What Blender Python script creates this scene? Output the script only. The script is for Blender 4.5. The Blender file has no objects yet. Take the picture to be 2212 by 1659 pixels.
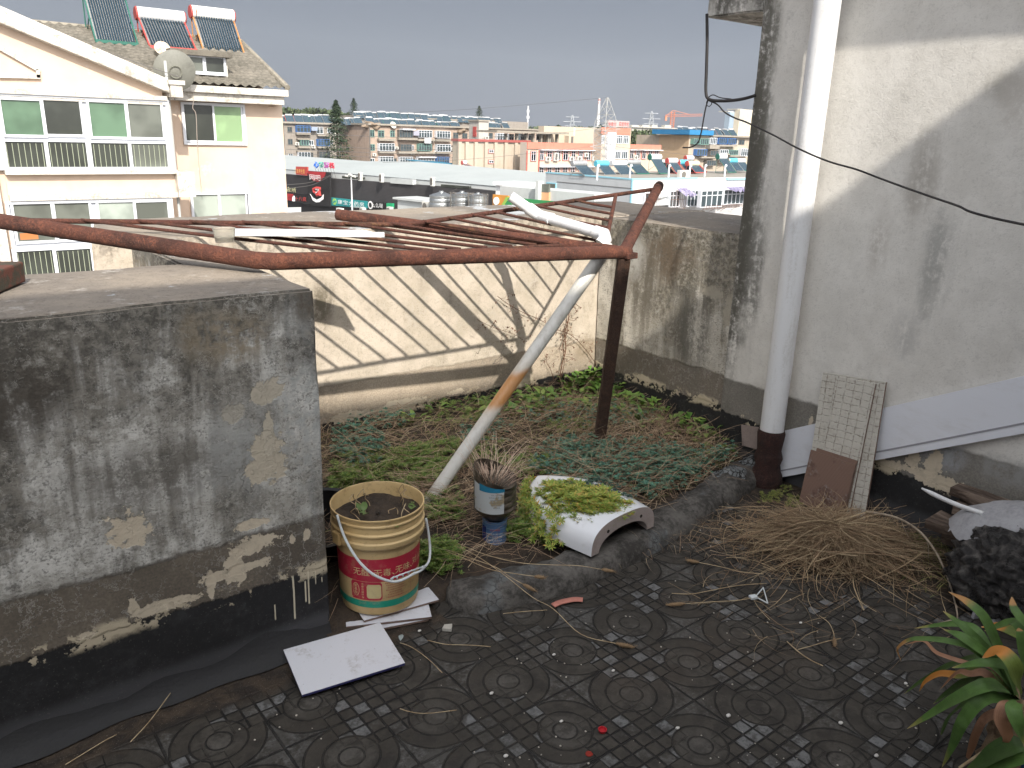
import bpy, bmesh, math, random
from mathutils import Vector, Matrix, Euler, noise as mn
random.seed(7)
PI=math.pi; rad=math.radians
# ------------------------------------------------------------------ camera, light, exposure
sc=bpy.context.scene
CAM_H=1.511; FPX=1729.0; PITCH=rad(17.21); ROLL=rad(1.55); YAW=rad(38.22)
fw=Vector((math.sin(YAW)*math.cos(PITCH),math.cos(YAW)*math.cos(PITCH),-math.sin(PITCH)))
r0=Vector((math.cos(YAW),-math.sin(YAW),0)); u0_=r0.cross(fw)
rt=r0*math.cos(ROLL)+u0_*math.sin(ROLL); up=-r0*math.sin(ROLL)+u0_*math.cos(ROLL)
CP=Vector((0,0,CAM_H))
cd=bpy.data.cameras.new('camera'); cam=bpy.data.objects.new('camera',cd); sc.collection.objects.link(cam)
M=Matrix((rt,up,-fw)).transposed().to_4x4(); M.translation=CP; cam.matrix_world=M
cd.sensor_width=36; cd.lens=36*FPX/2212; cd.clip_start=.05; cd.clip_end=9000
sc.camera=cam
SUN=Vector((0.232,0.766,-0.6)).normalized()      # direction the light travels
sl=bpy.data.lights.new('sun','SUN'); sl.energy=4.4; sl.angle=rad(.7); sl.color=(1,.93,.82)
so=bpy.data.objects.new('sun',sl); sc.collection.objects.link(so); so.rotation_euler=SUN.to_track_quat('-Z','Y').to_euler()
w=bpy.data.worlds.new('World'); sc.world=w; w.use_nodes=True; nt=w.node_tree
HZ1=12; HZ2=15.0
sky=nt.nodes.new('ShaderNodeTexSky'); sky.sky_type='NISHITA'; sky.sun_disc=False
sky.sun_elevation=math.asin(-SUN.z); sky.sun_rotation=math.atan2(-SUN.x,-SUN.y)
sky.dust_density=.8; sky.air_density=1.6; sky.ozone_density=1.2; sky.altitude=20
def wn_(op,a,b):
    n=nt.nodes.new('ShaderNodeMath'); n.operation=op
    for i,x in enumerate((a,b)):
        if isinstance(x,(int,float)): n.inputs[i].default_value=x
        else: nt.links.new(x,n.inputs[i])
    return n.outputs[0]
tc=nt.nodes.new('ShaderNodeTexCoord'); dp=nt.nodes.new('ShaderNodeVectorMath'); dp.operation='DOT_PRODUCT'
nt.links.new(tc.outputs['Generated'],dp.inputs[0]); dp.inputs[1].default_value=tuple(-SUN)
d0=wn_('MAXIMUM',dp.outputs['Value'],0.0)
glow=wn_('ADD',wn_('ADD',wn_('MULTIPLY',wn_('POWER',d0,1.6),HZ1),wn_('MULTIPLY',wn_('POWER',d0,9.0),HZ2)),1.0)     # hazy air is brightest round the sun, dull grey away from it
hzc=nt.nodes.new('ShaderNodeVectorMath'); hzc.operation='SCALE'; hzc.inputs[0].default_value=(1.66,1.79,2.13); nt.links.new(glow,hzc.inputs['Scale'])
warm=nt.nodes.new('ShaderNodeMix'); warm.data_type='RGBA'; nt.links.new(wn_('MINIMUM',wn_('MULTIPLY',d0,2.2),1.0),warm.inputs[0]); warm.inputs[6].default_value=(1.32,1.52,1.96,1); warm.inputs[7].default_value=(1.42,1.42,1.44,1); nt.links.new(warm.outputs[2],hzc.inputs[0])
hz=nt.nodes.new('ShaderNodeMix'); hz.data_type='RGBA'; hz.inputs[0].default_value=.97
nt.links.new(sky.outputs[0],hz.inputs[6]); nt.links.new(hzc.outputs[0],hz.inputs[7])
bg=nt.nodes['Background']; nt.links.new(hz.outputs[2],bg.inputs[0]); bg.inputs[1].default_value=.10
sc.view_settings.view_transform='Standard'; sc.view_settings.look='None'; sc.view_settings.exposure=.52; sc.view_settings.gamma=1

# ------------------------------------------------------------------ where a sight line meets a real plane
def ray(u,v): return fw+rt*((u-1106)/FPX)-up*((v-829.5)/FPX)
def Z3(u,v,z=0): d=ray(u,v); return CP+d*((z-CAM_H)/d.z)
def Y3(u,v,y): d=ray(u,v); return CP+d*(y/d.y)
def X3(u,v,x): d=ray(u,v); return CP+d*(x/d.x)
def H3(u,v,h): d=ray(u,v); return CP+d*(h/math.hypot(d.x,d.y))

# ------------------------------------------------------------------ mesh helpers
COL=sc.collection
def tag(o,label=None,cat=None,group=None,kind=None):
    if label: o['label']=label
    if cat: o['category']=cat
    if group: o['group']=group
    if kind: o['kind']=kind
    return o
def empty(name,loc=(0,0,0),rz=0,label=None,cat=None,group=None):
    o=bpy.data.objects.new(name,None); COL.objects.link(o); o.location=loc; o.rotation_euler=(0,0,rz); o.empty_display_size=.1
    return tag(o,label,cat,group)
class MB:
    def __init__(s): s.v=[]; s.f=[]; s.mi=[]; s.m=0; s.uv=None
    def add(s,vs,fs):
        n=len(s.v); s.v+= [tuple(p) for p in vs]
        for f in fs: s.f.append([i+n for i in f]); s.mi.append(s.m)
        return s
    def quad(s,a,b,c,d): return s.add([a,b,c,d],[(0,1,2,3)])
    def box(s,x0,y0,z0,x1,y1,z1):
        vs=[(x,y,z) for z in (z0,z1) for y in (y0,y1) for x in (x0,x1)]
        return s.add(vs,[(0,2,3,1),(4,5,7,6),(0,1,5,4),(2,6,7,3),(0,4,6,2),(1,3,7,5)])
    def obox(s,c,ax,ay,az):     # oriented box: centre and three half vectors
        c,ax,ay,az=map(Vector,(c,ax,ay,az))
        vs=[c+ax*i+ay*j+az*k for k in (-1,1) for j in (-1,1) for i in (-1,1)]
        return s.add(vs,[(0,2,3,1),(4,5,7,6),(0,1,5,4),(2,6,7,3),(0,4,6,2),(1,3,7,5)])
    def prism(s,poly,off):      # planar polygon swept along off
        off=Vector(off); n=len(poly); vs=[Vector(p) for p in poly]+[Vector(p)+off for p in poly]
        return s.add(vs,[tuple(range(n))[::-1],tuple(range(n,2*n))]+[(i,(i+1)%n,n+(i+1)%n,n+i) for i in range(n)])
    def tube(s,pts,r,n=10,cap=True,sq=False):
        pts=[Vector(p) for p in pts]; m=len(pts)
        rs=r if isinstance(r,(list,tuple)) else [r]*m
        t0=(pts[1]-pts[0]).normalized(); a=Vector((0,0,1)) if abs(t0.z)<.9 else Vector((1,0,0))
        nx=t0.cross(a).normalized(); rings=[]
        for i,p in enumerate(pts):
            t=((pts[min(i+1,m-1)]-p).normalized()+(p-pts[max(i-1,0)]).normalized()) if 0<i<m-1 else (pts[min(i+1,m-1)]-pts[max(i-1,0)])
            t.normalize(); nx=(nx-t*nx.dot(t)).normalized(); b=t.cross(nx)
            rings.append([p+(nx*math.cos(2*PI*(k+.5*sq)/n)+b*math.sin(2*PI*(k+.5*sq)/n))*rs[i] for k in range(n)])
        vs=[q for R in rings for q in R]; fs=[]
        for i in range(m-1):
            for k in range(n): fs.append((i*n+k,i*n+(k+1)%n,(i+1)*n+(k+1)%n,(i+1)*n+k))
        if cap: fs+= [tuple(range(n))[::-1],tuple(range((m-1)*n,m*n))]
        return s.add(vs,fs)
    def lathe(s,prof,n=32,c=(0,0,0)):
        vs=[];fs=[];m=len(prof)
        for r,z in prof:
            for k in range(n): a=2*PI*k/n; vs.append((c[0]+r*math.cos(a),c[1]+r*math.sin(a),c[2]+z))
        for i in range(m-1):
            for k in range(n): fs.append((i*n+k,i*n+(k+1)%n,(i+1)*n+(k+1)%n,(i+1)*n+k))
        return s.add(vs,fs)
    def ribbon(s,pts,w,wd=None):     # flat strip
        pts=[Vector(p) for p in pts]; m=len(pts); vs=[]
        for i,p in enumerate(pts):
            t=(pts[min(i+1,m-1)]-pts[max(i-1,0)])
            if t.length<1e-9: t=Vector((0,0,1))
            sd=wd if wd is not None else Vector((-t.y,t.x,0))
            if sd.length<1e-6: sd=Vector((1,0,0))
            sd=sd.normalized(); ww=w[i] if isinstance(w,(list,tuple)) else w
            vs+=[p-sd*ww/2,p+sd*ww/2]
        return s.add(vs,[(2*i,2*i+1,2*i+3,2*i+2) for i in range(m-1)])
    def ico(s,c,r,sub=1,sc_=(1,1,1),nz=0):
        bm=bmesh.new(); bmesh.ops.create_icosphere(bm,subdivisions=sub,radius=1)
        off=Vector((random.random()*9,random.random()*9,0)); vs=[]
        for v in bm.verts:
            k=1+nz*mn.noise(v.co*1.7+off) if nz else 1
            vs.append((c[0]+v.co.x*r*sc_[0]*k,c[1]+v.co.y*r*sc_[1]*k,c[2]+v.co.z*r*sc_[2]*k))
        fs=[[v.index for v in f.verts] for f in bm.faces]; bm.free()
        return s.add(vs,fs)
    def build(s,name,mat,parent=None,smooth=False,bevel=0,sub=0):
        me=bpy.data.meshes.new(name); me.from_pydata(s.v,[],s.f)
        for m_ in (mat if isinstance(mat,(list,tuple)) else [mat]): me.materials.append(m_)
        if any(s.mi): me.polygons.foreach_set('material_index',s.mi)
        if smooth:
            me.polygons.foreach_set('use_smooth',[True]*len(me.polygons))
            if smooth!=True: me.set_sharp_from_angle(angle=rad(smooth))
        me.update()
        o=bpy.data.objects.new(name,me); COL.objects.link(o)
        if parent: o.parent=parent
        if bevel:
            b=o.modifiers.new('bevel','BEVEL'); b.width=bevel; b.segments=2; b.limit_method='ANGLE'
        if sub: b=o.modifiers.new('sub','SUBSURF'); b.levels=b.render_levels=sub
        return o
def kids(o): return [c for c in bpy.data.objects if c.parent is o]
_ch={}
def copy_tree(o,parent=None,**kw):
    c=o.copy(); COL.objects.link(c)
    if parent is not None: c.parent=parent
    if id(o) not in _ch: _ch[id(o)]=kids(o)
    for k in list(_ch[id(o)]): copy_tree(k,c)
    return c

# ------------------------------------------------------------------ material expression helper
class S:
    def __init__(s,T,k): s.T=T; s.k=k
    def __add__(s,o): return s.T.m('ADD',s,o)
    __radd__=__add__
    def __sub__(s,o): return s.T.m('SUBTRACT',s,o)
    def __rsub__(s,o): return s.T.m('SUBTRACT',o,s)
    def __mul__(s,o): return s.T.m('MULTIPLY',s,o)
    __rmul__=__mul__
    def __truediv__(s,o): return s.T.m('DIVIDE',s,o)
    def min(s,o): return s.T.m('MINIMUM',s,o)
    def max(s,o): return s.T.m('MAXIMUM',s,o)
    def gt(s,o): return s.T.m('GREATER_THAN',s,o)
    def lt(s,o): return s.T.m('LESS_THAN',s,o)
    def fl(s): return s.T.m('FLOOR',s,0)
    def fr(s): return s.T.m('FRACT',s,0)
    def ab(s): return s.T.m('ABSOLUTE',s,0)
    def sin(s): return s.T.m('SINE',s,0)
    def sqrt(s): return s.T.m('SQRT',s,0)
    def mod(s,o): return s.T.m('FLOORED_MODULO',s,o)
    def ss(s,a,b):      # smoothstep
        n=s.T.n('ShaderNodeMapRange'); n.interpolation_type='SMOOTHSTEP'; s.T.put(n.inputs[0],s)
        rev=a>b
        n.inputs[1].default_value=min(a,b); n.inputs[2].default_value=max(a,b)
        n.inputs[3].default_value=1 if rev else 0; n.inputs[4].default_value=0 if rev else 1
        return S(s.T,n.outputs[0])
class T_:
    def __init__(s,mat): s.nt=mat.node_tree; s._o=None
    def n(s,t): return s.nt.nodes.new(t)
    def put(s,inp,v):
        if isinstance(v,S): s.nt.links.new(v.k,inp)
        elif v is not None:
            if isinstance(v,(tuple,list)) and len(v)==3 and inp.type=='RGBA': v=(*v,1)
            inp.default_value=v
    def m(s,op,a,b,c=None):
        n=s.n('ShaderNodeMath'); n.operation=op; s.put(n.inputs[0],a); s.put(n.inputs[1],b)
        return S(s,n.outputs[0])
    def obj(s):
        if not s._o: s._o=s.n('ShaderNodeTexCoord')
        return S(s,s._o.outputs['Object'])
    def attr(s,nm,out='Color'):
        n=s.n('ShaderNodeAttribute'); n.attribute_name=nm; return S(s,n.outputs[out])
    def rnd(s): n=s.n('ShaderNodeObjectInfo'); return S(s,n.outputs['Random'])
    def isl(s): n=s.n('ShaderNodeNewGeometry'); return S(s,n.outputs['Random Per Island'])
    def nrm(s): n=s.n('ShaderNodeNewGeometry'); return S(s,n.outputs['Normal'])
    def sep(s,v):
        n=s.n('ShaderNodeSeparateXYZ'); s.put(n.inputs[0],v); return [S(s,n.outputs[i]) for i in range(3)]
    def vec(s,x,y,z):
        n=s.n('ShaderNodeCombineXYZ'); s.put(n.inputs[0],x); s.put(n.inputs[1],y); s.put(n.inputs[2],z); return S(s,n.outputs[0])
    def sc(s,v,k):
        n=s.n('ShaderNodeVectorMath'); n.operation='MULTIPLY'; s.put(n.inputs[0],v); n.inputs[1].default_value=k if isinstance(k,(tuple,list)) else (k,k,k); return S(s,n.outputs[0])
    def noise(s,v,scale,det=4,rough=.55,dist=0,col=False):
        n=s.n('ShaderNodeTexNoise'); s.put(n.inputs['Vector'],v); n.inputs['Scale'].default_value=scale
        n.inputs['Detail'].default_value=det; n.inputs['Roughness'].default_value=rough; n.inputs['Distortion'].default_value=dist
        return S(s,n.outputs['Color' if col else 'Fac'])
    def vor(s,v,scale,feat='F1',out='Distance',rnd=1):
        n=s.n('ShaderNodeTexVoronoi'); n.feature=feat; s.put(n.inputs['Vector'],v); n.inputs['Scale'].default_value=scale; n.inputs['Randomness'].default_value=rnd
        return S(s,n.outputs[out])
    def mix(s,f,a,b,mode='MIX'):
        n=s.n('ShaderNodeMix'); n.data_type='RGBA'; n.blend_type=mode; s.put(n.inputs[0],f); s.put(n.inputs[6],a); s.put(n.inputs[7],b); return S(s,n.outputs[2])
    def ramp(s,f,stops):
        n=s.n('ShaderNodeValToRGB'); s.put(n.inputs[0],f); e=n.color_ramp.elements
        while len(e)<len(stops): e.new(.5)
        for i,(p,c) in enumerate(stops): e[i].position=p; e[i].color=(*c,1)
        return S(s,n.outputs[0])
    def bump(s,h,st=.5,d=.01,nrm=None):
        n=s.n('ShaderNodeBump'); n.inputs['Strength'].default_value=st; n.inputs['Distance'].default_value=d; s.put(n.inputs['Height'],h); 
        if nrm is not None: s.put(n.inputs['Normal'],nrm)
        return S(s,n.outputs[0])
    def blob(s,u,v,cu,cv,ru,rv,nz=0,e=.12):
        du=(u-cu)/ru; dv=(v-cv)/rv
        return ((du*du+dv*dv).sqrt()+nz).ss(1+e,1-e)
def mat(name,fn=None,col=None,rough=.8,metal=0,**kw):
    m=bpy.data.materials.new(name); m.use_nodes=True; T=T_(m); b=m.node_tree.nodes['Principled BSDF']
    b.inputs['Roughness'].default_value=rough; b.inputs['Metallic'].default_value=metal
    for k,v in kw.items(): b.inputs[k.replace('_',' ')].default_value=v
    if col is not None: b.inputs[0].default_value=(*col,1)
    if fn:
        r=fn(T)
        if isinstance(r,S): r={'c':r}
        T.put(b.inputs[0],r['c'])
        if 'n' in r: T.put(b.inputs['Normal'],r['n'])
        if 'r' in r: T.put(b.inputs['Roughness'],r['r'])
        if 'm' in r: T.put(b.inputs['Metallic'],r['m'])
        if 'a' in r: T.put(b.inputs['Alpha'],r['a'])
    return m
def mot(c,amt=.25,scale=8,bump=.3,c2=None,f=.5,sz=1):      # mottled surface: one colour with grain and dirt
    c2=c2 or tuple(x*.45 for x in c)
    def g(T):
        o=T.obj(); a=T.noise(o,scale,6,.65); b=T.noise(o,scale*9,3,.6)
        k=(a*.8+b*.35).ss(f-.02,f+.35)*amt*2
        return dict(c=T.mix(k.min(1.0),c,c2),n=T.bump(a*.6+b*.5,bump,.01*sz))
    return g
# ------------------------------------------------------------------ terrace materials
def plaster(ax,light,dark,warm,grime=.5,top=1.1,dado=None,band=None,patches=(),drips=(),stains=(),chips=True,dadocol=(.19,.16,.125),topgrime=.35,cracks=True,fl=1.0,rel=1.0,paint=None):
    def g(T):
        o=T.obj(); X,Y,Z=T.sep(o); u=X if ax=='x' else Y
        nxyz=T.sep(T.nrm()); flat=nxyz[2].gt(.6)
        st=T.sc(o,(5.5,5.5,.6))                                  # stretched down the wall: rain streaks
        n1=T.noise(o,1.7,6,.6); n2=T.noise(o,7,7,.68); n3=T.noise(o,38,4,.7); n4=T.noise(o,150,2,.6); sk=T.noise(st,2.2,6,.62,.3)
        c=T.mix(n2.ss(.36,.62),light,warm)
        gr=(n1*.55+sk*1.0+n2*.78+n3*.38)                            # ~1.3 mean
        gtop=(Z-(top-topgrime))/topgrime
        gg=(gr+gtop.max(0.0)*.28).ss(1.52-grime*.45,1.78-grime*.45)
        c=T.mix(gg*.92,c,T.mix(n3.ss(.42,.6),dark,tuple(k*2.1 for k in dark)))
        c=T.mix((n3*.6+n2*.5).ss(.60,.74)*.6*fl,c,(.46,.455,.43))      # lime bloom flecks
        c=T.mix((n4*.5+n3*.5).ss(.50,.36)*.6*fl,c,tuple(k*.55 for k in dark))
        ew=T.noise(o,9,5,.65)-.5; h=n2*.5+n3*.35+n4*.15
        if dado:
            dm=(Z+ew*.045).ss(dado+.008,dado-.008)
            dc=T.mix(n1.ss(.4,.65),dadocol,tuple(k*.62 for k in dadocol)); dc=T.mix((n3*.5+sk*.6).ss(.6,.75)*.4,dc,tuple(k*1.5 for k in dadocol)); dc=T.mix(n4.ss(.4,.6)*.25,dc,(.03,.028,.025))
            c=T.mix(dm,c,dc); h=h*(1.0-dm*.55)-dm*.25
        cr=(T.noise(o,15,5,.7)-.5).ab().ss(.02,.0)*n2.ss(.4,.55)*fl; c=T.mix(cr*.5,c,(.50,.48,.44)); c=T.mix((T.noise(T.sc(o,(1,1,2.4)),55,4,.75)).ss(.56,.66)*.55*fl,c,tuple(k*.7 for k in dark)); h=h+cr*.3
        for (pu,pz,ru,rz,col) in stains:
            c=T.mix(T.blob(u,Z,pu,pz,ru,rz,(n2-.5)*2.4+(n3-.5)*1.6,.55)*(sk*.6+n3*.6).ss(.46,.68)*.85,c,col)
        if cracks:
            v=T.vor(o,2.1,'DISTANCE_TO_EDGE'); v=T.vor(T.vecadd(o,T.sc(T.noise(o,6,4,.6,col=True),.12)),2.4,'DISTANCE_TO_EDGE')
            ck=v.ss(.0028,.0008)*n1.ss(.56,.62); c=T.mix(ck*.7,c,(.045,.042,.04)); h=h-ck*.5
        if band:
            zz=Z+ew*.05+(n3-.5)*.02
            if chips:
                cm=zz.ss(band-.035,band-.015)*zz.ss(band+.035,band+.012)*(T.noise(o,5,5,.6)+(n3-.5)*.5).ss(.50,.53)
            bm_=zz.ss(band+.004,band-.004)
            bc=T.mix((n2*.6+n3*.5).ss(.5,.75),(.012,.012,.013),(.035,.035,.037)); bc=T.mix(Z.ss(.115,.07),bc,(.055,.055,.06)); bc=T.mix(n4.ss(.62,.72)*.3,bc,(.15,.14,.13))
            c=T.mix(bm_,c,bc); h=h*(1.0-bm_*.6)-bm_*.35
            if chips: c=T.mix(cm,c,(.52,.45,.33)); h=h+cm*.3
        for p in patches:
            pu,pz,ru,rz=p[:4]; col=p[4] if len(p)>4 else (.60,.52,.40)
            pm=T.blob(u,Z,pu,pz,ru,rz,ew*3.2+(n3-.5)*1.9+(n4-.5)*.5,.06); c=T.mix(pm*.93,c,T.mix(n3.ss(.45,.7)*.35,col,tuple(k*.5 for k in col))); h=h-pm*.5
        for (du,z0,z1,wd) in drips:
            dm=((u+(n2-.5)*.006-du).ab()).ss(wd,wd*.55)*Z.ss(z0-.004,z0+.003)*Z.ss(z1+.004,z1-.003); c=T.mix(dm,c,(.62,.56,.42)); h=h+dm*.3
        # flat tops carry dust and dried moss
        tc=T.mix(n1.ss(.35,.62),(.30,.255,.205),(.20,.175,.15)); tc=T.mix((n2*.6+n3*.5).ss(.60,.72)*.6,tc,(.47,.45,.42)); tc=T.mix((n3*.5+n4*.5).ss(.5,.38)*.4,tc,(.09,.075,.06)); tc=T.mix((T.noise(o,3.3,3,.5)+(n3-.5)*.3).ss(.645,.665)*.8,tc,(.46,.49,.52))
        c=T.mix(flat,c,tc)
        r=dict(c=c,n=T.bump(h,.55*rel,.012))
        return r
    return g
def vecadd(T,a,b):
    n=T.n('ShaderNodeVectorMath'); n.operation='ADD'; T.put(n.inputs[0],a); T.put(n.inputs[1],b); return S(T,n.outputs[0])
T_.vecadd=vecadd
TAN=(.58,.50,.38)
m_N=mat('weathered_grey_plaster',plaster('x',(.62,.61,.575),(.092,.085,.072),(.33,.315,.28),grime=.60,dado=.42,band=.255,topgrime=.30,
  patches=[(.375,.525,.045,.055),(.75,.63,.045,.06,(.52,.46,.36)),(.755,.70,.012,.05,(.50,.45,.36)),(.76,.825,.05,.03,(.50,.45,.36)),(.66,.795,.03,.025,(.42,.39,.33)),(.69,.385,.075,.028),(.63,.335,.03,.075),(.845,.37,.012,.02),(.80,.375,.01,.016),(.645,.325,.10,.016),(.45,.285,.075,.013),(.245,.265,.02,.008),(.69,.45,.06,.012),(.56,.305,.012,.05),(.36,.31,.012,.025)],
  drips=[(.795,.105,.25,.0035),(.832,.15,.22,.003),(.842,.14,.25,.003),(.735,.125,.175,.0025),(.865,.20,.24,.002),(.885,.2,.215,.002)],
  stains=[(.66,1.0,.10,.07,(.27,.22,.15)),(.05,.95,.25,.12,(.055,.045,.035)),(.5,.66,.22,.08,(.14,.13,.115)),(.72,.67,.14,.16,(.36,.365,.35)),(.84,.7,.07,.3,(.36,.375,.37)),(.88,1.06,.035,.04,(.09,.07,.05))]))
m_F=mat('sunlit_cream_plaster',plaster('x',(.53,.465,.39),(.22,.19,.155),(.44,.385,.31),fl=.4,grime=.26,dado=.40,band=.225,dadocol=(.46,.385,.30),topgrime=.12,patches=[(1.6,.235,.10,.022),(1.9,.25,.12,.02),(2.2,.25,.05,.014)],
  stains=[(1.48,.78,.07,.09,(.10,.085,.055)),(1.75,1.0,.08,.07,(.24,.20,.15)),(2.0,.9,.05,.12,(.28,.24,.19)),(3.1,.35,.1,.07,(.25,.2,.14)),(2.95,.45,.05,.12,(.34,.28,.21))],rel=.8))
m_R=mat('mouldy_grey_plaster',plaster('y',(.60,.57,.51),(.12,.108,.085),(.44,.41,.355),cracks=False,grime=.52,dado=.412,band=.25,dadocol=(.22,.19,.155),topgrime=.45,patches=[(2.27,.405,.012,.03,(.42,.40,.36)),(2.22,.33,.03,.07,(.33,.36,.38)),(2.45,.80,.07,.03,(.36,.33,.27)),(2.34,.74,.03,.07,(.36,.33,.27)),(2.85,.265,.05,.012)],
  stains=[(2.75,.95,.16,.12,(.14,.10,.065)),(2.9,.75,.1,.2,(.13,.115,.09)),(3.0,.92,.08,.12,(.50,.49,.46)),(2.55,.6,.15,.25,(.12,.115,.10))]))
m_B=mat('pale_plaster',plaster('y',(.74,.72,.68),(.30,.29,.27),(.67,.65,.61),cracks=False,fl=.25,grime=-.10,top=4,dado=.405,band=.235,dadocol=(.235,.22,.195),topgrime=.4,rel=.55,
  patches=[(1.735,.40,.025,.014),(1.83,.33,.012,.028),(1.36,.30,.025,.045),(1.28,.33,.03,.075),(1.2,.235,.16,.018),(.92,1.86,.055,.03,(.40,.335,.26)),(1.3,.255,.2,.02)],
  stains=[(2.50,2.25,.26,.26,(.10,.10,.085)),(2.48,2.2,.2,.2,(.07,.065,.055)),(2.31,1.5,.055,1.1,(.06,.057,.048)),(2.29,1.3,.05,.9,(.10,.095,.08)),(2.27,1.7,.055,.75,(.13,.125,.105)),(2.22,.95,.05,.4,(.16,.155,.14)),(2.30,1.1,.04,.6,(.09,.085,.07)),(1.52,1.40,.055,.16,(.40,.375,.34)),(1.42,1.08,.06,.18,(.37,.365,.345)),(1.13,1.42,.03,.1,(.44,.43,.41)),(1.48,.80,.05,.09,(.50,.49,.47)),(.95,2.02,.1,.03,(.28,.26,.24)),(1.3,1.72,.08,.05,(.44,.42,.38)),(.95,.84,.12,.03,(.48,.47,.45)),(1.65,1.15,.04,.12,(.50,.47,.43)),(1.30,.40,.11,.09,(.37,.39,.42)),(1.0,.37,.12,.05,(.30,.30,.29)),(1.55,.44,.05,.025,(.25,.23,.2)),(1.13,1.68,.16,.10,(.54,.51,.47))]))
def floor_mat(T):
    o=T.obj(); X,Y,Z=T.sep(o)
    wob=T.noise(o,14,3,.6)-.5
    i=(X-1.100)/.25; j=(Y-1.660)/.25
    ci=i.fl(); cj=j.fl(); fi=i.fr()-.5; fj=j.fr()-.5
    par=(ci+cj).mod(2.0)                       # which diagonal of the tile carries the stars
    sg=1.0-par*2.0
    fx=fi*sg                                   # star corners on (+,+) and (-,-)
    ax=fi.ab(); ay=fj.ab(); r=(fi*fi+fj*fj).sqrt()+wob*.008
    star=(fx*fj).gt(0.0)
    n1=T.noise(o,3.2,6,.62); n2=T.noise(o,16,6,.65); n3=T.noise(o,90,3,.7); n4=T.noise(o,300,2,.6)
    def line(x,c,wd): return ((x-c).ab()).ss(wd,wd*.4)
    joint=ax.max(ay).ss(.482,.494)
    arcs=line(r,.13,.012).max(line(r,.29,.013)).max(line(r,.475,.014)*star)
    gx=((fi+.5)*6).fr(); gy=((fj+.5)*6).fr()
    grid=((gx-.5).ab().max((gy-.5).ab())).ss(.41,.47)
    incheck=(1.0-star)*r.ss(.29,.31)
    gfaint=grid*r.ss(.15,.17)*.35*(1.0-star)
    fade=(n1*.8+n2*.5).ss(.85,.60)*.6+.4
    groove=(joint.max(arcs*.8).max(grid*incheck).max(gfaint)*fade)
    tri=star*r.gt(.485)
    sqid=T.vec((i*6).fl(),(j*6).fl(),0.0)
    wn=T.n('ShaderNodeTexWhiteNoise'); T.put(wn.inputs['Vector'],sqid); sq=S(T,wn.outputs['Value'])
    base=T.mix(n2.ss(.35,.65),(.024,.0205,.0165),(.056,.049,.040))
    worn=(n1*.7+n2*.5)
    base=T.mix(r.ss(.135,.10)*worn.ss(.45,.7)*.7,base,(.095,.088,.08))
    base=T.mix(tri*(worn+(n3-.5)*.5).ss(.52,.78)*.85,base,(.15,.151,.150)); base=T.mix((r.ss(.285,.22)*(.5+.0))*worn.ss(.5,.7),base,(.095,.088,.078))
    base=T.mix(incheck*(1.0-grid)*(sq*.6+worn+(n3-.5)*.4).ss(.95,1.2)*.85,base,(.17,.174,.178))
    base=T.mix((n1+(n2-.5)*1.3).ss(.50,.66)*.7,base,(.024,.020,.015))
    base=T.mix((T.noise(o,26,6,.75)).ss(.50,.60)*.65,base,(.018,.015,.012))       # moss and silt
    base=T.mix((n3*.55+n2*.5).ss(.62,.72)*.35,base,(.11,.105,.095))
    base=T.mix(T.noise(o,1.2,4,.6).ss(.55,.7)*.5,base,(.055,.04,.028))
    base=T.mix(groove*.95,base,(.006,.005,.005))
    ds=(Y+(T.noise(o,4,5,.6)-.5)*.12)                                      # silt strip under the wall
    silt=(ds.ss(1.86,1.92)*X.lt(1.25)).max(((X+(T.noise(o,5,5,.6)-.5)*.25).ss(2.62,2.85))*(Y+(n2-.5)*.3).ss(.2,.6))
    silt=silt.max(((X*.6+Y+(T.noise(o,4,5,.65)-.5)*.5)).ss(1.72,1.60)*X.lt(.85)*.75*n2.ss(.4,.5))
    sc_=T.mix(n2.ss(.4,.62),(.016,.011,.008),(.046,.032,.021)); sc_=T.mix(n4.ss(.66,.70)*.8,sc_,(.35,.31,.25))
    c=T.mix(silt,base,sc_)
    c=T.mix((T.vor(o,130,'F1')).ss(.09,.05)*T.noise(o,6,2,.5).gt(.55)*.7,c,(.36,.32,.27))
    h=(1.0-groove)*(1.0-silt*.9)+n3*.16+n2*.22+silt*n2*.9+r.ss(.13,.05)*.2
    return dict(c=c,n=T.bump(h,1,.008),r=.78-n1*.15)
m_floor=mat('patterned_cement_tiles',floor_mat)
m_soil=mat('dark_soil',mot((.05,.034,.022),.6,14,.9,(.016,.011,.008),.45))
def crackle(T):
    o=T.obj(); n=T.noise(o,9,6,.65); n3=T.noise(o,60,3,.7); c=T.mix((n*.7+n3*.4).ss(.45,.68),(.032,.029,.026),(.115,.107,.098))
    v=T.vor(T.vecadd(o,T.sc(T.noise(o,20,3,.6,col=True),.03)),38,'DISTANCE_TO_EDGE').ss(.055,.02); z=T.noise(o,2.6,4,.65).ss(.54,.62)
    c=T.mix(z*.8,c,(.14,.15,.155)); c=T.mix(v*z*.8*n.ss(.35,.55),c,(.02,.019,.018))
    return dict(c=c,n=T.bump(n*.6+n3*.5-v*z*.5,.9,.012),r=.85)
m_kerb=mat('crackled_mortar',crackle)
def crackle2(T):
    o=T.obj(); n=T.noise(o,14,6,.65); v=T.vor(T.vecadd(o,T.sc(T.noise(o,20,3,.6,col=True),.02)),48,'DISTANCE_TO_EDGE').ss(.09,.03)
    c=T.mix(n.ss(.35,.65),(.10,.11,.115),(.21,.22,.225)); c=T.mix(v,c,(.02,.019,.018)); return dict(c=c,n=T.bump(n*.3-v,1,.01),r=.85)
m_lump=mat('cracked_lump',crackle2)

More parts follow.
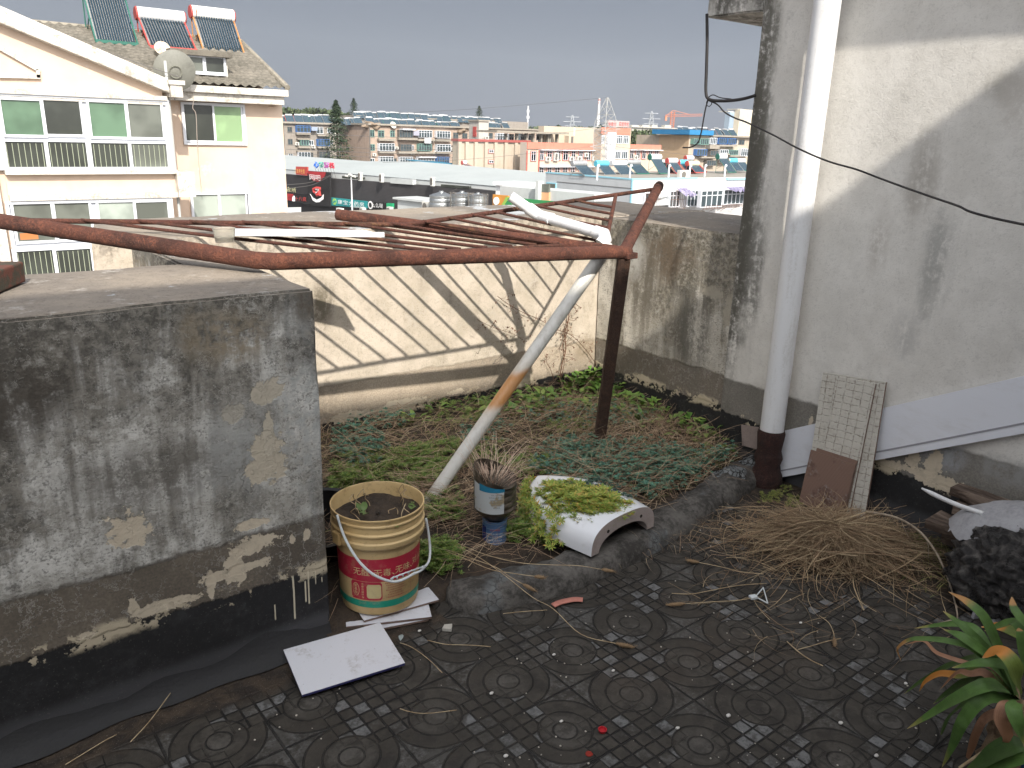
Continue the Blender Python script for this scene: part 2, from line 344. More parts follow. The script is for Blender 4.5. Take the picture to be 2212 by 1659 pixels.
def rough_box(polys,name,mat_,amp=.004,step=.05,bev=.012,smooth=True):
    """extruded plan polygon(s), subdivided and slightly uneven like hand-laid plaster"""
    bm=bmesh.new()
    for poly,z0,z1 in polys:
        vs=[bm.verts.new((x,y,z0)) for x,y in poly]; f=bm.faces.new(vs)
        r=bmesh.ops.extrude_face_region(bm,geom=[f]); 
        for v in [g for g in r['geom'] if isinstance(g,bmesh.types.BMVert)]: v.co.z=z1
    bmesh.ops.recalc_face_normals(bm,faces=bm.faces)
    if bev: bmesh.ops.bevel(bm,geom=[e for e in bm.edges if e.calc_face_angle(0)>.5],offset=bev,segments=2,affect='EDGES')
    for _ in range(7):
        es=[e for e in bm.edges if e.calc_length()>step*1.5]
        if not es: break
        bmesh.ops.subdivide_edges(bm,edges=es,cuts=1,use_grid_fill=True)
        if len(bm.verts)>60000: break
    for v in bm.verts:
        n=mn.noise_vector(v.co*2.3)*amp*1.5+mn.noise_vector(v.co*9)*amp*.7
        v.co+=n
    me=bpy.data.meshes.new(name); bm.to_mesh(me); bm.free(); me.materials.append(mat_)
    me.polygons.foreach_set('use_smooth',[True]*len(me.polygons))
    me.set_sharp_from_angle(angle=rad(28))
    o=bpy.data.objects.new(name,me); COL.objects.link(o); return o
YN=2.035; YF=3.25; XR=3.16; ZT=1.10; XL=.905
# floor and the drop beyond the parapets
fl=MB(); nx,ny=60,60
fl.add([(-3+6.6*i/nx,-1.6+6.0*j/ny,0) for j in range(ny+1) for i in range(nx+1)],[(j*(nx+1)+i,j*(nx+1)+i+1,(j+1)*(nx+1)+i+1,(j+1)*(nx+1)+i) for j in range(ny) for i in range(nx)])
tag(fl.build('terrace_floor',m_floor),kind='structure')
gm=mat('street_ground',mot((.16,.15,.14),.4,.3,.1))
tag(MB().quad((-3000,-3000,-15),(3000,-3000,-15),(3000,3000,-15),(-3000,3000,-15)).build('ground',gm),kind='structure')
# walls
o=rough_box([([(-3.2,YN),(XL,YN),(XL,YF+.01),(.725,YF+.01),(.725,2.62),(-3.2,2.62)],-.3,ZT)],'parapet_wall',m_N,bev=.007)
tag(o,'thick weathered grey parapet with a black tar skirt, nearest wall at the left','parapet')
def coved():   # tar skirt fillet at the foot of the near wall
    b=MB(); n=120; prof=[(0,.09),(.005,.055),(.013,.028),(.028,.010),(.05,.001)]
    vs=[];
    for i in range(n+1):
        x=-3+ (XL+3)*i/n; k=1+.5*mn.noise(Vector((x*5,0,0)))
        for a,z in prof: vs.append((x,YN+.004-a*k,z*k+.004))
    m=len(prof); b.add(vs,[(i*m+j,(i+1)*m+j,(i+1)*m+j+1,i*m+j+1) for i in range(n) for j in range(m-1)])
    o=b.build('tar_fillet',mat('tar_felt',mot((.020,.020,.022),.5,12,.5,(.02,.02,.02))),smooth=True)
    return o
cv=coved(); near_wall=o; cv.parent=near_wall
o=rough_box([([(.59,YF),(4.06,YF),(4.06,4.06),(.77,4.06)],-2,ZT)],'parapet_wall',m_F,bev=.007)
tag(o,'sunlit cream parapet striped by grille shadows, far side of the planting bed','parapet')
o=rough_box([([(XR,2.25),(4.0,2.25),(4.0,YF-.003),(XR,YF-.003)],-.3,ZT-.002)],'parapet_wall',m_R,bev=.007)
tag(o,'mouldy grey parapet between the corner and the tall pale wall','parapet')
o=rough_box([([(XR-.012,-1.2),(3.9,-1.2),(3.9,2.325),(XR-.012,2.325)],-.3,2.75),([(XR-.008,2.322),(3.9,2.322),(3.9,2.635),(XR-.008,2.635)],2.052,2.749)],'house_wall',m_B,amp=.003,step=.07,bev=.007)
tag(o,'tall pale plaster wall with grey mould along its outer corner, behind the white downpipe','wall'); big_wall=o
m_conc=mat('plain_concrete',mot((.44,.42,.38),.4,5,.3))
ev=MB().box(XR-.30,-1.2,2.62,3.9,2.70,2.75).build('roof_eave',m_conc,big_wall)
# the house behind the camera that shades the terrace; its unseen roof line is bent to fit the shadow edge
bw=MB(); rl=[(-6,-1.33),(-.6,-1.42),(1.8,-1.60),(3.14,-1.50)]
for (a,b) in zip(rl,rl[1:]):
    bw.add([(a[0],a[1],0),(b[0],b[1],0),(b[0],b[1],4),(a[0],a[1],4),(a[0],a[1]-3,0),(b[0],b[1]-3,0),(b[0],b[1]-3,4),(a[0],a[1]-3,4)],[(0,1,2,3),(5,4,7,6),(3,2,6,7),(0,3,7,4),(1,5,6,2)])
tag(bw.build('rear_house',mat('rear_plaster',mot((.40,.38,.35),.3,3,.2))),'plastered upper storey of the same house behind the viewer','house')

# ------------------------------------------------------------------ planting bed
bed=MB(); nx,ny=90,60; bx0,bx1,by0,by1=XL-.02,XR+.02,1.86,YF+.02
def edge_y(x):
    P=[(XL-.1,2.03),(1.2,2.03),(1.3,2.02),(1.7,1.96),(2.1,1.96),(2.6,2.02),(3.05,2.10),(3.3,2.12)]
    for a,b in zip(P,P[1:]):
        if x<=b[0]: return a[1]+(b[1]-a[1])*max(0,(x-a[0]))/(b[0]-a[0])
    return P[-1][1]
def soil_z(x,y):
    e=edge_y(x); t=max(0,min(1,(y-e+.02)/.25)); base=.02+.055*t+(.05+.06*max(0,min(1,(2.9-x)/.7)))*max(0,min(1,(y-e)/1.2))
    return base+.012*mn.noise(Vector((x*7,y*7,0)))+.006*mn.noise(Vector((x*25,y*25,3)))+(0 if y>e-.03 else -.06)
vs=[]
for j in range(ny+1):
    for i in range(nx+1):
        x=bx0+(bx1-bx0)*i/nx; y=by0+(by1-by0)*j/ny; vs.append((x,y,soil_z(x,y)))
bed.add(vs,[(j*(nx+1)+i,j*(nx+1)+i+1,(j+1)*(nx+1)+i+1,(j+1)*(nx+1)+i) for j in range(ny) for i in range(nx)])
tag(bed.build('soil_bed',m_soil,smooth=True),kind='structure')
# lumpy mortar kerb in front of the bed
kb=MB(); P=[(1.30,1.955),(1.5,1.90),(1.75,1.865),(2.05,1.875),(2.3,1.91),(2.55,1.95),(2.8,2.0),(3.0,2.04),(3.13,2.06)]
def pl_at(P,t):
    n=len(P)-1; k=min(int(t*n),n-1); f=t*n-k; return Vector((P[k][0]+(P[k+1][0]-P[k][0])*f,P[k][1]+(P[k+1][1]-P[k][1])*f,0))
N=150; prof=[(-.085,-.01),(-.08,.03),(-.06,.058),(-.03,.07),(.01,.074),(.05,.068),(.08,.05),(.095,-.01)]; vs=[]
for i in range(N+1):
    t=i/N; c=pl_at(P,t); e=min(1,max(.02,t/.03)**.5,)
    for a,z in prof:
        q=Vector((c.x,c.y+a*e,z*e)); k=mn.noise(q*11)*.012+mn.noise(q*28)*.006+mn.noise(Vector((c.x*5,0,9)))*.010
        vs.append((q.x,q.y+k*.8,max(-.01,q.z+k) if z>0 else -.01))
m=len(prof); kb.add(vs,[(i*m+j,i*m+j+1,(i+1)*m+j+1,(i+1)*m+j) for i in range(N) for j in range(m-1)]); kb.add([vs[j] for j in range(m)],[tuple(range(m))[::-1]])
tag(kb.build('mortar_kerb',m_kerb,smooth=True),'low lumpy grey mortar kerb along the front of the planting bed','kerb')
for k,(x,y,r,s) in enumerate([(2.88,2.03,.075,(1.5,.9,.75)),(3.07,2.06,.065,(1.1,.9,.8))]):
    b=MB(); b.ico((0,0,0),r,4,s,.35); o=b.build('mortar_lump',m_lump,smooth=True); o.location=(x,y,.035)
    tag(o,['wide cracked mortar lump on the kerb end, farther from the pipe','rounder cracked mortar lump at the foot of the white downpipe'][k],'mortar lump')
# ------------------------------------------------------------------ rusty frame, grille, pipes
def rustf(c1,c2,c3,ys=1):
    def g(T):
        o=T.obj(); a=T.noise(o,22,6,.7); b=T.noise(o,120,4,.7); d=T.noise(o,5,4,.6); e=T.noise(o,420,2,.6)
        c=T.mix((a*.6+b*.6).ss(.46,.62),c1,c2); c=T.mix((b*.5+d*.6).ss(.58,.70)*.7,c,c3); c=T.mix(d.ss(.48,.60)*a.ss(.4,.6)*.75,c,tuple(k*.38 for k in c2)); c=T.mix(e.ss(.62,.70)*.5,c,(.36,.19,.12)); c=T.mix(e.ss(.42,.34)*.6,c,(.05,.018,.012))
        return dict(c=c,n=T.bump(a*.5+b*.9+e*.4,1,.012),r=.85)
    return g
m_rust=mat('orange_rust',rustf((.21,.072,.040),(.115,.040,.026),(.065,.028,.022)))
m_rustdk=mat('dark_rusty_rods',rustf((.15,.052,.033),(.09,.032,.023),(.22,.12,.055)))
m_post=mat('brown_steel_post',rustf((.10,.052,.032),(.065,.036,.026),(.16,.07,.035)))
def pvc(T):
    o=T.obj(); X,Y,Z=T.sep(o); n=T.noise(o,9,5,.6); n3=T.noise(T.sc(o,(1,1,.3)),60,4,.65)
    c=T.mix((n*.6+n3*.5).ss(.5,.75)*.5,(.66,.655,.62),(.36,.33,.28))
    zb=Z+(n-.5)*.05-((X-1.95)*.10)
    st=zb.ss(.46,.50)*zb.ss(.625,.585)
    c=T.mix(st*(.72+n3*.35),c,(.50,.19,.035)); hal=zb.ss(.40,.48)*zb.ss(.70,.6); c=T.mix(hal*.22,c,(.55,.36,.15))
    return dict(c=c,n=T.bump(n3,.2,.001),r=.42)
m_pvc=mat('sun_bleached_pvc',pvc)
m_pvcw=mat('white_pvc',lambda T:dict(c=T.mix((T.noise(T.sc(T.obj(),(1,1,.12)),24,5,.65)*.7+T.noise(T.obj(),90,4,.7)*.35).ss(.50,.72)*.45,(.74,.75,.77),(.42,.40,.37)),r=.35))
P=Vector((2.345,2.275,1.075)); PB=Vector((.885,2.325,1.135))
d0=ray(0,478).normalized(); PL=CP+d0*3.25; PLL=PB+(PL-PB)*1.7
T2a=Vector((1.645,3.40,1.150)); T3b=Vector((3.36,3.03,1.272)); T3d=(T3b-P).normalized()
frame=empty('rusty_pipe_frame',P,0,'rust orange pipe frame on a leaning square post, above the planting bed','frame')
def loc(o): o.parent=frame; o.matrix_parent_inverse=Matrix.Translation(-P); return o
loc(MB().tube([P+Vector((.028,0,0)),PB+(P-PB)*.06,PB+(P-PB)*.02,PB+(PLL-PB)*.02,PB+(PLL-PB)*.08,PL,PLL],.0262,16).build('pipe',m_rust,smooth=40))
def openpipe(a,b,r,n=16,th=.003):    # tube with open dark bore at b
    m=MB().tube([a,b],r,n,cap=False); d=(b-a).normalized(); m.tube([b,b-d*.12],[r-th,r-th],n,cap=True)
    x=d.cross(Vector((0,0,1))).normalized(); y=d.cross(x); A=[];Bq=[]
    for k in range(n): q=x*math.cos(2*PI*k/n)+y*math.sin(2*PI*k/n); A.append(b+q*r); Bq.append(b+q*(r-th))
    m.add(A+Bq,[(k,(k+1)%n,n+(k+1)%n,n+k) for k in range(n)]); return m
loc(openpipe(P+Vector((-.03,.01,.004)),T2a,.0252).build('pipe',m_rust,smooth=40))
loc(openpipe(P+T3d*-.01,T3b+T3d*.02,.0245).build('pipe',m_rust,smooth=40))
b=MB(); b.tube([T3b-T3d*.045,T3b-T3d*.02],.027,14); loc(b.build('clamp',m_post,smooth=40))
foot=Z3(1292,972,.085); tp=P+Vector((.004,.0,-.02)); ax=(foot-tp).normalized(); sx=Vector((.80,-.60,0)); sy=ax.cross(sx).normalized(); sx=sy.cross(ax)
mid=(foot+tp)/2; loc(MB().obox(mid,sx*.025,sy*.022,ax*((foot-tp).length/2)).build('post',m_post,bevel=.002))
loc(MB().obox(P+Vector((.02,-.005,-.012)),Vector((.030,0,0)),Vector((0,.028,0)),Vector((0,0,.012))).build('gusset',m_rust,bevel=.003))
# grille of thin bars lying on the frame
FBa=Vector((.93,2.42,1.118)); FBb=Vector((2.435,2.47,1.085)); BBa=Y3(-40,478,3.80); BBm=Vector((1.755,2.985,1.140)); BBb=P+T3d*((T3b-P).length*.95)
def seg(p,q,t): return p+(q-p)*t
tS=.80; SBt=seg(BBm,BBb,tS)
gr=empty('window_grille',BBm,0,'rusty window grille of thin rods lying across the pipe frame','grille')
def lg(o): o.parent=gr; o.matrix_parent_inverse=Matrix.Translation(-BBm); return o
lg(MB().tube([FBa,FBb],.0085,8).build('frame_bar',m_rustdk,smooth=60))
BBa=Vector((.46,3.62,1.150))
lg(MB().tube([BBa,BBm,BBb],.0100,8).build('frame_bar',m_rustdk,smooth=60))
lg(MB().tube([FBb+Vector((.0,.0,.006)),SBt],.0095,8).build('frame_bar',m_rust,smooth=60))
rd=Vector((-.395,.650,0))
def plan_hit(p,d,a,b):      # p+d*t meets segment a-b in plan
    e=b-a; D=d.x*(-e.y)+e.x*d.y
    if abs(D)<1e-9: return None
    t=((a.x-p.x)*(-e.y)+e.x*(a.y-p.y))/D; s=(d.x*(a.y-p.y)-d.y*(a.x-p.x))/D
    return t,s
for k in range(-9,14):
    x=1.42+.1235*k; p=seg(FBa,FBb,(x-FBa.x)/(FBb.x-FBa.x)); st=p
    if x>FBb.x:     # starts on the side bar instead
        h=plan_hit(Vector((x,2.46,0)),rd,FBb,SBt)
        if not h or not 0<h[1]<1: continue
        st=seg(FBb,SBt,h[1])
    elif x<FBa.x:
        h=plan_hit(Vector((x,2.42,0)),rd,PB,PL)
        if not h or not 0<h[1]<1: continue
        st=seg(PB,PL,h[1])+Vector((0,0,-.012))
    best=None
    for a,b_ in ((BBa,BBm),(BBm,BBb)):
        h=plan_hit(st,rd,a,b_)
        if h and 0<=h[1]<=1 and h[0]>0.03: best=(h[0],seg(a,b_,h[1]))
    if best: lg(MB().tube([st+Vector((0,0,.008)),seg(st,best[1],.5)+Vector((random.uniform(-.004,.004),0,.004)),best[1]+Vector((0,0,.006))],.0066,7).build('rod',m_rustdk,smooth=60))
# white plastic strip lying on the grille, and the plastic cup beside it
pw=mat('white_plastic_strip',mot((.66,.68,.70),.25,6,.1))
a=Vector((.975,2.84,1.150)); b_=Vector((1.44,2.60,1.147)); c_=Vector((1.425,2.735,1.150)); d_=Vector((1.01,2.975,1.150))
pp=MB().prism([a,b_,c_,d_],(0,0,.011)); sd=(b_-a).normalized(); pp.prism([a+Vector((0,0,.0115)),b_+Vector((0,0,.0115)),b_+Vector((0,.004,.0115)),a+Vector((0,.004,.0115))],(0,0,.007))
tag(pp.build('plastic_strip',pw,bevel=.001),'white plastic strip lying flat on the rusty grille','plastic strip')
cupm=mat('clear_plastic',col=(.80,.79,.74),rough=.25,Transmission_Weight=.85,IOR=1.2)
cup=MB().lathe([(.030,0),(.037,.045),(.0385,.047),(.036,.045),(.0285,.003),(0,.003)],28); cc=Z3(479,520,1.15)
o=tag(cup.build('plastic_cup',cupm,smooth=40),'dirty clear plastic cup standing at the left end of the white strip','cup'); o.location=(cc.x+.01,cc.y,1.145)
o2=MB().lathe([(0,.004),(.029,.004),(.031,.016),(0,.016)],24).build('dirt',mat('dirty_dregs',mot((.20,.17,.12),.5,60,.3)),o)
# bent waste pipe propped through the frame
Mq=CP+ray(1103,424).normalized()*3.70; J=Vector((2.365,2.835,1.168)); E_=Vector((2.37,2.41,1.128)); Bt=Z3(922,1090,.105)
pv=empty('bent_waste_pipe',E_,0,'long bleached white waste pipe with an orange stain, propped through the frame','pipe')
def lp(o): o.parent=pv; o.matrix_parent_inverse=Matrix.Translation(-E_); return o
dn=(Bt-(E_+Vector((0,-.03,-.03)))).normalized(); top=E_+Vector((-.005,-.03,-.035))
lp(MB().tube([top,Bt],.0265,20).build('pipe',m_pvc,smooth=40))
jd=(Mq-J).normalized(); je=(E_-J).normalized()
lp(openpipe(J+jd*.03,Mq,.0235,20).build('pipe',m_pvcw,smooth=40))
lp(MB().tube([J+jd*.065,J+jd*.05,J+jd*.02,J,J+je*.02,J+je*.05,J+je*.085],[.0275,.029,.0275,.0275,.0275,.0275,.029],20).build('coupling',m_pvcw,smooth=50))
lp(MB().tube([J+je*.04,E_-je*.0],.0245,20).build('pipe',m_pvcw,smooth=40))
ed=(top-E_).normalized()
lp(MB().tube([E_-je*.06,E_-je*.045,E_-je*.01,E_+je*.012+dn*.018,E_+je*.010+dn*.045],[.0285,.0275,.0285,.0285,.029],20,cap=True).build('elbow',m_pvcw,smooth=50))
# rain downpipe
dpx,dpy=3.052,1.957
dp=empty('downpipe',(dpx,dpy,0),0,'tall white rain downpipe standing against the pale wall','downpipe')
MB().tube([(0,0,.262),(0,0,2.615)],.0525,28).build('pipe',m_pvcw,dp,smooth=40)
b=MB(); n=28; rr=[]
for z in [0,.02,.05,.09,.13,.17,.21,.25,.268]:
    rr.append((.058+.006*math.sin(z*60)+(.012 if z<.06 else 0),z))
b.lathe(rr,28); lo=b.build('lower_sleeve',mat('red_brown_rusted_sleeve',rustf((.055,.018,.014),(.032,.012,.010),(.09,.05,.035))),dp,smooth=40)
for v in lo.data.vertices: k=mn.noise(v.co*22)*.008*(1 if v.co.z<.2 else .1); v.co.x+=k; v.co.y+=k*.6
lo.data.update()
# cable tied under the slab end
m_cab=mat('black_cable',mot((.015,.014,.016),.3,30,.2,(.04,.035,.03)),rough=.6)
def X(u,v,x=3.12): return X3(u,v,x)
def cab(pts,r,lab,extra=()):
    b=MB().tube(pts,r,8)
    for p,rr_ in extra: b.tube(p,rr_,7)
    return tag(b.build('cable',m_cab,smooth=True),lab,'cable')
def smooth_path(pts,n=6):
    out=[]; p=[Vector(q) for q in pts]; p=[2*p[0]-p[1]]+p+[2*p[-1]-p[-2]]
    for i in range(1,len(p)-2):
        for k in range(n):
            t=k/n; a,b_,c,d=p[i-1],p[i],p[i+1],p[i+2]
            out.append(.5*((2*b_)+(c-a)*t+(2*a-5*b_+4*c-d)*t*t+(3*b_-a-3*c+d)*t**3))
    out.append(p[-2]); return out
hub=X(1528,216)
loop=[hub+Vector((0,math.cos(t*.9)*.016-.012,math.sin(t*.9)*.017-.012)) for t in range(8)]
cab(smooth_path([X(1527,30),X(1527.5,90),X(1526,150),X(1525,200),X(1533,215),X(1560,218),X(1590,216),X(1612,212),X(1632,206)]),.0070,'thick black cable dropping from the slab end and turning back to the wall corner',[(loop,.0022),(smooth_path([X(1528,212),X(1540,205),X(1556,211),X(1580,214)]),.0024)])
cab(smooth_path([X(1529,216),X(1523,240),X(1516,280),X(1511,300),X(1506,310),X(1492,318),X(1475,319)]),.0034,'short loose cable tail hanging and curling below the knot')
cab(smooth_path([X(1531,217),X(1550,226),X(1566,243),X(1590,256),X(1612,264,3.10),X(1667,290,3.0),X(1715,316,2.93),X(1760,337,2.9),X(1800,352,2.9),X(1850,366,2.85),X(1900,385,2.8),X(1960,407,2.7),X(2020,428,2.6),X(2070,445,2.5),X(2095,457,2.45),X(2150,472,2.4),X(2230,489,2.3)],5),.0036,'thin black cable sagging across the pale wall from the knot towards the right')
m_steel=mat('dull_steel',col=(.35,.35,.34),rough=.45,metal=.8)
# ------------------------------------------------------------------ text
def text_geo(s,size=1.0):
    c=bpy.data.curves.new('t','FONT'); c.body=s; c.size=size; c.align_x='CENTER'; c.align_y='CENTER'; c.resolution_u=2
    o=bpy.data.objects.new('t',c); COL.objects.link(o); dg=bpy.context.evaluated_depsgraph_get(); me=bpy.data.meshes.new_from_object(o.evaluated_get(dg))
    vs=[v.co.copy() for v in me.vertices]; fs=[tuple(p.vertices) for p in me.polygons]; bpy.data.objects.remove(o); bpy.data.meshes.remove(me); bpy.data.curves.remove(c)
    return vs,fs
# ------------------------------------------------------------------ yellowed paint bucket with its tile stack
BC=Vector((1.117,2.10,.038)); BH=.345; R0,R1=.1265,.150
def brad(z): return R0+(R1-.012-R0)*min(1,z/BH)
a0=math.atan2(-BC.y,-BC.x)          # bearing of the front of the bucket
m_bkt=mat('yellowed_plastic',lambda T:(lambda o,n,m:dict(c=T.mix((n*.5+m*.6).ss(.55,.8)*.6,T.mix(T.noise(o,5,3,.5).ss(.4,.65),(.60,.44,.22),(.50,.34,.15)),(.22,.14,.07)),r=.5,n=T.bump(m,.15,.002)))(T.obj(),T.noise(T.obj(),20,5,.65),T.noise(T.obj(),90,4,.65)))
bk=empty('paint_bucket',BC,0,'yellowed plastic paint bucket with a red and green label, filled with soil','bucket')
body=MB().lathe([(0,0),(R0-.008,0),(R0-.002,.004),(R0,.012),(brad(.1),.1),(brad(.235),.235),(brad(.24),.24),(.147,.243),(.150,.247),(.150,.262),(.145,.266),(.1435,.282),(.1435,.284),(.150,.287),(.1505,.292),(.1445,.296),(.144,.316),(.149,.319),(.149,.323),(.1455,.326),(.147,.338),(.150,.341),(.150,.345),(.1455,.345),(.142,.335),(.137,.24),(.13,.2)],64)
body.build('body',m_bkt,bk,smooth=40)
sm=MB(); nn=26; vs=[(0,0,.300)]; fs=[]
for i in range(1,nn+1):
    for k in range(48):
        r=.1415*i/nn; q=Vector((r*math.cos(2*PI*k/48),r*math.sin(2*PI*k/48),0)); vs.append((q.x,q.y,.298+mn.noise(q*35)*.006+mn.noise(q*90)*.003+mn.noise(q*9+Vector((0,0,4)))*.014))
for k in range(48): fs.append((0,1+k,1+(k+1)%48))
for i in range(nn-1):
    for k in range(48): fs.append((1+i*48+k,1+i*48+(k+1)%48,1+(i+1)*48+(k+1)%48,1+(i+1)*48+k))
sm.add(vs,fs); sm.build('soil',m_soil,bk,smooth=True)
def band(z0,z1,a1,a2,off,mat_,name,n=48):
    b=MB(); vs=[]
    for i in range(n+1):
        a=a1+(a2-a1)*i/n
        for z in (z0,z1): r=brad(z)+off; vs.append((r*math.cos(a),r*math.sin(a),z))
    b.add(vs,[(2*i,2*i+2,2*i+3,2*i+1) for i in range(n)]); return b.build(name,mat_,bk,smooth=True)
def lab(c): return lambda T:dict(c=T.mix((T.noise(T.obj(),60,4,.7)*.6+T.noise(T.obj(),14,3,.6)*.5).ss(.56,.70)*.30,c,(.42,.30,.18)),r=.45)
m_red=mat('red_print',lab((.42,.018,.045))); m_grn=mat('green_print',lab((.012,.27,.18))); m_crm=mat('cream_print',lab((.60,.50,.25))); m_pr=mat('pale_print',col=(.62,.50,.26)); m_dk=mat('dark_red_print',lab((.36,.025,.05)))
band(.126,.206,0,2*PI,.0006,m_red,'red_band',96); band(.0315,.055,0,2*PI,.0006,m_grn,'green_band',96)
def wrap(vs,fs,ac,zc,off,mat_,name,mirror=1):
    b=MB(); out=[]
    for v in vs:
        z=zc+v.y; r=brad(z)+off; a=a0+ac+v.x/r; out.append((r*math.cos(a),r*math.sin(a),z))
    b.add(out,fs); return b.build(name,mat_,bk)
def rrect(wd,ht,r,n=5):
    p=[]
    for cx,cy,s in ((wd/2-r,ht/2-r,0),(-wd/2+r,ht/2-r,1),(-wd/2+r,-ht/2+r,2),(wd/2-r,-ht/2+r,3)):
        for k in range(n+1): a=(s+k/n)*PI/2; p.append((cx+r*math.cos(a),cy+r*math.sin(a)))
    return p
def flatpoly(p): 
    n=len(p); c=(sum(q[0] for q in p)/n,sum(q[1] for q in p)/n)
    return [Vector((*c,0))]+[Vector((*q,0)) for q in p],[(0,1+i,1+(i+1)%n) for i in range(n)]
for s,ac,zc,sz in (('无醛、',-.33,.158,.029),('无毒、',.18,.156,.029),('无味、',.70,.158,.029),('对人体',1.22,.163,.029)):
    v,f=text_geo(s,sz); wrap(v,f,ac,zc,.0012,m_pr,'lettering')
def rgrid(wd,ht,r,n=20):
    vs=[]; 
    for i in range(n+1):
        x=-wd/2+wd*i/n; e=max(0,abs(x)-(wd/2-r)); h=ht/2-r+math.sqrt(max(0,r*r-e*e)); vs+=[Vector((x,-h,0)),Vector((x,h,0))]
    return vs,[(2*i,2*i+2,2*i+3,2*i+1) for i in range(n)]
v,f=rgrid(.104,.066,.008); wrap(v,f,-.34,.092,.0009,m_red,'label_panel'); v,f=rgrid(.046,.050,.008); wrap(v,f,-.14,.091,.0014,m_crm,'label_window')
v,f=flatpoly([(.0125*math.cos(t*.4189),.024*math.sin(t*.4189)) for t in range(15)]); wrap(v,f,-.60,.094,.0014,m_pr,'label_seal'); v,f=flatpoly([(.0108*math.cos(t*.4189),.0222*math.sin(t*.4189)) for t in range(15)]); wrap(v,f,-.60,.094,.0018,m_red,'label_seal')
for k,s in enumerate('氨基酸'): v,f=text_geo(s,.0125); wrap(v,f,-.60,.107-.0125*k,.0022,m_pr,'lettering')
for k,s in enumerate('无醛低碳环保'[:6]): v,f=text_geo(s,.0085); wrap(v,f,-.42,.116-.0098*k,.0014,m_pr,'lettering')
for k in range(7):
    v,f=text_geo(['健康环保低碳材料适用于墙面','产品说明以天然植物为原料','经检测无有害物质释放','室内外墙面均可使用请放心','具有高弹性耐擦洗','本品存放于阴凉干燥处','制造商地址及联系电话'][k],.0056); wrap(v,f,.40,.118-.0085*k,.0012,m_dk,'lettering')
b=MB()
for (x0,y0,x1,y1) in ((-.05,.066,-.0492,.128),(.062,.066,.0628,.128),(-.05,.066,.062,.0668)):
    vs,fs=[Vector((x0+(x1-x0)*t/6 if x1-x0>.01 else (x0 if s==0 else x1),y0 if ((s==0) if x1-x0>.01 else (t%2==0)) else y1,0)) for t in range(7) for s in (0,1)],[]
for k in range(3):
    if k<2: v=[Vector((-.0004,-.031,0)),Vector((.0004,-.031,0)),Vector((.0004,.031,0)),Vector((-.0004,.031,0))]; wrap(v,[(0,1,2,3)],(.02,.86)[k],.096,.0012,m_dk,'lettering')
    else:
        v=[Vector((-.055+.11*i/10,s*.0008,0)) for i in range(11) for s in (0,1)]; wrap(v,[(2*i,2*i+2,2*i+3,2*i+1) for i in range(10)],.44,.065,.0012,m_dk,'lettering')
# handle hanging to the front right, with its hand grip
m_hd=mat('white_handle_plastic',mot((.60,.64,.66),.2,20,.1))
aL=a0-1.0; aR=a0+1.72
pL=Vector((math.cos(aL)*.153,math.sin(aL)*.153,.258)); pR=Vector((math.cos(aR)*.153,math.sin(aR)*.153,.258))
pts=[]
for (u,v_,off) in ((728,1112,0),(740,1150,.006),(757,1185,.012),(780,1218,.018),(810,1243,.022),(845,1256,.024),(868,1253,.024),(893,1240,.024),(908,1233,.023),(925,1215,.02),(929,1190,.016),(926,1155,.010),(920,1120,.0)):
    d=ray(u,v_); # meet a cylinder round the bucket
    R=.152+off; ox,oy=CP.x-BC.x,CP.y-BC.y; A=d.x**2+d.y**2; B=ox*d.x+oy*d.y; Cc=ox*ox+oy*oy-R*R; D=B*B-A*Cc
    t=(-B-math.sqrt(max(0,D)))/A; pts.append(CP+d*t-BC)
MB().tube(smooth_path(pts,5),.0042,10).build('handle',m_hd,bk,smooth=True)
g0,g1=pts[5],pts[8]; b=MB()
for k in range(6): q=g0+(g1-g0)*(k/5); b.tube([q,q+Vector((0,0,.010)),q+(g1-g0)*.1+Vector((0,0,.013)),q+(g1-g0)*.18+Vector((0,0,.008))],.0024,6)
b.tube([g0,g0+(g1-g0)*.08+Vector((0,0,.011)),g1+Vector((0,0,.012)),g1],.0026,6); b.build('grip',m_hd,bk,smooth=True)
for a_ in (aL,):
    b=MB(); c=Vector((math.cos(a_)*.152,math.sin(a_)*.152,.262)); b.obox(c,Vector((-math.sin(a_),math.cos(a_),0))*.018,Vector((math.cos(a_),math.sin(a_),0))*.006,Vector((0,0,.020))); b.build('handle_lug',m_bkt,bk,bevel=.003)
m_straw=mat('pale_dry_stem',lambda T:dict(c=T.mix(T.noise(T.obj(),30,3,.6).ss(.4,.6),(.48,.38,.24),(.33,.24,.14)),r=.8))
m_leaf=mat('green_leaf',lambda T:(lambda n,i:dict(c=T.mix(i,T.mix(n,(.075,.15,.028),(.11,.20,.04)),T.mix(n,(.04,.095,.025),(.14,.19,.05))),r=.5))(T.noise(T.obj(),40,3,.6),T.isl()))
for i,(x,y,h) in enumerate([(-.03,.02,.07),(.05,-.04,.03),(.09,.0,.08),(-.07,-.02,.05),(0,.05,.04),(.02,-.08,.05),(.10,.03,.07),(-.05,.05,.07)]):
    p=[Vector((x,y,.298))]; 
    for k in range(5): p.append(p[-1]+Vector((random.uniform(-.022,.022),random.uniform(-.022,.022),h/3*(1 if k<3 else -.6))))
    MB().tube(smooth_path(p,4),.0014,5).build('dry_stem',m_straw,bk,smooth=True)
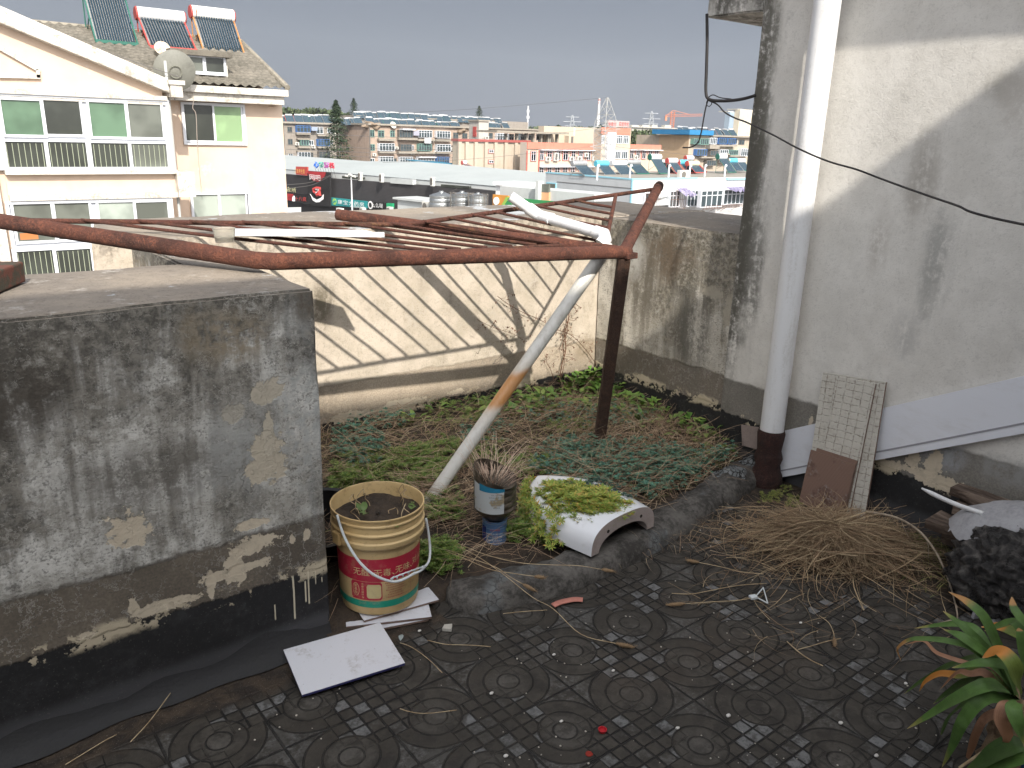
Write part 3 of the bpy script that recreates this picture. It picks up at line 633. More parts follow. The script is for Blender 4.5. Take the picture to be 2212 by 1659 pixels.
def leafquad(b,p,dirv,l,w_,upv=Vector((0,0,1)),droop=.25):
    d=dirv.normalized(); s=d.cross(upv); s=s.normalized() if s.length>1e-4 else Vector((1,0,0)); n=s.cross(d)
    p1=p+d*l*.45+n*l*.06; p2=p+d*l-n*l*droop
    b.add([p,p+d*l*.28-s*w_*.42+n*l*.05,p1-s*w_*.5+n*l*.02,p+d*l*.75-s*w_*.3-n*l*droop*.4,p2,p+d*l*.75+s*w_*.3-n*l*droop*.4,p1+s*w_*.5+n*l*.02,p+d*l*.28+s*w_*.42+n*l*.05,p+d*l*.28,p1-n*l*.03,p+d*l*.75-n*l*(droop*.4+.03)],
      [(0,1,8),(0,8,7),(1,2,9,8),(8,9,6,7),(2,3,10,9),(9,10,5,6),(3,4,10),(10,4,5)])
for x,y,l in ((-.045,.01,.045),(-.05,.02,.04),(-.04,-.01,.035),(.09,-.06,.02),(.11,-.05,.024),(.03,-.13,.022),(.05,-.12,.02),(.12,-.02,.022),(.0,-.125,.02),(-.02,-.135,.026)):
    b=MB()
    for k in range(2): a=random.random()*6.3; leafquad(b,Vector((x,y,.312)),Vector((math.cos(a),math.sin(a),.7)),l,l*.5)
    b.build('weed',m_leaf,bk,smooth=True)
# tiles under the bucket and in front of it
def tile_front(T):
    o=T.obj(); n=T.noise(o,9,6,.65); n2=T.noise(o,45,4,.7); c=T.mix((n*.5+n2*.55).ss(.56,.72)*.5,(.62,.63,.68),(.28,.25,.22))
    v=T.vor(o,60,'F1').ss(.09,.05)*T.noise(o,14,2,.5).gt(.57); return dict(c=T.mix(v*.8,c,(.12,.08,.06)),r=.35)
m_tile=mat('white_glazed_tile',tile_front); m_clay=mat('tile_body',mot((.22,.15,.12),.4,20,.3)); m_blue=mat('blue_glaze_edge',mot((.035,.035,.14),.4,20,.1))
def tile(c,rz,w_,h_,th,label,rx=0,ry=0,edge=None):
    b=MB(); b.m=1; b.box(-w_/2,-h_/2,0,w_/2,h_/2,th*.75); b.m=0; b.box(-w_/2-.0004,-h_/2-.0004,th*.752,w_/2+.0004,h_/2+.0004,th)
    o=b.build('wall_tile',[m_tile,edge or m_clay],bevel=.0008); o.location=c; o.rotation_euler=(rx,ry,rz); return tag(o,label,'tile',)
tile((1.085,2.060,.004),rad(-16),.29,.21,.009,'lowest white tile of the stack under the yellowed bucket')
tile((1.120,2.062,.0145),rad(-24),.27,.21,.009,'middle white tile of the stack under the yellowed bucket')
tile((1.150,2.085,.025),rad(-8),.26,.20,.009,'topmost white tile of the stack, touching the bucket base')
tile((.877,1.884,.018),rad(-9.5),.302,.217,.009,'single dirty white tile lying on the floor in front of the bucket',rx=rad(1.5),ry=rad(-1),edge=m_blue)
# black tub behind the bucket, partly hidden by the wall
b=MB().lathe([(0,0),(.12,0),(.145,.16),(.155,.165),(.155,.172),(.142,.17),(.12,.02),(0,.02)],40); o=b.build('plastic_tub',mat('black_plastic',col=(.012,.012,.014),rough=.45),smooth=40); o.location=(1.075,2.43,.06); o.rotation_euler=(rad(14),rad(-8),0); tag(o,'black plastic tub tucked between the near wall end and the bucket','tub')
# ------------------------------------------------------------------ plants, dry grass, litter
random.seed(11)
R_=random.random; U=random.uniform
def strawmat(name,a,b,c):
    return mat(name,lambda T:(lambda i,n:dict(c=T.mix(n*.5,T.ramp(i,[(0,a),(.45,b),(.8,c),(1,a)]),tuple(x*.45 for x in a)),r=.8))(T.isl(),T.noise(T.obj(),25,3,.6)))
m_dry=strawmat('dry_grass',(.30,.19,.12),(.45,.31,.20),(.62,.50,.34))
m_hay=strawmat('brown_hay',(.13,.08,.045),(.33,.22,.13),(.60,.47,.29))
m_greeng=strawmat('green_grass',(.14,.20,.045),(.25,.28,.07),(.36,.32,.11))
m_teal=mat('teal_sedum',lambda T:dict(c=T.ramp(T.isl(),[(0,(.05,.15,.11)),(.6,(.10,.25,.18)),(1,(.19,.26,.14))]),r=.5))
m_lime=mat('lime_sedum',lambda T:dict(c=T.ramp(T.isl(),[(0,(.15,.24,.035)),(.5,(.28,.36,.06)),(.85,(.44,.40,.09)),(1,(.50,.29,.07))]),r=.5))
m_gsed=mat('green_sedum',lambda T:dict(c=T.ramp(T.isl(),[(0,(.09,.17,.035)),(.5,(.16,.26,.05)),(1,(.26,.31,.07))]),r=.55))
def strand(b,p,d,l,w_,n=4,curl=.5,lift=0,floor=None):
    pts=[p.copy()]; v=d.copy(); turn=U(-curl,curl); cu=U(-.15,.1)
    for k in range(n):
        v.rotate(Euler((0,0,turn/n))); v.z+=(cu-lift*.9)/n; v.normalize(); q=pts[-1]+v*(l/n)
        if floor is not None: q.z=max(q.z,floor+.002*R_())
        pts.append(q)
    h=Vector((d.y,-d.x,U(-.6,.6)))
    b.ribbon(pts,[w_*(1-.6*k/n) for k in range(n+1)],h)
def rosette(b,p,r,n,up_=.5,w_=.34,tilt=None):
    a0=R_()*6.3; ax=Vector((U(-.3,.3),U(-.3,.3),1)).normalized() if tilt is None else tilt
    x=ax.cross(Vector((0,1,.01))).normalized(); y=ax.cross(x)
    for ring,(k,rr,uu) in enumerate(((n,1,up_*.5),(max(3,n-2),.62,up_*1.4))):
        for i in range(k):
            a=a0+ring*.5+2*PI*i/k; d=x*math.cos(a)+y*math.sin(a); s=x*math.sin(a)-y*math.cos(a); l=r*rr*U(.8,1.15)
            m=p+d*l*.5+ax*l*uu*.7; e=p+d*l+ax*l*uu; b.add([p,m-s*l*w_*.5,e,m+s*l*w_*.5],[(0,1,2,3)])
def inbed(x,y): return XL+.01<x<XR-.02 and edge_y(x)+.02<y<YF-.02
def hitbed(u,v):
    q=Z3(u,v,.10); q=Z3(u,v,soil_z(q.x,q.y)+.01); return q
def patch(cx,cy,rx,ry,n):      # picture region -> real points on the soil
    out=[]
    while len(out)<n:
        a=R_()*2*PI; r=math.sqrt(R_()); u=cx+rx*r*math.cos(a)+U(-.12,.12)*rx; v=cy+ry*r*math.sin(a)+U(-.12,.12)*ry
        q=hitbed(u,v)
        if inbed(q.x,q.y): out.append(Vector((q.x,q.y,soil_z(q.x,q.y))))
        elif R_()<.02: break
    return out
b=MB()
for (cx,cy,rx,ry,n) in ((775,965,60,45,420),(1180,900,60,25,80),(1300,905,110,28,260),(1385,860,70,30,140),(1330,1010,180,48,1250),(1480,1020,110,30,330),(1050,935,60,25,120),(1235,985,70,40,300),(1440,1075,70,25,160),(840,905,50,20,60)):
    for q in patch(cx,cy,rx,ry,n): q.z+=U(.01,.065); rosette(b,q,U(.010,.016),6,.7,.55)
tag(b.build('teal_stonecrop',m_teal),'blue-green stonecrop creeping in patches over the planting bed','stonecrop',kind='stuff')
b=MB()
for (cx,cy,rx,ry,n) in ((850,1020,130,40,700),(960,985,120,30,420),(1130,1010,90,26,200),(945,1230,50,45,200),(960,1100,45,35,130),(1520,930,90,40,420),(1560,985,60,30,280),(1430,900,90,40,240),(1150,1160,60,40,180),(740,1040,30,40,80),(950,1275,45,14,70),(1230,925,60,20,80),(1000,890,80,30,120),(1250,1190,60,20,60)):
    for q in patch(cx,cy,rx,ry,n): q.z+=U(.006,.055); rosette(b,q,U(.012,.024),7,.8,.26)
tag(b.build('green_stonecrop',m_gsed),'bright green needle-leaved stonecrop mat in the planting bed','stonecrop',kind='stuff')
b=MB()
for i in range(9500):
    x=U(XL+.03,XR-.03); y=edge_y(x)+.03+(YF-edge_y(x)-.03)*R_()
    dn_=mn.noise(Vector((x*2.4,y*2.4,5)))
    left=x<1.35 and y<2.75
    if (left and R_()<.86) or dn_<-.18-.5*R_() : continue
    if y<2.25 and x<1.9 and R_()<.7: continue
    if y>3.0 and R_()<.45: continue
    z=soil_z(x,y); a=U(-.8,.8)+(PI if R_()<.5 else 0)+mn.noise(Vector((x*3,y*3,1)))*2
    strand(b,Vector((x,y,z+U(.0,.07))),Vector((math.cos(a),math.sin(a),U(-.05,.55))).normalized(),U(.06,.26),U(.0013,.0026),5,1.4,U(0,.6),z)
for i in range(500):      # straws that hang over the kerb and the soil by the bucket
    u=U(900,1560); v=U(1040,1130) if R_()<.6 else U(1120,1230); q=hitbed(u,v); 
    a=R_()*6.3; strand(b,Vector((q.x,q.y,q.z+.01)),Vector((math.cos(a),math.sin(a),U(0,.3))).normalized(),U(.05,.2),U(.001,.002),5,1,.3,.03)
tag(b.build('dry_grass',m_dry),'tangle of dead brown grass lying over the planting bed','dry grass',kind='stuff')
b=MB()
for i in range(3200):
    x=U(XL+.2,XR-.03); y=edge_y(x)+.05+(YF-edge_y(x)-.06)*R_()
    if not (x+y*.5>3.35 or (x>1.3 and y>2.7)) and R_()<.85: continue
    z=soil_z(x,y); a=R_()*6.3; strand(b,Vector((x,y,z)),Vector((math.cos(a),math.sin(a),U(.3,1.2))).normalized(),U(.03,.11),U(.0014,.003),4,1,.9,z)
tag(b.build('short_grass',m_greeng),'yellow-green living grass between the dead straw','grass',kind='stuff')
# broad-leaved plants along the two sunlit walls, each a plant of its own
m_broad=mat('broad_leaf',lambda T:(lambda i,n:dict(c=T.mix(n*.4,T.ramp(i,[(0,(.11,.24,.04)),(.55,(.19,.34,.06)),(.9,(.33,.40,.08)),(1,(.42,.28,.08))]),(.03,.06,.02)),r=.45))(T.isl(),T.noise(T.obj(),18,3,.6)))
def broad(x,y,n,hh,seed):
    random.seed(seed); b=MB(); wh='bunched in the corner where the sunlit and mouldy parapets meet' if x>2.75 and y>2.85 else ('growing along the foot of the mouldy parapet, right of the steel post' if x>2.7 else ('standing before the sunlit parapet between waste pipe and steel post' if x>2.15 else 'standing before the sunlit parapet, left of the orange-stained pipe'))
    e=empty('leafy_plant',(x,y,soil_z(x,y)),0,'broad-leaved green plant '+wh,'plant','broad-leaved plants by the parapets')
    st=MB()
    for i in range(n):
        a=R_()*6.3; r=U(.0,.06); h=U(.2,1)*hh; p=Vector((math.cos(a)*r,math.sin(a)*r,h)); d=Vector((math.cos(a),math.sin(a),U(.1,1.1)))
        leafquad(b,p,d,U(.035,.065),U(.020,.034),droop=U(.0,.35)); st.ribbon([(0,0,-.01),p*.6,p],.0018)
    b.build('foliage',m_broad,e,smooth=True); st.build('stem',m_straw,e)
k=0
for (u,v,n,h) in ((1240,835,16,.09),(1200,862,14,.07),(1170,868,14,.07),(1268,828,18,.10),(1300,838,16,.09),(1140,872,12,.06),(1320,842,14,.08),(1355,868,14,.07),(1385,878,12,.07),(1310,865,12,.07),(1285,785,16,.10),(1265,800,16,.09),(1245,815,14,.08),(1300,815,14,.09),(1215,830,14,.07),(1190,845,14,.06),(1160,850,12,.05),(1130,862,12,.05),(1095,860,10,.05),(1060,870,9,.04),(1250,850,14,.06),(1290,850,12,.06),(1225,870,12,.05),(1180,880,10,.04),(1335,850,14,.06),(1370,862,14,.06),(1400,875,14,.06),(1425,880,14,.07),(1345,885,12,.05),(1385,900,10,.05),(1455,898,10,.05),(1500,915,12,.06),(1540,925,10,.05),(1480,930,8,.04),(1150,880,9,.04),(1110,890,8,.04),(950,878,5,.03),(895,898,6,.04),(1030,885,5,.03),(1275,880,10,.05)):
    q=hitbed(u,v+14); x=min(max(q.x,XL+.05),XR-.05); y=min(q.y,YF-.05); k+=1; broad(x,y,n+4,h+.01,100+k)
random.seed(5)
# withered vine on the wall corner
b=MB()
def vine(pts,r,tw=0):
    q=smooth_path(pts,5); b.tube(q,r,5)
    for i in range(2,len(q)-1):
        if R_()<tw:
            p=[q[i]]; 
            for k in range(3): p.append(p[-1]+Vector((U(-.03,.03),U(-.02,.0),U(-.025,.03))))
            b.tube(p,r*.4,4)
            for _ in range(2): leafquad(b,p[-1]+Vector((U(-.01,.01),0,U(-.01,.01))),Vector((U(-1,1),U(-.4,.1),U(-1,1))),.012,.008)
vy=3.225
vine([Y3(u,v,vy) for u,v in ((1208,828),(1213,790),(1222,755),(1220,720),(1228,690),(1230,665),(1240,640))],.0030,.8)
vine([Y3(u,v,vy-.01) for u,v in ((1212,820),(1219,780),(1215,745),(1226,715),(1224,690))],.0018,.4)
vine([Y3(u,v,vy) for u,v in ((1290,790),(1265,755),(1235,725),(1200,710),(1165,690),(1130,675),(1095,655),(1075,640))],.0016,.9)
vine([Y3(u,v,vy) for u,v in ((1130,735),(1110,722),(1090,715),(1060,705),(1030,690))],.0011,1)
vine([Y3(u,v,vy) for u,v in ((1196,822),(1190,800),(1180,780),(1182,765))],.0014,.5)
tag(b.build('withered_vine',mat('brown_vine',mot((.13,.06,.035),.4,30,.3))),'withered brown vine climbing the sunlit wall near the corner','vine')
# ---------------------------------------------------------------- cut bottle pot standing on a blue can
CX=Vector((1.625,2.145,.035))
can=empty('tin_can',CX,0,'rusty blue tin can holding up the cut bottle pot','can')
MB().lathe([(0,0),(.046,0),(.047,.003),(.0455,.006),(.0455,.118),(.047,.121),(.045,.123),(.0445,.115),(0,.110)],36).build('body',mat('blue_print_tin',lambda T:(lambda o,n:dict(c=T.mix((n*.7+T.sep(o)[2]*2.2).ss(.62,.78),T.mix(((T.sep(o)[2]*52).fr()-.5).ab().ss(.40,.46)*.6,(.075,.16,.32),(.22,.34,.48)),(.17,.075,.04)),r=.5,n=T.bump((T.sep(o)[2]*330).sin(),.25,.001)))(T.obj(),T.noise(T.obj(),22,6,.7))),can,smooth=40)
ca=math.atan2(-CX.y,-CX.x)
def arcpanel(r,z0,z1,a1,a2,mat_,name,par,n=14,zt=None):
    b=MB(); vs=[]
    for i in range(n+1):
        a=a1+(a2-a1)*i/n; zz=z1 if zt is None else z1+(zt-z1)*i/n
        vs+= [(r*math.cos(a),r*math.sin(a),z0),(r*math.cos(a),r*math.sin(a),zz)]
    b.add(vs,[(2*i,2*i+2,2*i+3,2*i+1) for i in range(n)]); return b.build(name,mat_,par,smooth=True)
arcpanel(.0461,.012,.102,ca-1.3,ca-.75,mat('dark_blue_print',mot((.012,.03,.16),.4,50,.1)),'dark_blue_panel',can)
def wrapc(s,size,r,ac,zc,mat_,par,A=None,name='lettering'):
    v,f=text_geo(s,size); b=MB(); b.add([(r*math.cos((A or ca)+ac+p.x/r),r*math.sin((A or ca)+ac+p.x/r),zc+p.y) for p in v],f); b.build(name,mat_,par)
m_wh=mat('white_print',col=(.55,.60,.66)); m_rd=mat('red_ink',col=(.40,.05,.06))
wrapc('COFFEE',.011,.0463,.05,.092,m_rd,can)
for i in range(5): wrapc(['食品名称 配料说明','净含量 生产日期','保质期 储存方法','请置阴凉干燥处','制造商 地址'][i],.0075,.0463,.05,.076-.013*i,m_wh,can)
bt=empty('cut_bottle_pot',CX+Vector((.004,.004,.117)),0,'cut brown plastic bottle used as a pot for dead grass, balanced on the blue can','pot')
bt.rotation_euler=(rad(5),rad(-5),0)
prof=[(.030,-.004),(.034,.006),(.046,.018),(.066,.040),(.078,.058),(.080,.066)]
for i in range(4): z=.070+i*.027; prof+= [(.0775,z),(.0745,z+.004),(.0775,z+.008),(.0780,z+.022)]
prof+= [(.079,.182),(.077,.196),(.0755,.196),(.076,.182),(.074,.165),(0,.160)]
bo=MB().lathe(prof,44).build('body',mat('brown_plastic',lambda T:dict(c=T.mix((T.noise(T.obj(),18,6,.7)).ss(.45,.65),(.045,.036,.026),(.13,.105,.08)),r=.35)),bt,smooth=40)
for v in bo.data.vertices:
    if v.co.z>.18: v.co.z+= .035*math.cos(math.atan2(v.co.y,v.co.x)-2.4)
bo.data.update()
A=math.atan2(-CX.y,-CX.x)
m_lbl=mat('dirty_paper_label',lambda T:dict(c=T.mix((T.noise(T.obj(),16,5,.65)).ss(.52,.62)*.8,(.56,.60,.62),(.36,.26,.11)),r=.6))
arcpanel(.0805,.068,.186,A-1.15,A+.42,m_lbl,'label',bt,20,.168); arcpanel(.0809,.158,.188,A-.75,A+.44,mat('blue_ink',mot((.02,.22,.38),.3,40,.1)),'label_stripe',bt,16,.170)
for i in range(6): wrapc(['配料 水 白砂糖','营养成分表 每百毫升','能量 蛋白质 脂肪','碳水化合物 钠','生产许可证编号','服务热线'][i],.006,.0812,.08,.148-.0105*i,mat('grey_ink',col=(.18,.2,.22)),bt,A)
b=MB()
for i in range(150):
    a=R_()*6.3; r=.066*math.sqrt(R_()); strand(b,Vector((r*math.cos(a),r*math.sin(a),.160)),Vector((math.cos(a)*.6+.25,math.sin(a)*.6,1)).normalized(),U(.05,.19),U(.0014,.0026),5,1.6,U(0,.9))
b.build('dead_grass',mat('pinkish_straw',lambda T:dict(c=T.ramp(T.isl(),[(0,(.40,.26,.20)),(.5,(.60,.44,.34)),(1,(.70,.58,.45))]),r=.8)),bt)
# ---------------------------------------------------------------- white ceramic basin shroud planted with stonecrop
m_cer=mat('white_glazed_ceramic',lambda T:dict(c=T.mix((T.noise(T.obj(),12,5,.6)).ss(.55,.72)*.3,(.74,.76,.80),(.38,.36,.33)),r=.12))
m_bisq=mat('unglazed_ceramic',mot((.40,.34,.32),.3,16,.2,(.22,.18,.16)))
A0=Z3(1277,1204,.078); A1=Z3(1412,1136,.082); ac_=(A0+A1)/2; wd_=(A1-A0); HW=wd_.length/2; xd=wd_.normalized(); yd=Vector((-xd.y,xd.x,0)).normalized()
if yd.x>0: yd=-yd
ycv=Vector((-.42,.91,0)); 
sk=empty('ceramic_basin',ac_,math.atan2(xd.y,xd.x),'white ceramic basin shroud lying on the kerb, overgrown with yellow-green stonecrop','planter')
# local: x along the arch, y into the bed, z up
L_=.46; HH=.115
def hw(s): return HW*(1+.18*math.sin(s*2.6))*max(0.0,1-max(0,(s-.35)/.65)**2.3)**.5
ns,na=30,26; outer=[];inner=[]
for i in range(ns+1):
    s=i/ns; s=1-(1-s)**1.5 if s>0 else 0
    w_=max(hw(s),.004); h=HH*(1-.30*s**2)*(1 if s<.9 else 1)
    for k in range(na+1):
        t=PI*k/na; cx=math.cos(t); sx_=max(0.0,math.sin(t))
        X_=w_*(abs(cx)**.75)*(1 if cx>0 else -1); Z_=h*(sx_**.62)+.028*s-.01*(1-s)*0
        outer.append(Vector((X_,s*L_,Z_))); wi=max(w_-.042,.002); X2=wi*(abs(cx)**.95)*(1 if cx>0 else -1); inner.append(Vector((X2,s*L_*.93,max(0,(h-.048))*(sx_**.9)+.028*s)))
m=na+1; b=MB(); b.m=0
b.add(outer,[(i*m+k,(i+1)*m+k,(i+1)*m+k+1,i*m+k+1) for i in range(ns) for k in range(na)])
b.m=1; b.add(inner,[(i*m+k,i*m+k+1,(i+1)*m+k+1,(i+1)*m+k) for i in range(ns) for k in range(na)])
b.add(outer[:m]+inner[:m],[(k,k+1,m+k+1,m+k) for k in range(na)])
b.add([outer[i*m] for i in range(ns+1)]+[inner[i*m] for i in range(ns+1)],[(i,i+1,ns+2+i,ns+1+i) for i in range(ns)]); b.add([outer[i*m+na] for i in range(ns+1)]+[inner[i*m+na] for i in range(ns+1)],[(i,i+1,ns+2+i,ns+1+i) for i in range(ns)])
bd=b.build('body',[m_cer,m_bisq],sk,smooth=45)
for xx,zz in ((-.095,.062),(.095,.062)): MB().tube([(xx*1.0,-.0015,zz+.010),(xx,.004,zz+.010)],.0065,14).build('screw_hole',mat('dark_hole',col=(.02,.015,.012)),sk)
so_=MB(); vs=[]; 
for i in range(15):
    for k in range(32):
        r=i/14; a=2*PI*k/32; vs.append((HW*.80*r*math.cos(a),L_*.50+L_*.40*r*math.sin(a),HH*.93+.012-.03*r**3-.022*(.5+.5*r*math.sin(a))+mn.noise(Vector((math.cos(a)*r*5,math.sin(a)*r*5,2)))*.006))
so_.add(vs,[(i*32+k,(i+1)*32+k,(i+1)*32+(k+1)%32,i*32+(k+1)%32) for i in range(14) for k in range(32)]); so_.build('soil',m_soil,sk,smooth=True)
b1=MB(); b2=MB()
for i in range(900):
    r=math.sqrt(R_())*1.12; a=R_()*6.3; x=HW*.86*r*math.cos(a); y=L_*.50+L_*.44*r*math.sin(a); z=HH*.93+.016-.03*r**3-.022*(y/L_)+U(0,.016)
    if x*1.2+(y-L_*.5)*.35 < .05+U(-.05,.05): rosette(b1,Vector((x,y,z+.006)),U(.018,.030),8,.45,.28)
    else: rosette(b2,Vector((x,y,z)),U(.009,.014),7,.8,.5)
for i in range(130):     # spilling over the left side
    y=U(.12,.46); s=min(y/L_,1); z=U(.0,.12); x=-max(hw(s),.03)-U(-.01,.04)*(1.1-z*6); rosette(b1,Vector((x,y,max(z,.0))),U(.014,.024),7,.5,.28,Vector((-.7,-.2,.7)).normalized())
for i in range(60): rosette(b2,Vector((HW*.62+U(-.03,.05),L_*.42+U(-.12,.08),HH*.95+U(-.01,.012))),U(.008,.013),7,.8,.5)
b1.build('yellow_stonecrop',m_lime,sk); b2.build('teal_stonecrop',mat('grey_teal_sedum',lambda T:dict(c=T.ramp(T.isl(),[(0,(.025,.07,.05)),(.6,(.06,.13,.09)),(1,(.14,.15,.14))]),r=.5)),sk)
# ---------------------------------------------------------------- right side: boards, hay, rubble
m_board=mat('white_pvc_board',lambda T:(lambda o:dict(c=T.mix((T.noise(T.sc(o,(1,.25,1)),30,5,.7)*.6+T.noise(o,5,4,.6)*.5).ss(.52,.72)*.25,(.74,.76,.82),(.5,.48,.46)),r=.4,n=T.bump(T.noise(T.sc(o,(1,.1,1)),80,3,.5),.1,.001)))(T.obj()))
xb=XR-.030
def bd3(u,v,x): return X3(u,v,x)
a,b_=bd3(1679,934,xb),bd3(1688,1031,xb-.015); c_,d_=bd3(2235,932,xb-.01),bd3(2230,808,xb)
bb=MB().prism([a,b_,c_,d_],(.010,0,0)); up1=(a-b_)*.13; up2=(d_-c_)*.16
bb.prism([b_+up1,b_+up1*1.25,c_+up2*1.22,c_+up2],(-.002,0,0)); ob=bb.build('wall_board',m_board); ob.data.materials.append(mat('board_groove',col=(.30,.30,.33)))
for p in list(ob.data.polygons)[-6:]: p.material_index=1
tag(ob,'long white plastic board leaning low against the pale wall, rising to the right','board')
def gridtile(T):
    o=T.obj(); X,Y,Z=T.sep(o); n=T.noise(o,14,6,.7); n3=T.noise(o,90,3,.7); wob=(n-.5)*.012
    gx=((X+wob)*26).fr(); gy=((Y+wob)*34).fr(); l=((gx-.5).ab().max((gy-.5).ab())).ss(.41,.475)
    c=T.mix((n*.6+n3*.5).ss(.52,.75)*.55,(.52,.50,.45),(.27,.235,.19)); c=T.mix(l*(n3*.5+n*.6).ss(.46,.66)*.8,c,(.21,.18,.145))
    return dict(c=c,n=T.bump(n3*.4-l*.8,.7,.0025),r=.75)
m_gt=mat('ribbed_tile_back',gridtile)
m_rt=mat('brown_ribbed_tile',lambda T:(lambda o,X,n:dict(c=T.mix((T.noise(T.sc(o,(1,1,1)),7,5,.7)).ss(.50,.62)*.7,T.mix(((X[1]*190).fr()-.5).ab().ss(.25,.4)*.6,(.215,.135,.105),(.12,.07,.052)),T.mix(n.ss(.5,.6),(.10,.055,.042),(.29,.26,.25))),n=T.bump((X[1]*1194).sin()*.4+n*.5,.5,.002),r=.8))(T.obj(),T.sep(T.obj()),T.noise(T.obj(),45,4,.7)))
def leaning(name,pts,th,mat_,label,sd=None):
    # pts: top-left, top-right, bottom-right, bottom-left in the world; fitted to a true rectangle
    tl,tr,br,bl=map(Vector,pts); c=(tl+tr+br+bl)/4; ux=((tr-tl)+(br-bl)).normalized(); uy=((tl-bl)+(tr-br)); uy=(uy-ux*uy.dot(ux)).normalized(); n=ux.cross(uy)
    W=((tr-tl).length+(br-bl).length)/2; H=((tl-bl).length+(tr-br).length)/2
    b=MB().box(-W/2,-H/2,-th,W/2,H/2,0); b.m=1; b.add([(W/2+.0004,-H/2,-th),(W/2+.0004,H/2,-th),(W/2+.0004,H/2,-.0005),(W/2+.0004,-H/2,-.0005)],[(0,1,2,3)])
    o=b.build(name,[mat_,sd or m_clay],bevel=.0006); M=Matrix((ux,uy,n)).transposed().to_4x4(); M.translation=c; o.matrix_world=M
    return tag(o,label,'tile')
zq=lambda x,y:((3200+x/2.0737)*.54004,(1500+y/2.0737)*.54004)
def on_plane(p0,n,u,v): d=ray(u,v); t=((p0-CP).dot(n))/d.dot(n); return CP+d*t
tlp=X3(*zq(310,0),XR-.05); trp=X3(*zq(818,97),XR-.05); bot=Z3(*zq(420,1200),.012); n_=(trp-tlp).cross(bot-tlp).normalized()
if n_.x>0: n_=-n_
g=m_blue
leaning('leaning_tile',[on_plane(tlp,n_,*zq(*q)) for q in ((310,0),(818,97),(425,1200),(-85,1060))],.010,m_gt,'largest grey ribbed tile leaning on the pale wall, behind the narrower one')
p1=tlp+n_*.012; leaning('leaning_tile',[on_plane(p1,n_,*zq(*q)) for q in ((392,22),(703,108),(330,1130),(20,1040))],.009,m_gt,'narrower grey ribbed tile laid on top of the larger leaning one')
p2=tlp+n_*.024; leaning('leaning_tile',[on_plane(p2,n_,*zq(*q)) for q in ((178,615),(508,735),(330,1170),(0,1060))],.008,m_rt,'brown dirty tile leaning behind another, showing only its upper rim')
p3=tlp+n_*.034; leaning('leaning_tile',[on_plane(p3,n_,*zq(*q)) for q in ((140,642),(497,762),(310,1180),(-60,1030))],.008,m_rt,'brown ribbed tile leaning in front of the two grey ones')
# small board behind the downpipe
tag(MB().prism([X3(1601,918,XR-.03),X3(1603,962,XR-.05),X3(1650,975,XR-.05),X3(1648,925,XR-.03)],(.008,0,0)).build('small_board',mat('grey_brown_board',mot((.25,.20,.18),.4,12,.3))),'small grey-brown offcut leaning behind the foot of the downpipe','board')
# hay heap
b=MB(); hc=Vector((2.74,1.42,0))
for i in range(6800):
    r=abs(random.gauss(0,.52)); a=R_()*6.3; x=r*math.cos(a)*.35; y=r*math.sin(a)*.235; rot=-.75; X_=hc.x+x*math.cos(rot)-y*math.sin(rot); Y_=hc.y+x*math.sin(rot)+y*math.cos(rot)
    if X_>XR-.05: continue
    hmax=max(0,.10*(1-(r/1.1)**2)); z=hmax*R_()**.6+.01*R_(); aa=(rot+PI*(R_()<.5)+random.gauss(0,.7)) if R_()<.45 else R_()*6.3
    strand(b,Vector((X_,Y_,z+.004)),Vector((math.cos(aa),math.sin(aa),U(-.2,.3))).normalized(),U(.06,.26),U(.0014,.003),5,1.3,.15,.003)
for i in range(170):
    a=U(-.9,.9)-.6; q=hc+Vector((random.gauss(0,.16),random.gauss(0,.12),U(.05,.11))); strand(b,q,Vector((math.cos(a),math.sin(a),U(-.1,.1))).normalized()*(1 if R_()<.5 else -1),U(.2,.4),U(.003,.0048),6,.8,.12,.004)
for i in range(260):
    a=R_()*6.3; u=U(1480,2080); v=U(1040,1380); q=Z3(u,v,.004)
    if q.x>XR-.06: continue
    strand(b,Vector((q.x,q.y,.006)),Vector((math.cos(a),math.sin(a),.05)).normalized(),U(.05,.25),U(.001,.0022),6,1.6,.2,.003)
tag(b.build('hay_heap',m_hay),'heap of dead brown straw dumped on the tiles before the leaning tiles','straw heap',kind='stuff')
b=MB(); b.ico((hc.x,hc.y,-.045),1,3,(.28,.22,.085),.25); tag(b.build('straw_mould',mat('dark_compost',mot((.06,.036,.022),.6,22,1,(.02,.013,.009))),smooth=True),'dark rotted core of the straw heap','compost',kind='stuff')
# foxtail seed heads on long stems
m_fox=mat('foxtail_head',mot((.30,.20,.11),.4,60,.8,(.16,.10,.05)))
def fox(pix,z,hl,label,grp=None):
    e_pts=smooth_path([Z3(u,v,zz) for (u,v),zz in zip(pix,z)],5); e=empty('foxtail_stem',e_pts[0],0,label,'dry stem',grp)
    b=MB().tube([p-e_pts[0] for p in e_pts],.0013,5); b.build('stalk',m_straw,e,smooth=True)
    t=(e_pts[-1]-e_pts[-3]).normalized(); p=e_pts[-1]-e_pts[0]; h=MB().tube([p,p+t*hl*.3,p+t*hl*.75,p+t*hl],[.003,.0065,.0055,.001],8)
    for i in range(60): k=R_(); q=p+t*hl*k; dd=Vector((U(-1,1),U(-1,1),U(-.5,1))).normalized(); h.ribbon([q,q+dd*.010+t*.006],.0007)
    h.build('seed_head',m_fox,e,smooth=True)
fox([(945,1170),(1010,1190),(1080,1235),(1150,1290),(1195,1315),(1255,1370),(1330,1390)],[.10,.12,.12,.08,.03,.015,.01],.06,'longest foxtail stem reaching from the bed over the kerb onto the tiles')
fox([(930,1175),(1000,1200),(1070,1225),(1100,1245),(1130,1262)],[.10,.12,.12,.11,.09],.05,'foxtail stem drooping over the kerb just left of the longest one')
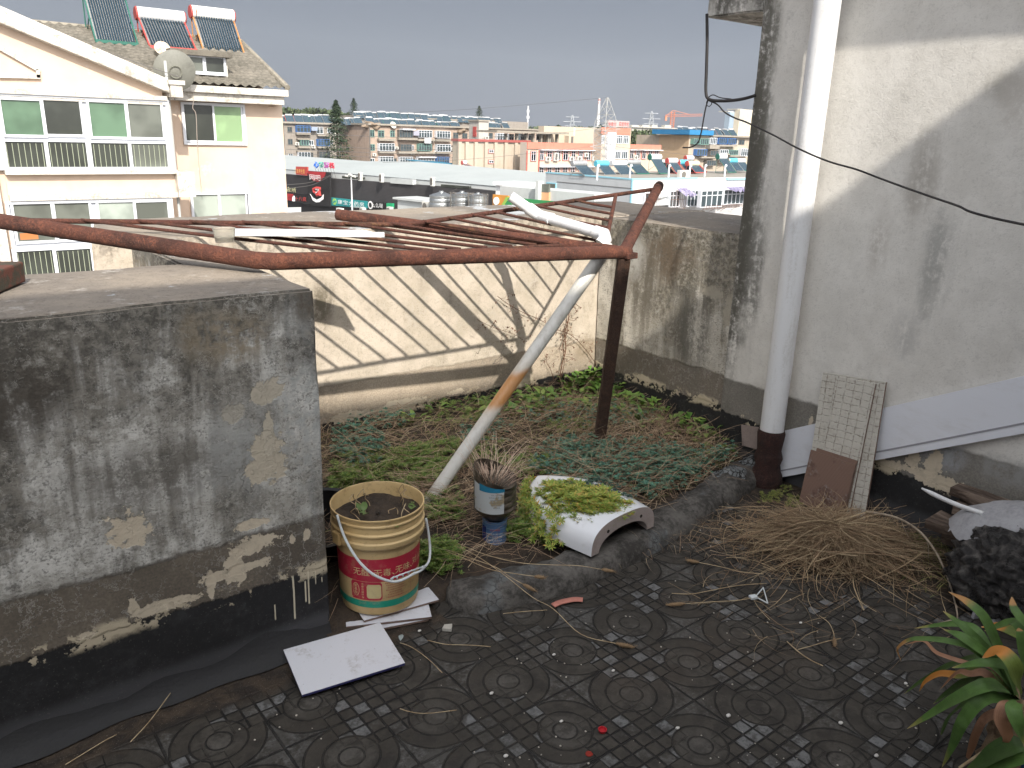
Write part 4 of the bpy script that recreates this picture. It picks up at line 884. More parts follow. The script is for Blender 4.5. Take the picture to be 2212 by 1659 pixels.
fox([(960,1160),(1040,1195),(1120,1215),(1190,1220),(1250,1222),(1300,1230)],[.10,.12,.13,.12,.11,.09],.05,'foxtail stem lying nearly level along the kerb top')
fox([(950,1185),(1000,1205),(1060,1230),(1105,1238),(1155,1245)],[.10,.12,.12,.11,.09],.04,'short foxtail stem ending above the middle of the kerb')
fox([(1640,1290),(1590,1297),(1540,1300),(1480,1304)],[.01,.012,.012,.012],.07,'foxtail stem lying on the tiles, its seed head left of the white clip')
fox([(1650,1240),(1600,1235),(1560,1225),(1510,1215)],[.03,.02,.015,.012],.05,'foxtail stem sticking out of the straw heap towards the kerb')
fox([(1770,1330),(1790,1345),(1800,1365),(1802,1378)],[.01,.012,.012,.012],.05,'curled foxtail head just below the straw heap')
# pale branch
b=MB(); pts=smooth_path([Z3(u,v,z) for u,v,z in ((1870,1105,.10),(1935,1118,.12),(1985,1147,.13),(2020,1190,.10),(2044,1240,.05),(2060,1290,.02),(2068,1335,.01),(2050,1340,.008),(2030,1346,.008))],5)
b.tube(pts,[.0055-.004*i/len(pts) for i in range(len(pts))],7)
for i in (6,12,16,20,26): b.tube([pts[i],pts[i]+Vector((U(-.02,.02),U(-.03,0),-.03)),pts[i]+Vector((U(-.02,.02),U(-.06,-.02),-.07))],.0015,5)
tag(b.build('branch',mat('pale_bark',mot((.40,.33,.25),.5,50,.6,(.14,.11,.08))),smooth=True),'pale bare branch arching over the straw heap to the soil','branch')
# green weeds at the foot of the wall
b=MB()
for i in range(900):
    u=random.gauss(2010,40); v=random.gauss(1160,42); q=Z3(u,v,.01)
    if q.x>XR-.03: continue
    a=R_()*6.3; strand(b,Vector((q.x,q.y,.003)),Vector((math.cos(a),math.sin(a),U(.3,1.5))).normalized(),U(.02,.07),U(.0014,.0026),4,1,.8,.003)
for (u,v) in ((1660,1075),(1720,1085),(1690,1062)):
    for i in range(40): q=Z3(u+U(-22,22),v+U(-12,12),.01); rosette(b,Vector((q.x,q.y,.01)),.012,6,.8,.3)
tag(b.build('weed_patch',m_greeng),'small green weeds at the foot of the pale wall and by the kerb end','weeds',kind='stuff')
# rotten boards and broken block by the wall
m_rot=mat('rotten_wood',lambda T:dict(c=T.mix((T.noise(T.sc(T.obj(),(1,.18,1)),26,6,.72)).ss(.38,.66),(.055,.036,.026),(.25,.19,.15)),n=T.bump(T.noise(T.sc(T.obj(),(1,.15,1)),34,6,.75),1,.01),r=.9))
z3b=lambda x,y:((3500+x/2.552)*.54004,(1850+y/2.552)*.54004)
def rot(p,q,h,dpt,label,lift=0):
    b=MB(); n=14; vs=[]
    for i in range(n+1):
        c=Vector(p)+(Vector(q)-Vector(p))*i/n
        for (dx,dz) in ((-dpt,0),(0,0),(0,h),(-dpt,h)): k=mn.noise(Vector((c.y*14,dx*30,dz*40+lift)))*.010; vs.append((c.x+dx+k,c.y+k*.3,c.z+dz+k*.8))
    b.add(vs,[(i*4+k,(i+1)*4+k,(i+1)*4+(k+1)%4,i*4+(k+1)%4) for i in range(n) for k in range(4)]+[(0,1,2,3),(n*4+3,n*4+2,n*4+1,n*4)])
    return tag(b.build('rotten_board',m_rot),label,'board')
q0=X3(*z3b(850,290),3.12); rot(q0,(3.12,.55,q0.z+.0),.035,.08,'topmost rotten board of the pile against the pale wall')
rot(q0+Vector((-.01,-.03,-.055)),(3.11,.55,q0.z-.05),.045,.09,'middle rotten board of the pile against the pale wall',1)
q1=X3(*z3b(655,580),3.05); rot(q1,(3.05,.6,q1.z-.0),.035,.12,'lowest rotten board of the pile, its splintered end sticking out farthest',2)
rot(q1+Vector((.02,-.05,-.05)),(3.06,.6,max(.0,q1.z-.05)),.05,.10,'rotten block supporting the pile of boards by the wall',3)
tag(MB().tube(smooth_path([H3(*z3b(475,262),3.14),H3(*z3b(640,345),3.12),H3(*z3b(860,440),3.08),H3(*z3b(1100,520),3.02)],3),[.003,.006]+[.0085]*8,12).build('white_stick',m_pvcw,smooth=True),'thin white plastic rod resting on the grey lump by the wall','rod')
# lump: pale foam cap over crumpled black sheeting
LC=Vector((2.90,.845,0)); lump=empty('foam_lump',LC,0,'pale grey foam dome over a crumpled black base, at the right by the wall','rubbish')
m_foam=mat('grey_foam',mot((.36,.36,.38),.4,10,.4,(.18,.18,.19)))
def crump(T):
    o=T.obj(); n=T.noise(o,16,7,.75,1.5); n2=T.noise(o,60,4,.7); v=T.vor(o,30,'F1')
    return dict(c=T.mix((n*.8+v*.25).ss(.50,.78),(.028,.026,.026),(.20,.185,.17)),n=T.bump(n+v*.6+n2*.4,1,.02),r=T.mix(n.ss(.4,.6),(.25,)*3,(.7,)*3))
m_cr=mat('crumpled_black_sheet',crump)
def blobmesh(name,c,s,sub,amp,fr,mat_,par,zlo=None,zhi=None,sd=0):
    bm=bmesh.new(); bmesh.ops.create_icosphere(bm,subdivisions=sub,radius=1)
    for v in bm.verts:
        p=v.co.copy(); k=1+amp*mn.noise(p*fr+Vector((sd,0,0)))+amp*.6*mn.noise(p*fr*2.7+Vector((sd,3,0)))+amp*.3*abs(mn.noise(p*fr*7))
        v.co=Vector((c[0]+p.x*s[0]*k,c[1]+p.y*s[1]*k,c[2]+p.z*s[2]*k))
    if zlo is not None: bmesh.ops.delete(bm,geom=[v for v in bm.verts if v.co.z<zlo+mn.noise(v.co*12)*.02],context='VERTS')
    me=bpy.data.meshes.new(name); bm.to_mesh(me); bm.free(); me.materials.append(mat_); me.polygons.foreach_set('use_smooth',[True]*len(me.polygons))
    o=bpy.data.objects.new(name,me); COL.objects.link(o); o.parent=par; return o
blobmesh('foam_cap',(.045,.02,.125),(.205,.245,.225),5,.05,1.6,m_foam,lump,.21)
blobmesh('crumpled_base',(-.03,-.055,.125),(.20,.245,.19),6,.17,4.6,m_cr,lump)
blobmesh('blue_scrap',(-.20,-.14,.10),(.03,.04,.03),4,.6,3,mat('blue_white_film',lambda T:dict(c=T.mix(T.noise(T.obj(),40,4,.6).ss(.45,.55),(.03,.18,.34),(.42,.50,.58)),r=.3)),lump)
for (u,v,s,l) in ((2072,1235,.032,'light grey foam chunk leaning on the black crumpled base'),(2112,1325,.02,'small grey foam chip in front of the crumpled base'),(2150,1345,.018,'dark grey chip on the soil above the strap-leaf plant')):
    b=MB(); q=Z3(u,v,s*.8); b.obox((0,0,0),(s*.8,-s*.35,0),(s*.15,s*.3,s*.2),(0,-.1*s,s)); o=b.build('foam_chunk',m_foam,bevel=.003); o.location=q; tag(o,l,'foam chunk')
# ---------------------------------------------------------------- strap-leaved plant in the front right corner
zl=lambda x,y:((3550+x/2.2985)*.54004,(2350+y/2.2985)*.54004)
base=H3(*zl(1190,1010),2.12); 
pl=empty('strap_leaf_plant',(base.x,base.y,0),0,'strap-leaved plant with green blades and withered orange tips, front right corner','plant')
def leafmat(name,g,tip,t0,t1):
    def f(T):
        U_=T.attr('along','Fac'); o=T.obj(); n=T.noise(o,30,4,.6); st=T.noise(T.sc(T.vec(T.attr('across','Fac'),U_,0.0),(40,1.5,1)),1,3,.5)
        c=T.mix(n.ss(.35,.65),g,tuple(x*.7 for x in g)); c=T.mix(st.ss(.45,.6)*.25,c,tuple(x*1.5 for x in g)); c=T.mix((U_+(n-.5)*.2).ss(t0,t1),c,tip); c=T.mix((U_+(n-.5)*.1).ss(.95,.99)*.5,c,(.45,.33,.18))
        return dict(c=c,r=.58,n=T.bump(st,.35,.001))
    return mat(name,f)
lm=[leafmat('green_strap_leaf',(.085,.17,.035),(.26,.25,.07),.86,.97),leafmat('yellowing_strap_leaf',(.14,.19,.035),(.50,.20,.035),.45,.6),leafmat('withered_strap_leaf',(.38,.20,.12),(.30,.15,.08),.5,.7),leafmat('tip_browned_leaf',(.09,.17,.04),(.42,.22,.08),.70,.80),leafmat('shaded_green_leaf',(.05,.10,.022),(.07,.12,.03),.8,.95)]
def strap(pts,w_,mi,tw=0):
    P_=[Vector(H3(*zl(x,y),h)) for x,y,h in pts]; P_=smooth_path(P_,7); n=len(P_); vs=[];al=[];ac2=[]
    for i,p in enumerate(P_):
        t=i/(n-1); tg=(P_[min(i+1,n-1)]-P_[max(i-1,0)]).normalized(); vw=(CP-p).normalized(); s=tg.cross(Vector((0,0,1))*.7+vw*.6+Vector((tw*t,0,0))).normalized(); nn_=s.cross(tg).normalized()
        ww=w_*min(1,(.55+t*1.6))*max(.03,(1-t**3.5)**.8)
        for k in (-1,-.5,0,.5,1): q=p+s*ww*.5*k-nn_*ww*.16*(1-abs(k))*(1 if nn_.z>0 else -1); vs.append(q-Vector((base.x,base.y,0))); al.append(t); ac2.append((k+1)/2)
    b=MB().add(vs,[(i*5+k,i*5+k+1,(i+1)*5+k+1,(i+1)*5+k) for i in range(n-1) for k in range(4)]); o=b.build('leaf',lm[mi],pl,smooth=True)
    at=o.data.attributes.new('along','FLOAT','POINT'); at.data.foreach_set('value',al); at=o.data.attributes.new('across','FLOAT','POINT'); at.data.foreach_set('value',ac2)
B=(1190,1010,2.12)
for L in [
 ([B,(1120,780,2.08),(1000,500,2.05),(880,260,2.04),(720,120,2.05),(560,38,2.10)],.030,3),
 ([B,(1050,760,2.1),(900,560,2.08),(700,360,2.08),(510,215,2.12)],.030,0),
 ([B,(980,680,2.05),(820,540,2.02),(650,430,2.02),(515,385,2.06)],.030,0),
 ([B,(1040,800,2.14),(850,430,2.18),(700,340,2.2),(500,340,2.22),(245,375,2.25)],.026,0),
 ([B,(1000,760,2.04),(780,560,2.02),(560,490,2.02),(350,470,2.04),(200,480,2.06),(95,560,2.08),(125,680,2.10)],.018,3),
 ([(1230,760,2.0),(1050,700,1.98),(850,690,1.97),(590,738,1.98)],.027,0),
 ([B,(1090,930,2.02),(960,890,1.98),(820,920,1.96),(600,1030,1.96),(380,1170,1.98),(180,1298,2.0)],.036,0),
 ([B,(1080,1010,2.0),(930,1000,1.97),(800,1080,1.95),(680,1250,1.95),(600,1440,1.97),(500,1655,2.0)],.036,0),
 ([B,(1080,950,2.06),(900,900,2.06),(700,1060,2.08),(560,1200,2.12),(480,1380,2.15)],.022,4),
 ([B,(1080,880,2.1),(850,770,2.12),(650,800,2.12),(480,790,2.14),(350,860,2.16),(290,955,2.18)],.026,1),
 ([B,(1060,860,2.12),(860,640,2.15),(600,700,2.2),(430,790,2.22),(280,880,2.24),(150,980,2.26)],.022,4),
 ([(1240,1000,2.0),(1210,850,1.97),(1160,700,1.96),(1060,590,1.97),(980,580,1.98),(870,650,1.98)],.040,1),
 ([(1150,1060,1.98),(1100,1100,1.95),(1060,1220,1.94),(1110,1400,1.95),(1050,1560,1.98)],.040,2),
 ([(1200,1050,1.97),(1160,1120,1.94),(1210,1280,1.93),(1260,1450,1.95)],.036,0),
 ([(1255,1450,1.95),(1150,1440,1.94),(1000,1500,1.94),(850,1600,1.95),(700,1690,1.97)],.05,4),
 ([(1290,1560,1.93),(1150,1560,1.93),(1000,1610,1.94),(850,1680,1.95)],.05,0),
 ([B,(1000,870,2.05),(880,780,2.05),(760,790,2.06),(640,780,2.08),(480,940,2.12)],.024,2),
 ([(1260,480,2.1),(1150,400,2.12),(1000,350,2.14),(860,362,2.16)],.03,1),
 ([(1300,500,2.05),(1200,330,2.06),(1100,320,2.08),(890,400,2.10)],.03,0),
 ([(1280,760,2.05),(1240,560,2.04),(1220,420,2.04),(1205,370,2.05)],.022,3),
 ([(1290,360,2.05),(1220,270,2.05),(1160,180,2.06),(1143,85,2.08)],.022,3),
 ([B,(900,850,2.1),(720,860,2.12),(560,960,2.14),(420,1070,2.16)],.026,4),
 ([B,(960,740,2.1),(760,700,2.12),(560,640,2.14),(440,590,2.16),(330,490,2.17),(160,525,2.18)],.014,2),
 ([(1200,1200,2.05),(1050,1150,2.03),(900,1200,2.03),(820,1330,2.05),(760,1500,2.08),(710,1620,2.1)],.026,2)]: strap(*L)
b=MB()
for i in range(16): a=R_()*6.3; b.tube([(U(-.05,.05),U(-.05,.05),0),(U(-.04,.04),U(-.04,.04),.08),(math.cos(a)*.03,math.sin(a)*.03,.17+U(0,.06))],[.014,.013,.006],8)
b.build('leaf_base',mat('dry_sheath',mot((.30,.21,.13),.5,40,.6,(.12,.08,.05))),pl,smooth=True)
b=MB().tube([Z3(*zl(660,1660),.06),Z3(*zl(860,1520),.09),Z3(*zl(1060,1380),.12)],[.004,.0035,.002],6); tag(b.build('twig',m_straw,smooth=True),'pale straight twig under the lowest leaves of the strap-leaved plant','twig')
tag(MB().ico((0,0,0),.05,4,(1,1,.8),.12).build('blue_plastic_scrap',mat('blue_plastic',col=(.035,.08,.22),rough=.35),smooth=True),'blue plastic object at the very edge below the strap-leaved plant','plastic scrap').location=Z3(2236,1640,.03)
# ---------------------------------------------------------------- small litter
zt=lambda x,y:((1600+x/1.8433)*.54004,(2300+y/1.8433)*.54004)
b=MB(); pts=[Z3(*zt(x,y),.008) for x,y in ((1128,232),(1180,208),(1250,192),(1300,186),(1348,190))]; b.ribbon(smooth_path(pts,4),.020,None)
for i,v in enumerate(b.v): b.v[i]=(v[0],v[1],v[2]+(.004 if i%2 else 0))
ob=b.build('pink_strip',mat('salmon_plastic',mot((.50,.20,.155),.25,30,.1)),smooth=True); sm_=ob.modifiers.new('s','SOLIDIFY'); sm_.thickness=.003
tag(ob,'curved salmon pink plastic offcut on the tiles below the kerb','plastic scrap')
b=MB(); t1,t2,t3=[Z3(*( (2600+x/1.8433)*.54004,(2300+y/1.8433)*.54004),.012) for x,y in ((835,92),(868,208),(778,160))]
for p,q in ((t1,t2),(t2,t3),(t3,t1)): b.tube([p,q],.0022,8)
q=t3+(t3-(t1+t2)/2).normalized()*.018; b.obox((t3+q)/2,((q-t3)/2)*1.4,Vector((.004,.009,0)),(0,0,.004)); tag(b.build('white_clip',m_hd),'small white triangular plastic clip lying on the tiles before the straw heap','clip')
q=Z3(*zt(1493,1143),.006); b=MB().lathe([(0,.002),(.010,.002),(.012,.009),(.010,.009),(.008,.004),(0,.004)],20,(q.x,q.y,0)); tag(b.build('bottle_cap',mat('red_plastic',col=(.42,.012,.02),rough=.4),smooth=40),'small red bottle cap on the dark floor tiles','cap')
q=Z3(*zt(1395,1315),.003); b=MB().ico((q.x,q.y,.002),.010,2,(1,1,.2),.3); tag(b.build('red_scrap',mat('red_scrap_m',col=(.25,.02,.01))),'flat dull red scrap near the bottom of the floor','scrap')
m_shell=mat('white_shell',mot((.62,.60,.57),.3,60,.2))
for (x,y,l) in ((145,412,'white snail shell near the bucket tiles'),(2047,1130,'white snail shell on a tile joint, middle of the floor front'),(675,873,'white fleck beside the round motif, floor left of centre'),(1135,588,'white fleck on the central round floor motif'),(1573,706,'ring-shaped pale shell right of the centre of the floor'),(780,1335,'largest pale pebble near the bottom edge of the floor'),(1190,1080,'white pebble on the front central tile')):
    q=Z3(*zt(x,y),.004); b=MB().ico((q.x,q.y,.005),U(.0045,.006),2,(1.2,.9,.6),.2); tag(b.build('snail_shell',m_shell,smooth=True),l,'shell')
for (x,y,l) in ((1405,1093,'white snail shell on the right part of the floor'),(1668,1335,'white snail shell nearest the lower right edge'),(1885,803,'pale broken shell beside the strap-leaved plant'),(1110,355,'white fleck beneath the straw heap'),(578,1040,'flat white chip between two round motifs')):
    q=Z3((2600+x/1.8433)*.54004,(2300+y/1.8433)*.54004,.004); b=MB().ico((q.x,q.y,.006),U(.005,.007),2,(1.2,.9,.6),.2); tag(b.build('snail_shell',m_shell,smooth=True),l,'shell')
b=MB()
for i in range(420):
    u=U(0,2212); v=U(1120,1659); q=Z3(u,v,0); k=mn.noise(q*3)
    if q.x>XR-.1 or q.y>1.85 or (k<.0 and R_()<.75): continue
    b.ico((q.x,q.y,.001),U(.0012,.0034),1,(1,1,.7),.4)
tag(b.build('grit',mat('pale_grit',mot((.50,.46,.40),.4,80,.2))),'pale grit and tiny pebbles scattered over the floor','grit',kind='stuff')
q=Z3(*zt(352,412),.0); b=MB().prism([(q.x-.018,q.y+.004,.004),(q.x+.004,q.y-.016,.004),(q.x+.022,q.y+.006,.004),(q.x,q.y+.018,.004)],(0,.001,.010)); tag(b.build('stone_chip',m_conc),'triangular grey stone chip below the left end of the kerb','stone')
q=Z3(*zt(20,452),.004); b=MB(); leafquad(b,Vector((q.x-.02,q.y-.02,.006)),Vector((.6,.8,.1)),.045,.016); tag(b.build('fallen_leaf',mat('grey_leaf',col=(.30,.34,.34))),'single grey-green fallen leaf between the white tile and the kerb','leaf')
def twig(px,label,r=.0012,z=.006,f=zt):
    b=MB().tube(smooth_path([Z3(*f(x,y),z+U(0,.006)) for x,y in px],4),r,5); tag(b.build('dry_stalk',m_straw,smooth=True),label,'dry stalk')
z9=lambda x,y:((x)*.54004/1.4153,(1900*1.4153+y)*.54004/1.4153)
twig([(0,500),(60,520),(130,560),(220,630),(310,720)],'thin curved stalk running right from the white tile corner')
twig([(0,985),(60,1005),(150,1020),(260,1015),(420,995)],'curved yellow stalk on the tiles at the lower left')
twig([(760,285),(900,270),(1085,258)],'straight pale straw lying under the kerb edge')
twig([(200,480),(330,510),(450,515),(560,520),(670,528)],'reddish bent stalk across the leftmost round motif')
z0_=lambda x,y:((2600+x/1.8433)*.54004,(2300+y/1.8433)*.54004)
twig([(1010,490),(1100,570),(1190,630),(1275,670)],'straight stalk on the tiles below the foxtail heads',.0018,f=z0_)
twig([(1090,550),(1200,520),(1300,490),(1405,467)],'pale stalk slanting up right on the tiles, touching a straighter one',.0015,f=z0_)
twig([(160,135),(300,140),(420,120),(560,92),(700,72),(860,62)],'long thin straw stretching left out of the straw heap',.0014,f=z0_)
twig([(1495,10),(1505,90),(1540,180),(1575,258)],'pale hooked stalk hanging from the front of the straw heap',.002,.03,z0_)
twig([(370,1640),(500,1560),(600,1500),(660,1470)],'straw in the silt at the foot of the near wall, far left',.0012,f=z9)
twig([(740,1510),(850,1390),(965,1235)],'straw leaning on the tar skirt of the near wall',.0014,.02,f=z9)
# brick on top of the near wall, at the left edge
b=MB().box(-.06,-.12,0,.06,.12,.055); o=b.build('brick',mat('mossy_red_brick',lambda T:dict(c=T.mix(T.noise(T.obj(),18,5,.7).ss(.42,.58),(.13,.045,.03),(.055,.05,.035)),n=T.bump(T.noise(T.obj(),50,5,.7),.8,.004))),bevel=.005)
o.location=(.175,2.40,ZT+.004); o.rotation_euler=(0,0,rad(-28)); tag(o,'mossy red brick on top of the near parapet at the left edge','brick')
# ------------------------------------------------------------------ the town beyond the parapet
random.seed(3)
G=-15.0
class FP:      # a real upright plane in the world; pixels are only used to read sizes off the photograph
    def __init__(s,u,v,depth,az=90,P0=None):
        s.P0=P0 if P0 is not None else CP+ray(u,v)*depth; s.az=rad(az); s.d=Vector((math.sin(s.az),math.cos(s.az),0)); s.n=Vector((-s.d.y,s.d.x,0)); s.rz=math.atan2(s.d.y,s.d.x)
    def at(s,u,v): d=ray(u,v); t=(s.P0-CP).dot(s.n)/d.dot(s.n); q=CP+d*t; return (q-s.P0).dot(s.d),q.z-G
    def off(s,dy): return FP(0,0,0,math.degrees(s.az),s.P0+s.n*dy)
    def e(s,name,label,cat,group=None,z=G): 
        o=empty(name,(s.P0.x,s.P0.y,z),s.rz,label,cat,group); return o
    def rect(s,p,x0,y0,x1,y1): a=s.at(*p(x0,y0)); b=s.at(*p(x1,y1)); c=s.at(*p(x0,y1)); d=s.at(*p(x1,y0)); return ((a[0]+c[0])/2,(b[1]+c[1])/2,(b[0]+d[0])/2,(a[1]+d[1])/2)
    def pt(s,p,x,y,dy=0): a=s.at(*p(x,y)); return Vector((a[0],dy,a[1]))
    def w(s,p,x,y,dy=0): a=s.at(*p(x,y)); return s.P0*1+Vector((0,0,G-s.P0.z))+s.d*a[0]+s.n*dy+Vector((0,0,a[1]))
p1=lambda x,y:(x*.28077,y*.28077)
p2=lambda x,y:((1100+x/2.212)*.54004,(380+y/2.212)*.54004)
p3=lambda x,y:((2000+x/2.212)*.54004,(380+y/2.212)*.54004)
pD=lambda x,y:(x,y)
def wallm(name,c,amt=.22,sc=.6,c2=None): return mat(name,lambda T:(lambda o,n,s:dict(c=T.mix((n*.6+s*.6).ss(.5,.85)*amt*2.2,c,c2 or tuple(x*.5 for x in c)),n=T.bump(n,.2,.02)))(T.obj(),T.noise(T.obj(),sc*3,5,.6),T.noise(T.sc(T.obj(),(1,1,.18)),sc*2.2,5,.65)))
m_peach=mat('peach_render',lambda T:(lambda o,n,s,n3:dict(c=T.mix((T.noise(o,1.1,6,.7)+(n3-.5)*.3).ss(.60,.66)*.6,T.mix((n*.6+s*.6).ss(.55,.8)*.35,(.60,.465,.36),(.40,.31,.24)),(.62,.55,.48)),n=T.bump(n3,.15,.01)))(T.obj(),T.noise(T.obj(),1.5,5,.6),T.noise(T.sc(T.obj(),(1,1,.15)),1.4,5,.65),T.noise(T.obj(),12,4,.65)))
m_trim=mat('flaking_white_trim',lambda T:(lambda o,n,n3:dict(c=T.mix((n*.65+n3*.5).ss(.56,.70)*.75,(.52,.49,.44),(.23,.205,.17)),n=T.bump(n3,.4,.02)))(T.obj(),T.noise(T.obj(),2.2,6,.7),T.noise(T.obj(),14,4,.7)))
m_frame=mat('white_window_frame',col=(.60,.62,.66),rough=.4)
def glassm(name,c,rough=.12): return mat(name,lambda T:dict(c=T.mix(T.noise(T.obj(),.9,3,.5).ss(.40,.62)*.6,c,tuple(x*.45 for x in c)),r=rough))
m_gd=glassm('dark_glass',(.045,.050,.042)); m_gg=glassm('green_curtained_glass',(.10,.17,.11)); m_gl=glassm('grey_glass',(.13,.14,.12)); m_gc=glassm('curtained_glass',(.33,.37,.33)); m_gt=glassm('green_print_curtain',(.30,.45,.24))
m_bar=mat('pale_balusters',col=(.30,.33,.24),rough=.5)
# ---- neighbouring house
HB=FP(0,0,0,90,Y3(180,300,27)); HW_=HB.off(1.8)
hs=HB.e('neighbour_house','peach rendered house with a tiled roof and glazed balconies, at the left','house')
def part(b,name,m,par=None,**k): return b.build(name,m,par or hs,**k)
def bx(P,p,r,y0,y1,b=None):      # box from a pixel rectangle, y0..y1 in depth (negative = nearer)
    b=b or MB(); x0,z0,x1,z1=P.rect(p,*r); return b.box(x0,y0,z0,x1,y1,z1)
L0=HB.at(*p1(-500,500))[0]
xr,_=HB.at(*p1(1305,1000))
# bay body below the gable
rk=[HB.at(*p1(x,y)) for x,y in ((1278,700),(0,150),(-400,-22))]
zt_=rk[0][1]; lq=HB.at(*p1(1283,718)); lq2=HB.at(*p1(-400,25)); lo_z=lambda x: lq[1]+(lq2[1]-lq[1])*(x-lq[0])/(lq2[0]-lq[0])+.12
b=MB(); prof=[(L0*1.6,0),(xr-.12,0),(xr-.12,lo_z(xr-.12)),(rk[1][0],lo_z(rk[1][0])),(rk[2][0],lo_z(rk[2][0])),(L0*1.6,zt_-.5)]
b.prism([(x,0,z) for x,z in prof],(0,9,0)); part(b,'bay_wall',m_peach)
b=MB(); up_=HB.at(*p1(1268,610)); u2=HB.at(*p1(-400,-115)); lo_=HB.at(*p1(1283,718)); l2=HB.at(*p1(-400,25))
b.prism([(lo_[0],-.35,lo_[1]),(up_[0],-.35,up_[1]),(u2[0],-.35,u2[1]),(l2[0],-.35,l2[1])],(0,.9,0)); part(b,'gable_coping',m_trim,bevel=.02)
b=bx(HB,p1,(1280,630,1370,750),-.45,.6); bx(HB,p1,(1262,622,1385,655),-.50,.5,b); part(b,'coping_end_block',m_trim)
b=bx(HB,p1,(-500,702,1268,738),-.22,.0); bx(HB,p1,(-500,738,1262,775),-.14,.0,b); part(b,'cornice',m_trim)
b=bx(HB,p1,(30,1305,1345,1337),-.30,.0); bx(HB,p1,(1345,1318,1475,1510),-.34,.5,b); bx(HB,p1,(65,1488,1385,1528),-.22,0,b); part(b,'balcony_ledge',m_trim)
b=bx(HB,p1,(48,1339,1345,1488),-.06,0); part(b,'balcony_panel',m_peach)
# small triangular moulding
b=MB(); q=[HB.pt(p1,x,y,-.10) for x,y in ((-60,355),(275,545),(300,530),(-60,315))]; b.prism(q,(0,.1,0)); q=[HB.pt(p1,x,y,-.10) for x,y in ((-60,598),(308,607),(305,575),(-60,570))]; b.prism(q,(0,.1,0)); q=[HB.pt(p1,x,y,-.1) for x,y in ((272,535),(300,530),(306,600),(278,598))]; b.prism(q,(0,.09,0)); part(b,'triangular_moulding',m_trim)
def frame_rect(b,x0,z0,x1,z1,t,y0,y1): b.box(x0,y0,z0,x1,y1,z0+t); b.box(x0,y0,z1-t,x1,y1,z1); b.box(x0,y0,z0+t,x0+t,y1,z1-t); b.box(x1-t,y0,z0+t,x1,y1,z1-t); return b
def win(P,p,outer,lights,par,name='window',dy=0,fm=None,t=.05,bars=()):
    x0,z0,x1,z1=P.rect(p,*outer); b=frame_rect(MB(),x0,z0,x1,z1,t,dy-.10,dy+.02); gl=[]
    b.box(x0+t,dy-.02,z0+t,x1-t,dy-.005,z1-t) if 0 else None
    for i,(l,g) in enumerate(lights):
        a0,c0,a1,c1=P.rect(p,*l); frame_rect(b,a0-t*.8,c0-t*.8,a1+t*.8,c1+t*.8,t*.8,dy-.085+.012*(i%2),dy+.015); gl.append((a0,c0,a1,c1,g))
    b.box(x0+t*.5,dy+.0,z0+t*.5,x1-t*.5,dy+.03,z1-t*.5)
    w_=b.build(name,fm or m_frame,par)
    for i,(a0,c0,a1,c1,g) in enumerate(gl):
        MB().box(a0,dy-.03,c0,a1,dy-.004,c1).build('pane',g,w_)
        if i in bars:
            bb=MB(); n=7
            for k in range(n): x=a0+(a1-a0)*(k+.5)/n; bb.box(x-.007,dy-.046,c0,x+.007,dy-.034,c1-(c1-c0)*.06)
            bb.build('railing',m_bar,w_)
    return w_
win(HB,p1,(-8,740,1308,1308),[((18,772,320,1035),m_gg),((338,775,615,1032),m_gd),((690,790,965,1050),m_gg),((980,800,1235,1055),m_gl),((30,1090,350,1285),m_gd),((365,1092,662,1288),m_gd),((702,1100,985,1290),m_gd),((1010,1105,1278,1292),m_gl)],hs,'balcony_window',-.06,t=.09,bars=(4,5,6,7))
win(HB,p1,(-420,740,-20,1308),[((-400,772,-215,1035),m_gl),((-195,775,-40,1032),m_gd),((-400,1090,-215,1285),m_gd),((-195,1090,-40,1285),m_gd)],hs,'balcony_window',-.06,t=.09)
win(HB,p1,(75,1530,1345,2130),[((115,1560,400,1850),m_gl),((430,1560,690,1835),m_gl),((765,1555,1030,1840),m_gc),((1048,1553,1290,1840),m_gl),((120,1925,415,2110),m_gd),((430,1915,700,2110),m_gd),((770,1910,1030,2110),m_gd),((1048,1905,1290,2110),m_gd)],hs,'balcony_window',-.06,t=.09,bars=(4,5,6,7))
b=bx(HB,p1,(150,1790,290,1840),-.092,-.066); bx(HB,p1,(140,1935,290,2105),-.118,-.1165,b) if 0 else None; part(b,'orange_cabinet',mat('orange_wood',col=(.36,.13,.04)))
b=bx(HB,p1,(1395,1120,1400,1125),0,.01) if 0 else MB()
# left pilaster and drain
b=bx(HB,p1,(-40,1310,40,2200),-.2,0); part(b,'corner_pier',m_trim)
b=MB(); q=HB.at(*p1(1322,1000)); b.tube([(q[0]+.02,.1,0),(q[0]+.02,.1,q[1]+2.0)],.045,8); part(b,'drainpipe',mat('grey_pipe',col=(.42,.43,.42)))
# wing
wx0,_=HW_.at(*p1(1270,1000)); wx1,_=HW_.at(*p1(2185,1100)); _,wz=HW_.at(*p1(1800,760))
b=MB().box(wx0-6,1.8,0,wx1,10.5,wz); part(b,'wing_wall',m_peach)
xE=HB.P0.x+HW_.at(*p1(2200,730))[0]
HE=HB.off(1.25); r=HE.rect(p1,1370,700,2185,790); b=MB().box(r[0]-3,1.25,r[1],r[2],1.9,r[3]-.1); r2=HE.rect(p1,1370,672,2195,712); b.box(r[0]-3,1.10,r[3]-.1,r2[2]+.05,1.95,r2[3]); part(b,'eave_fascia',m_trim,bevel=.01)
win(HW_,p1,(1398,795,1885,1115),[((1420,808,1635,1080),m_gd),((1652,822,1855,1090),m_gt)],hs,'window',1.8,t=.07)
win(HW_,p1,(1470,1478,1925,1800),[((1490,1495,1680,1780),m_gc),((1700,1495,1890,1780),m_gc)],hs,'window',1.8,t=.07)
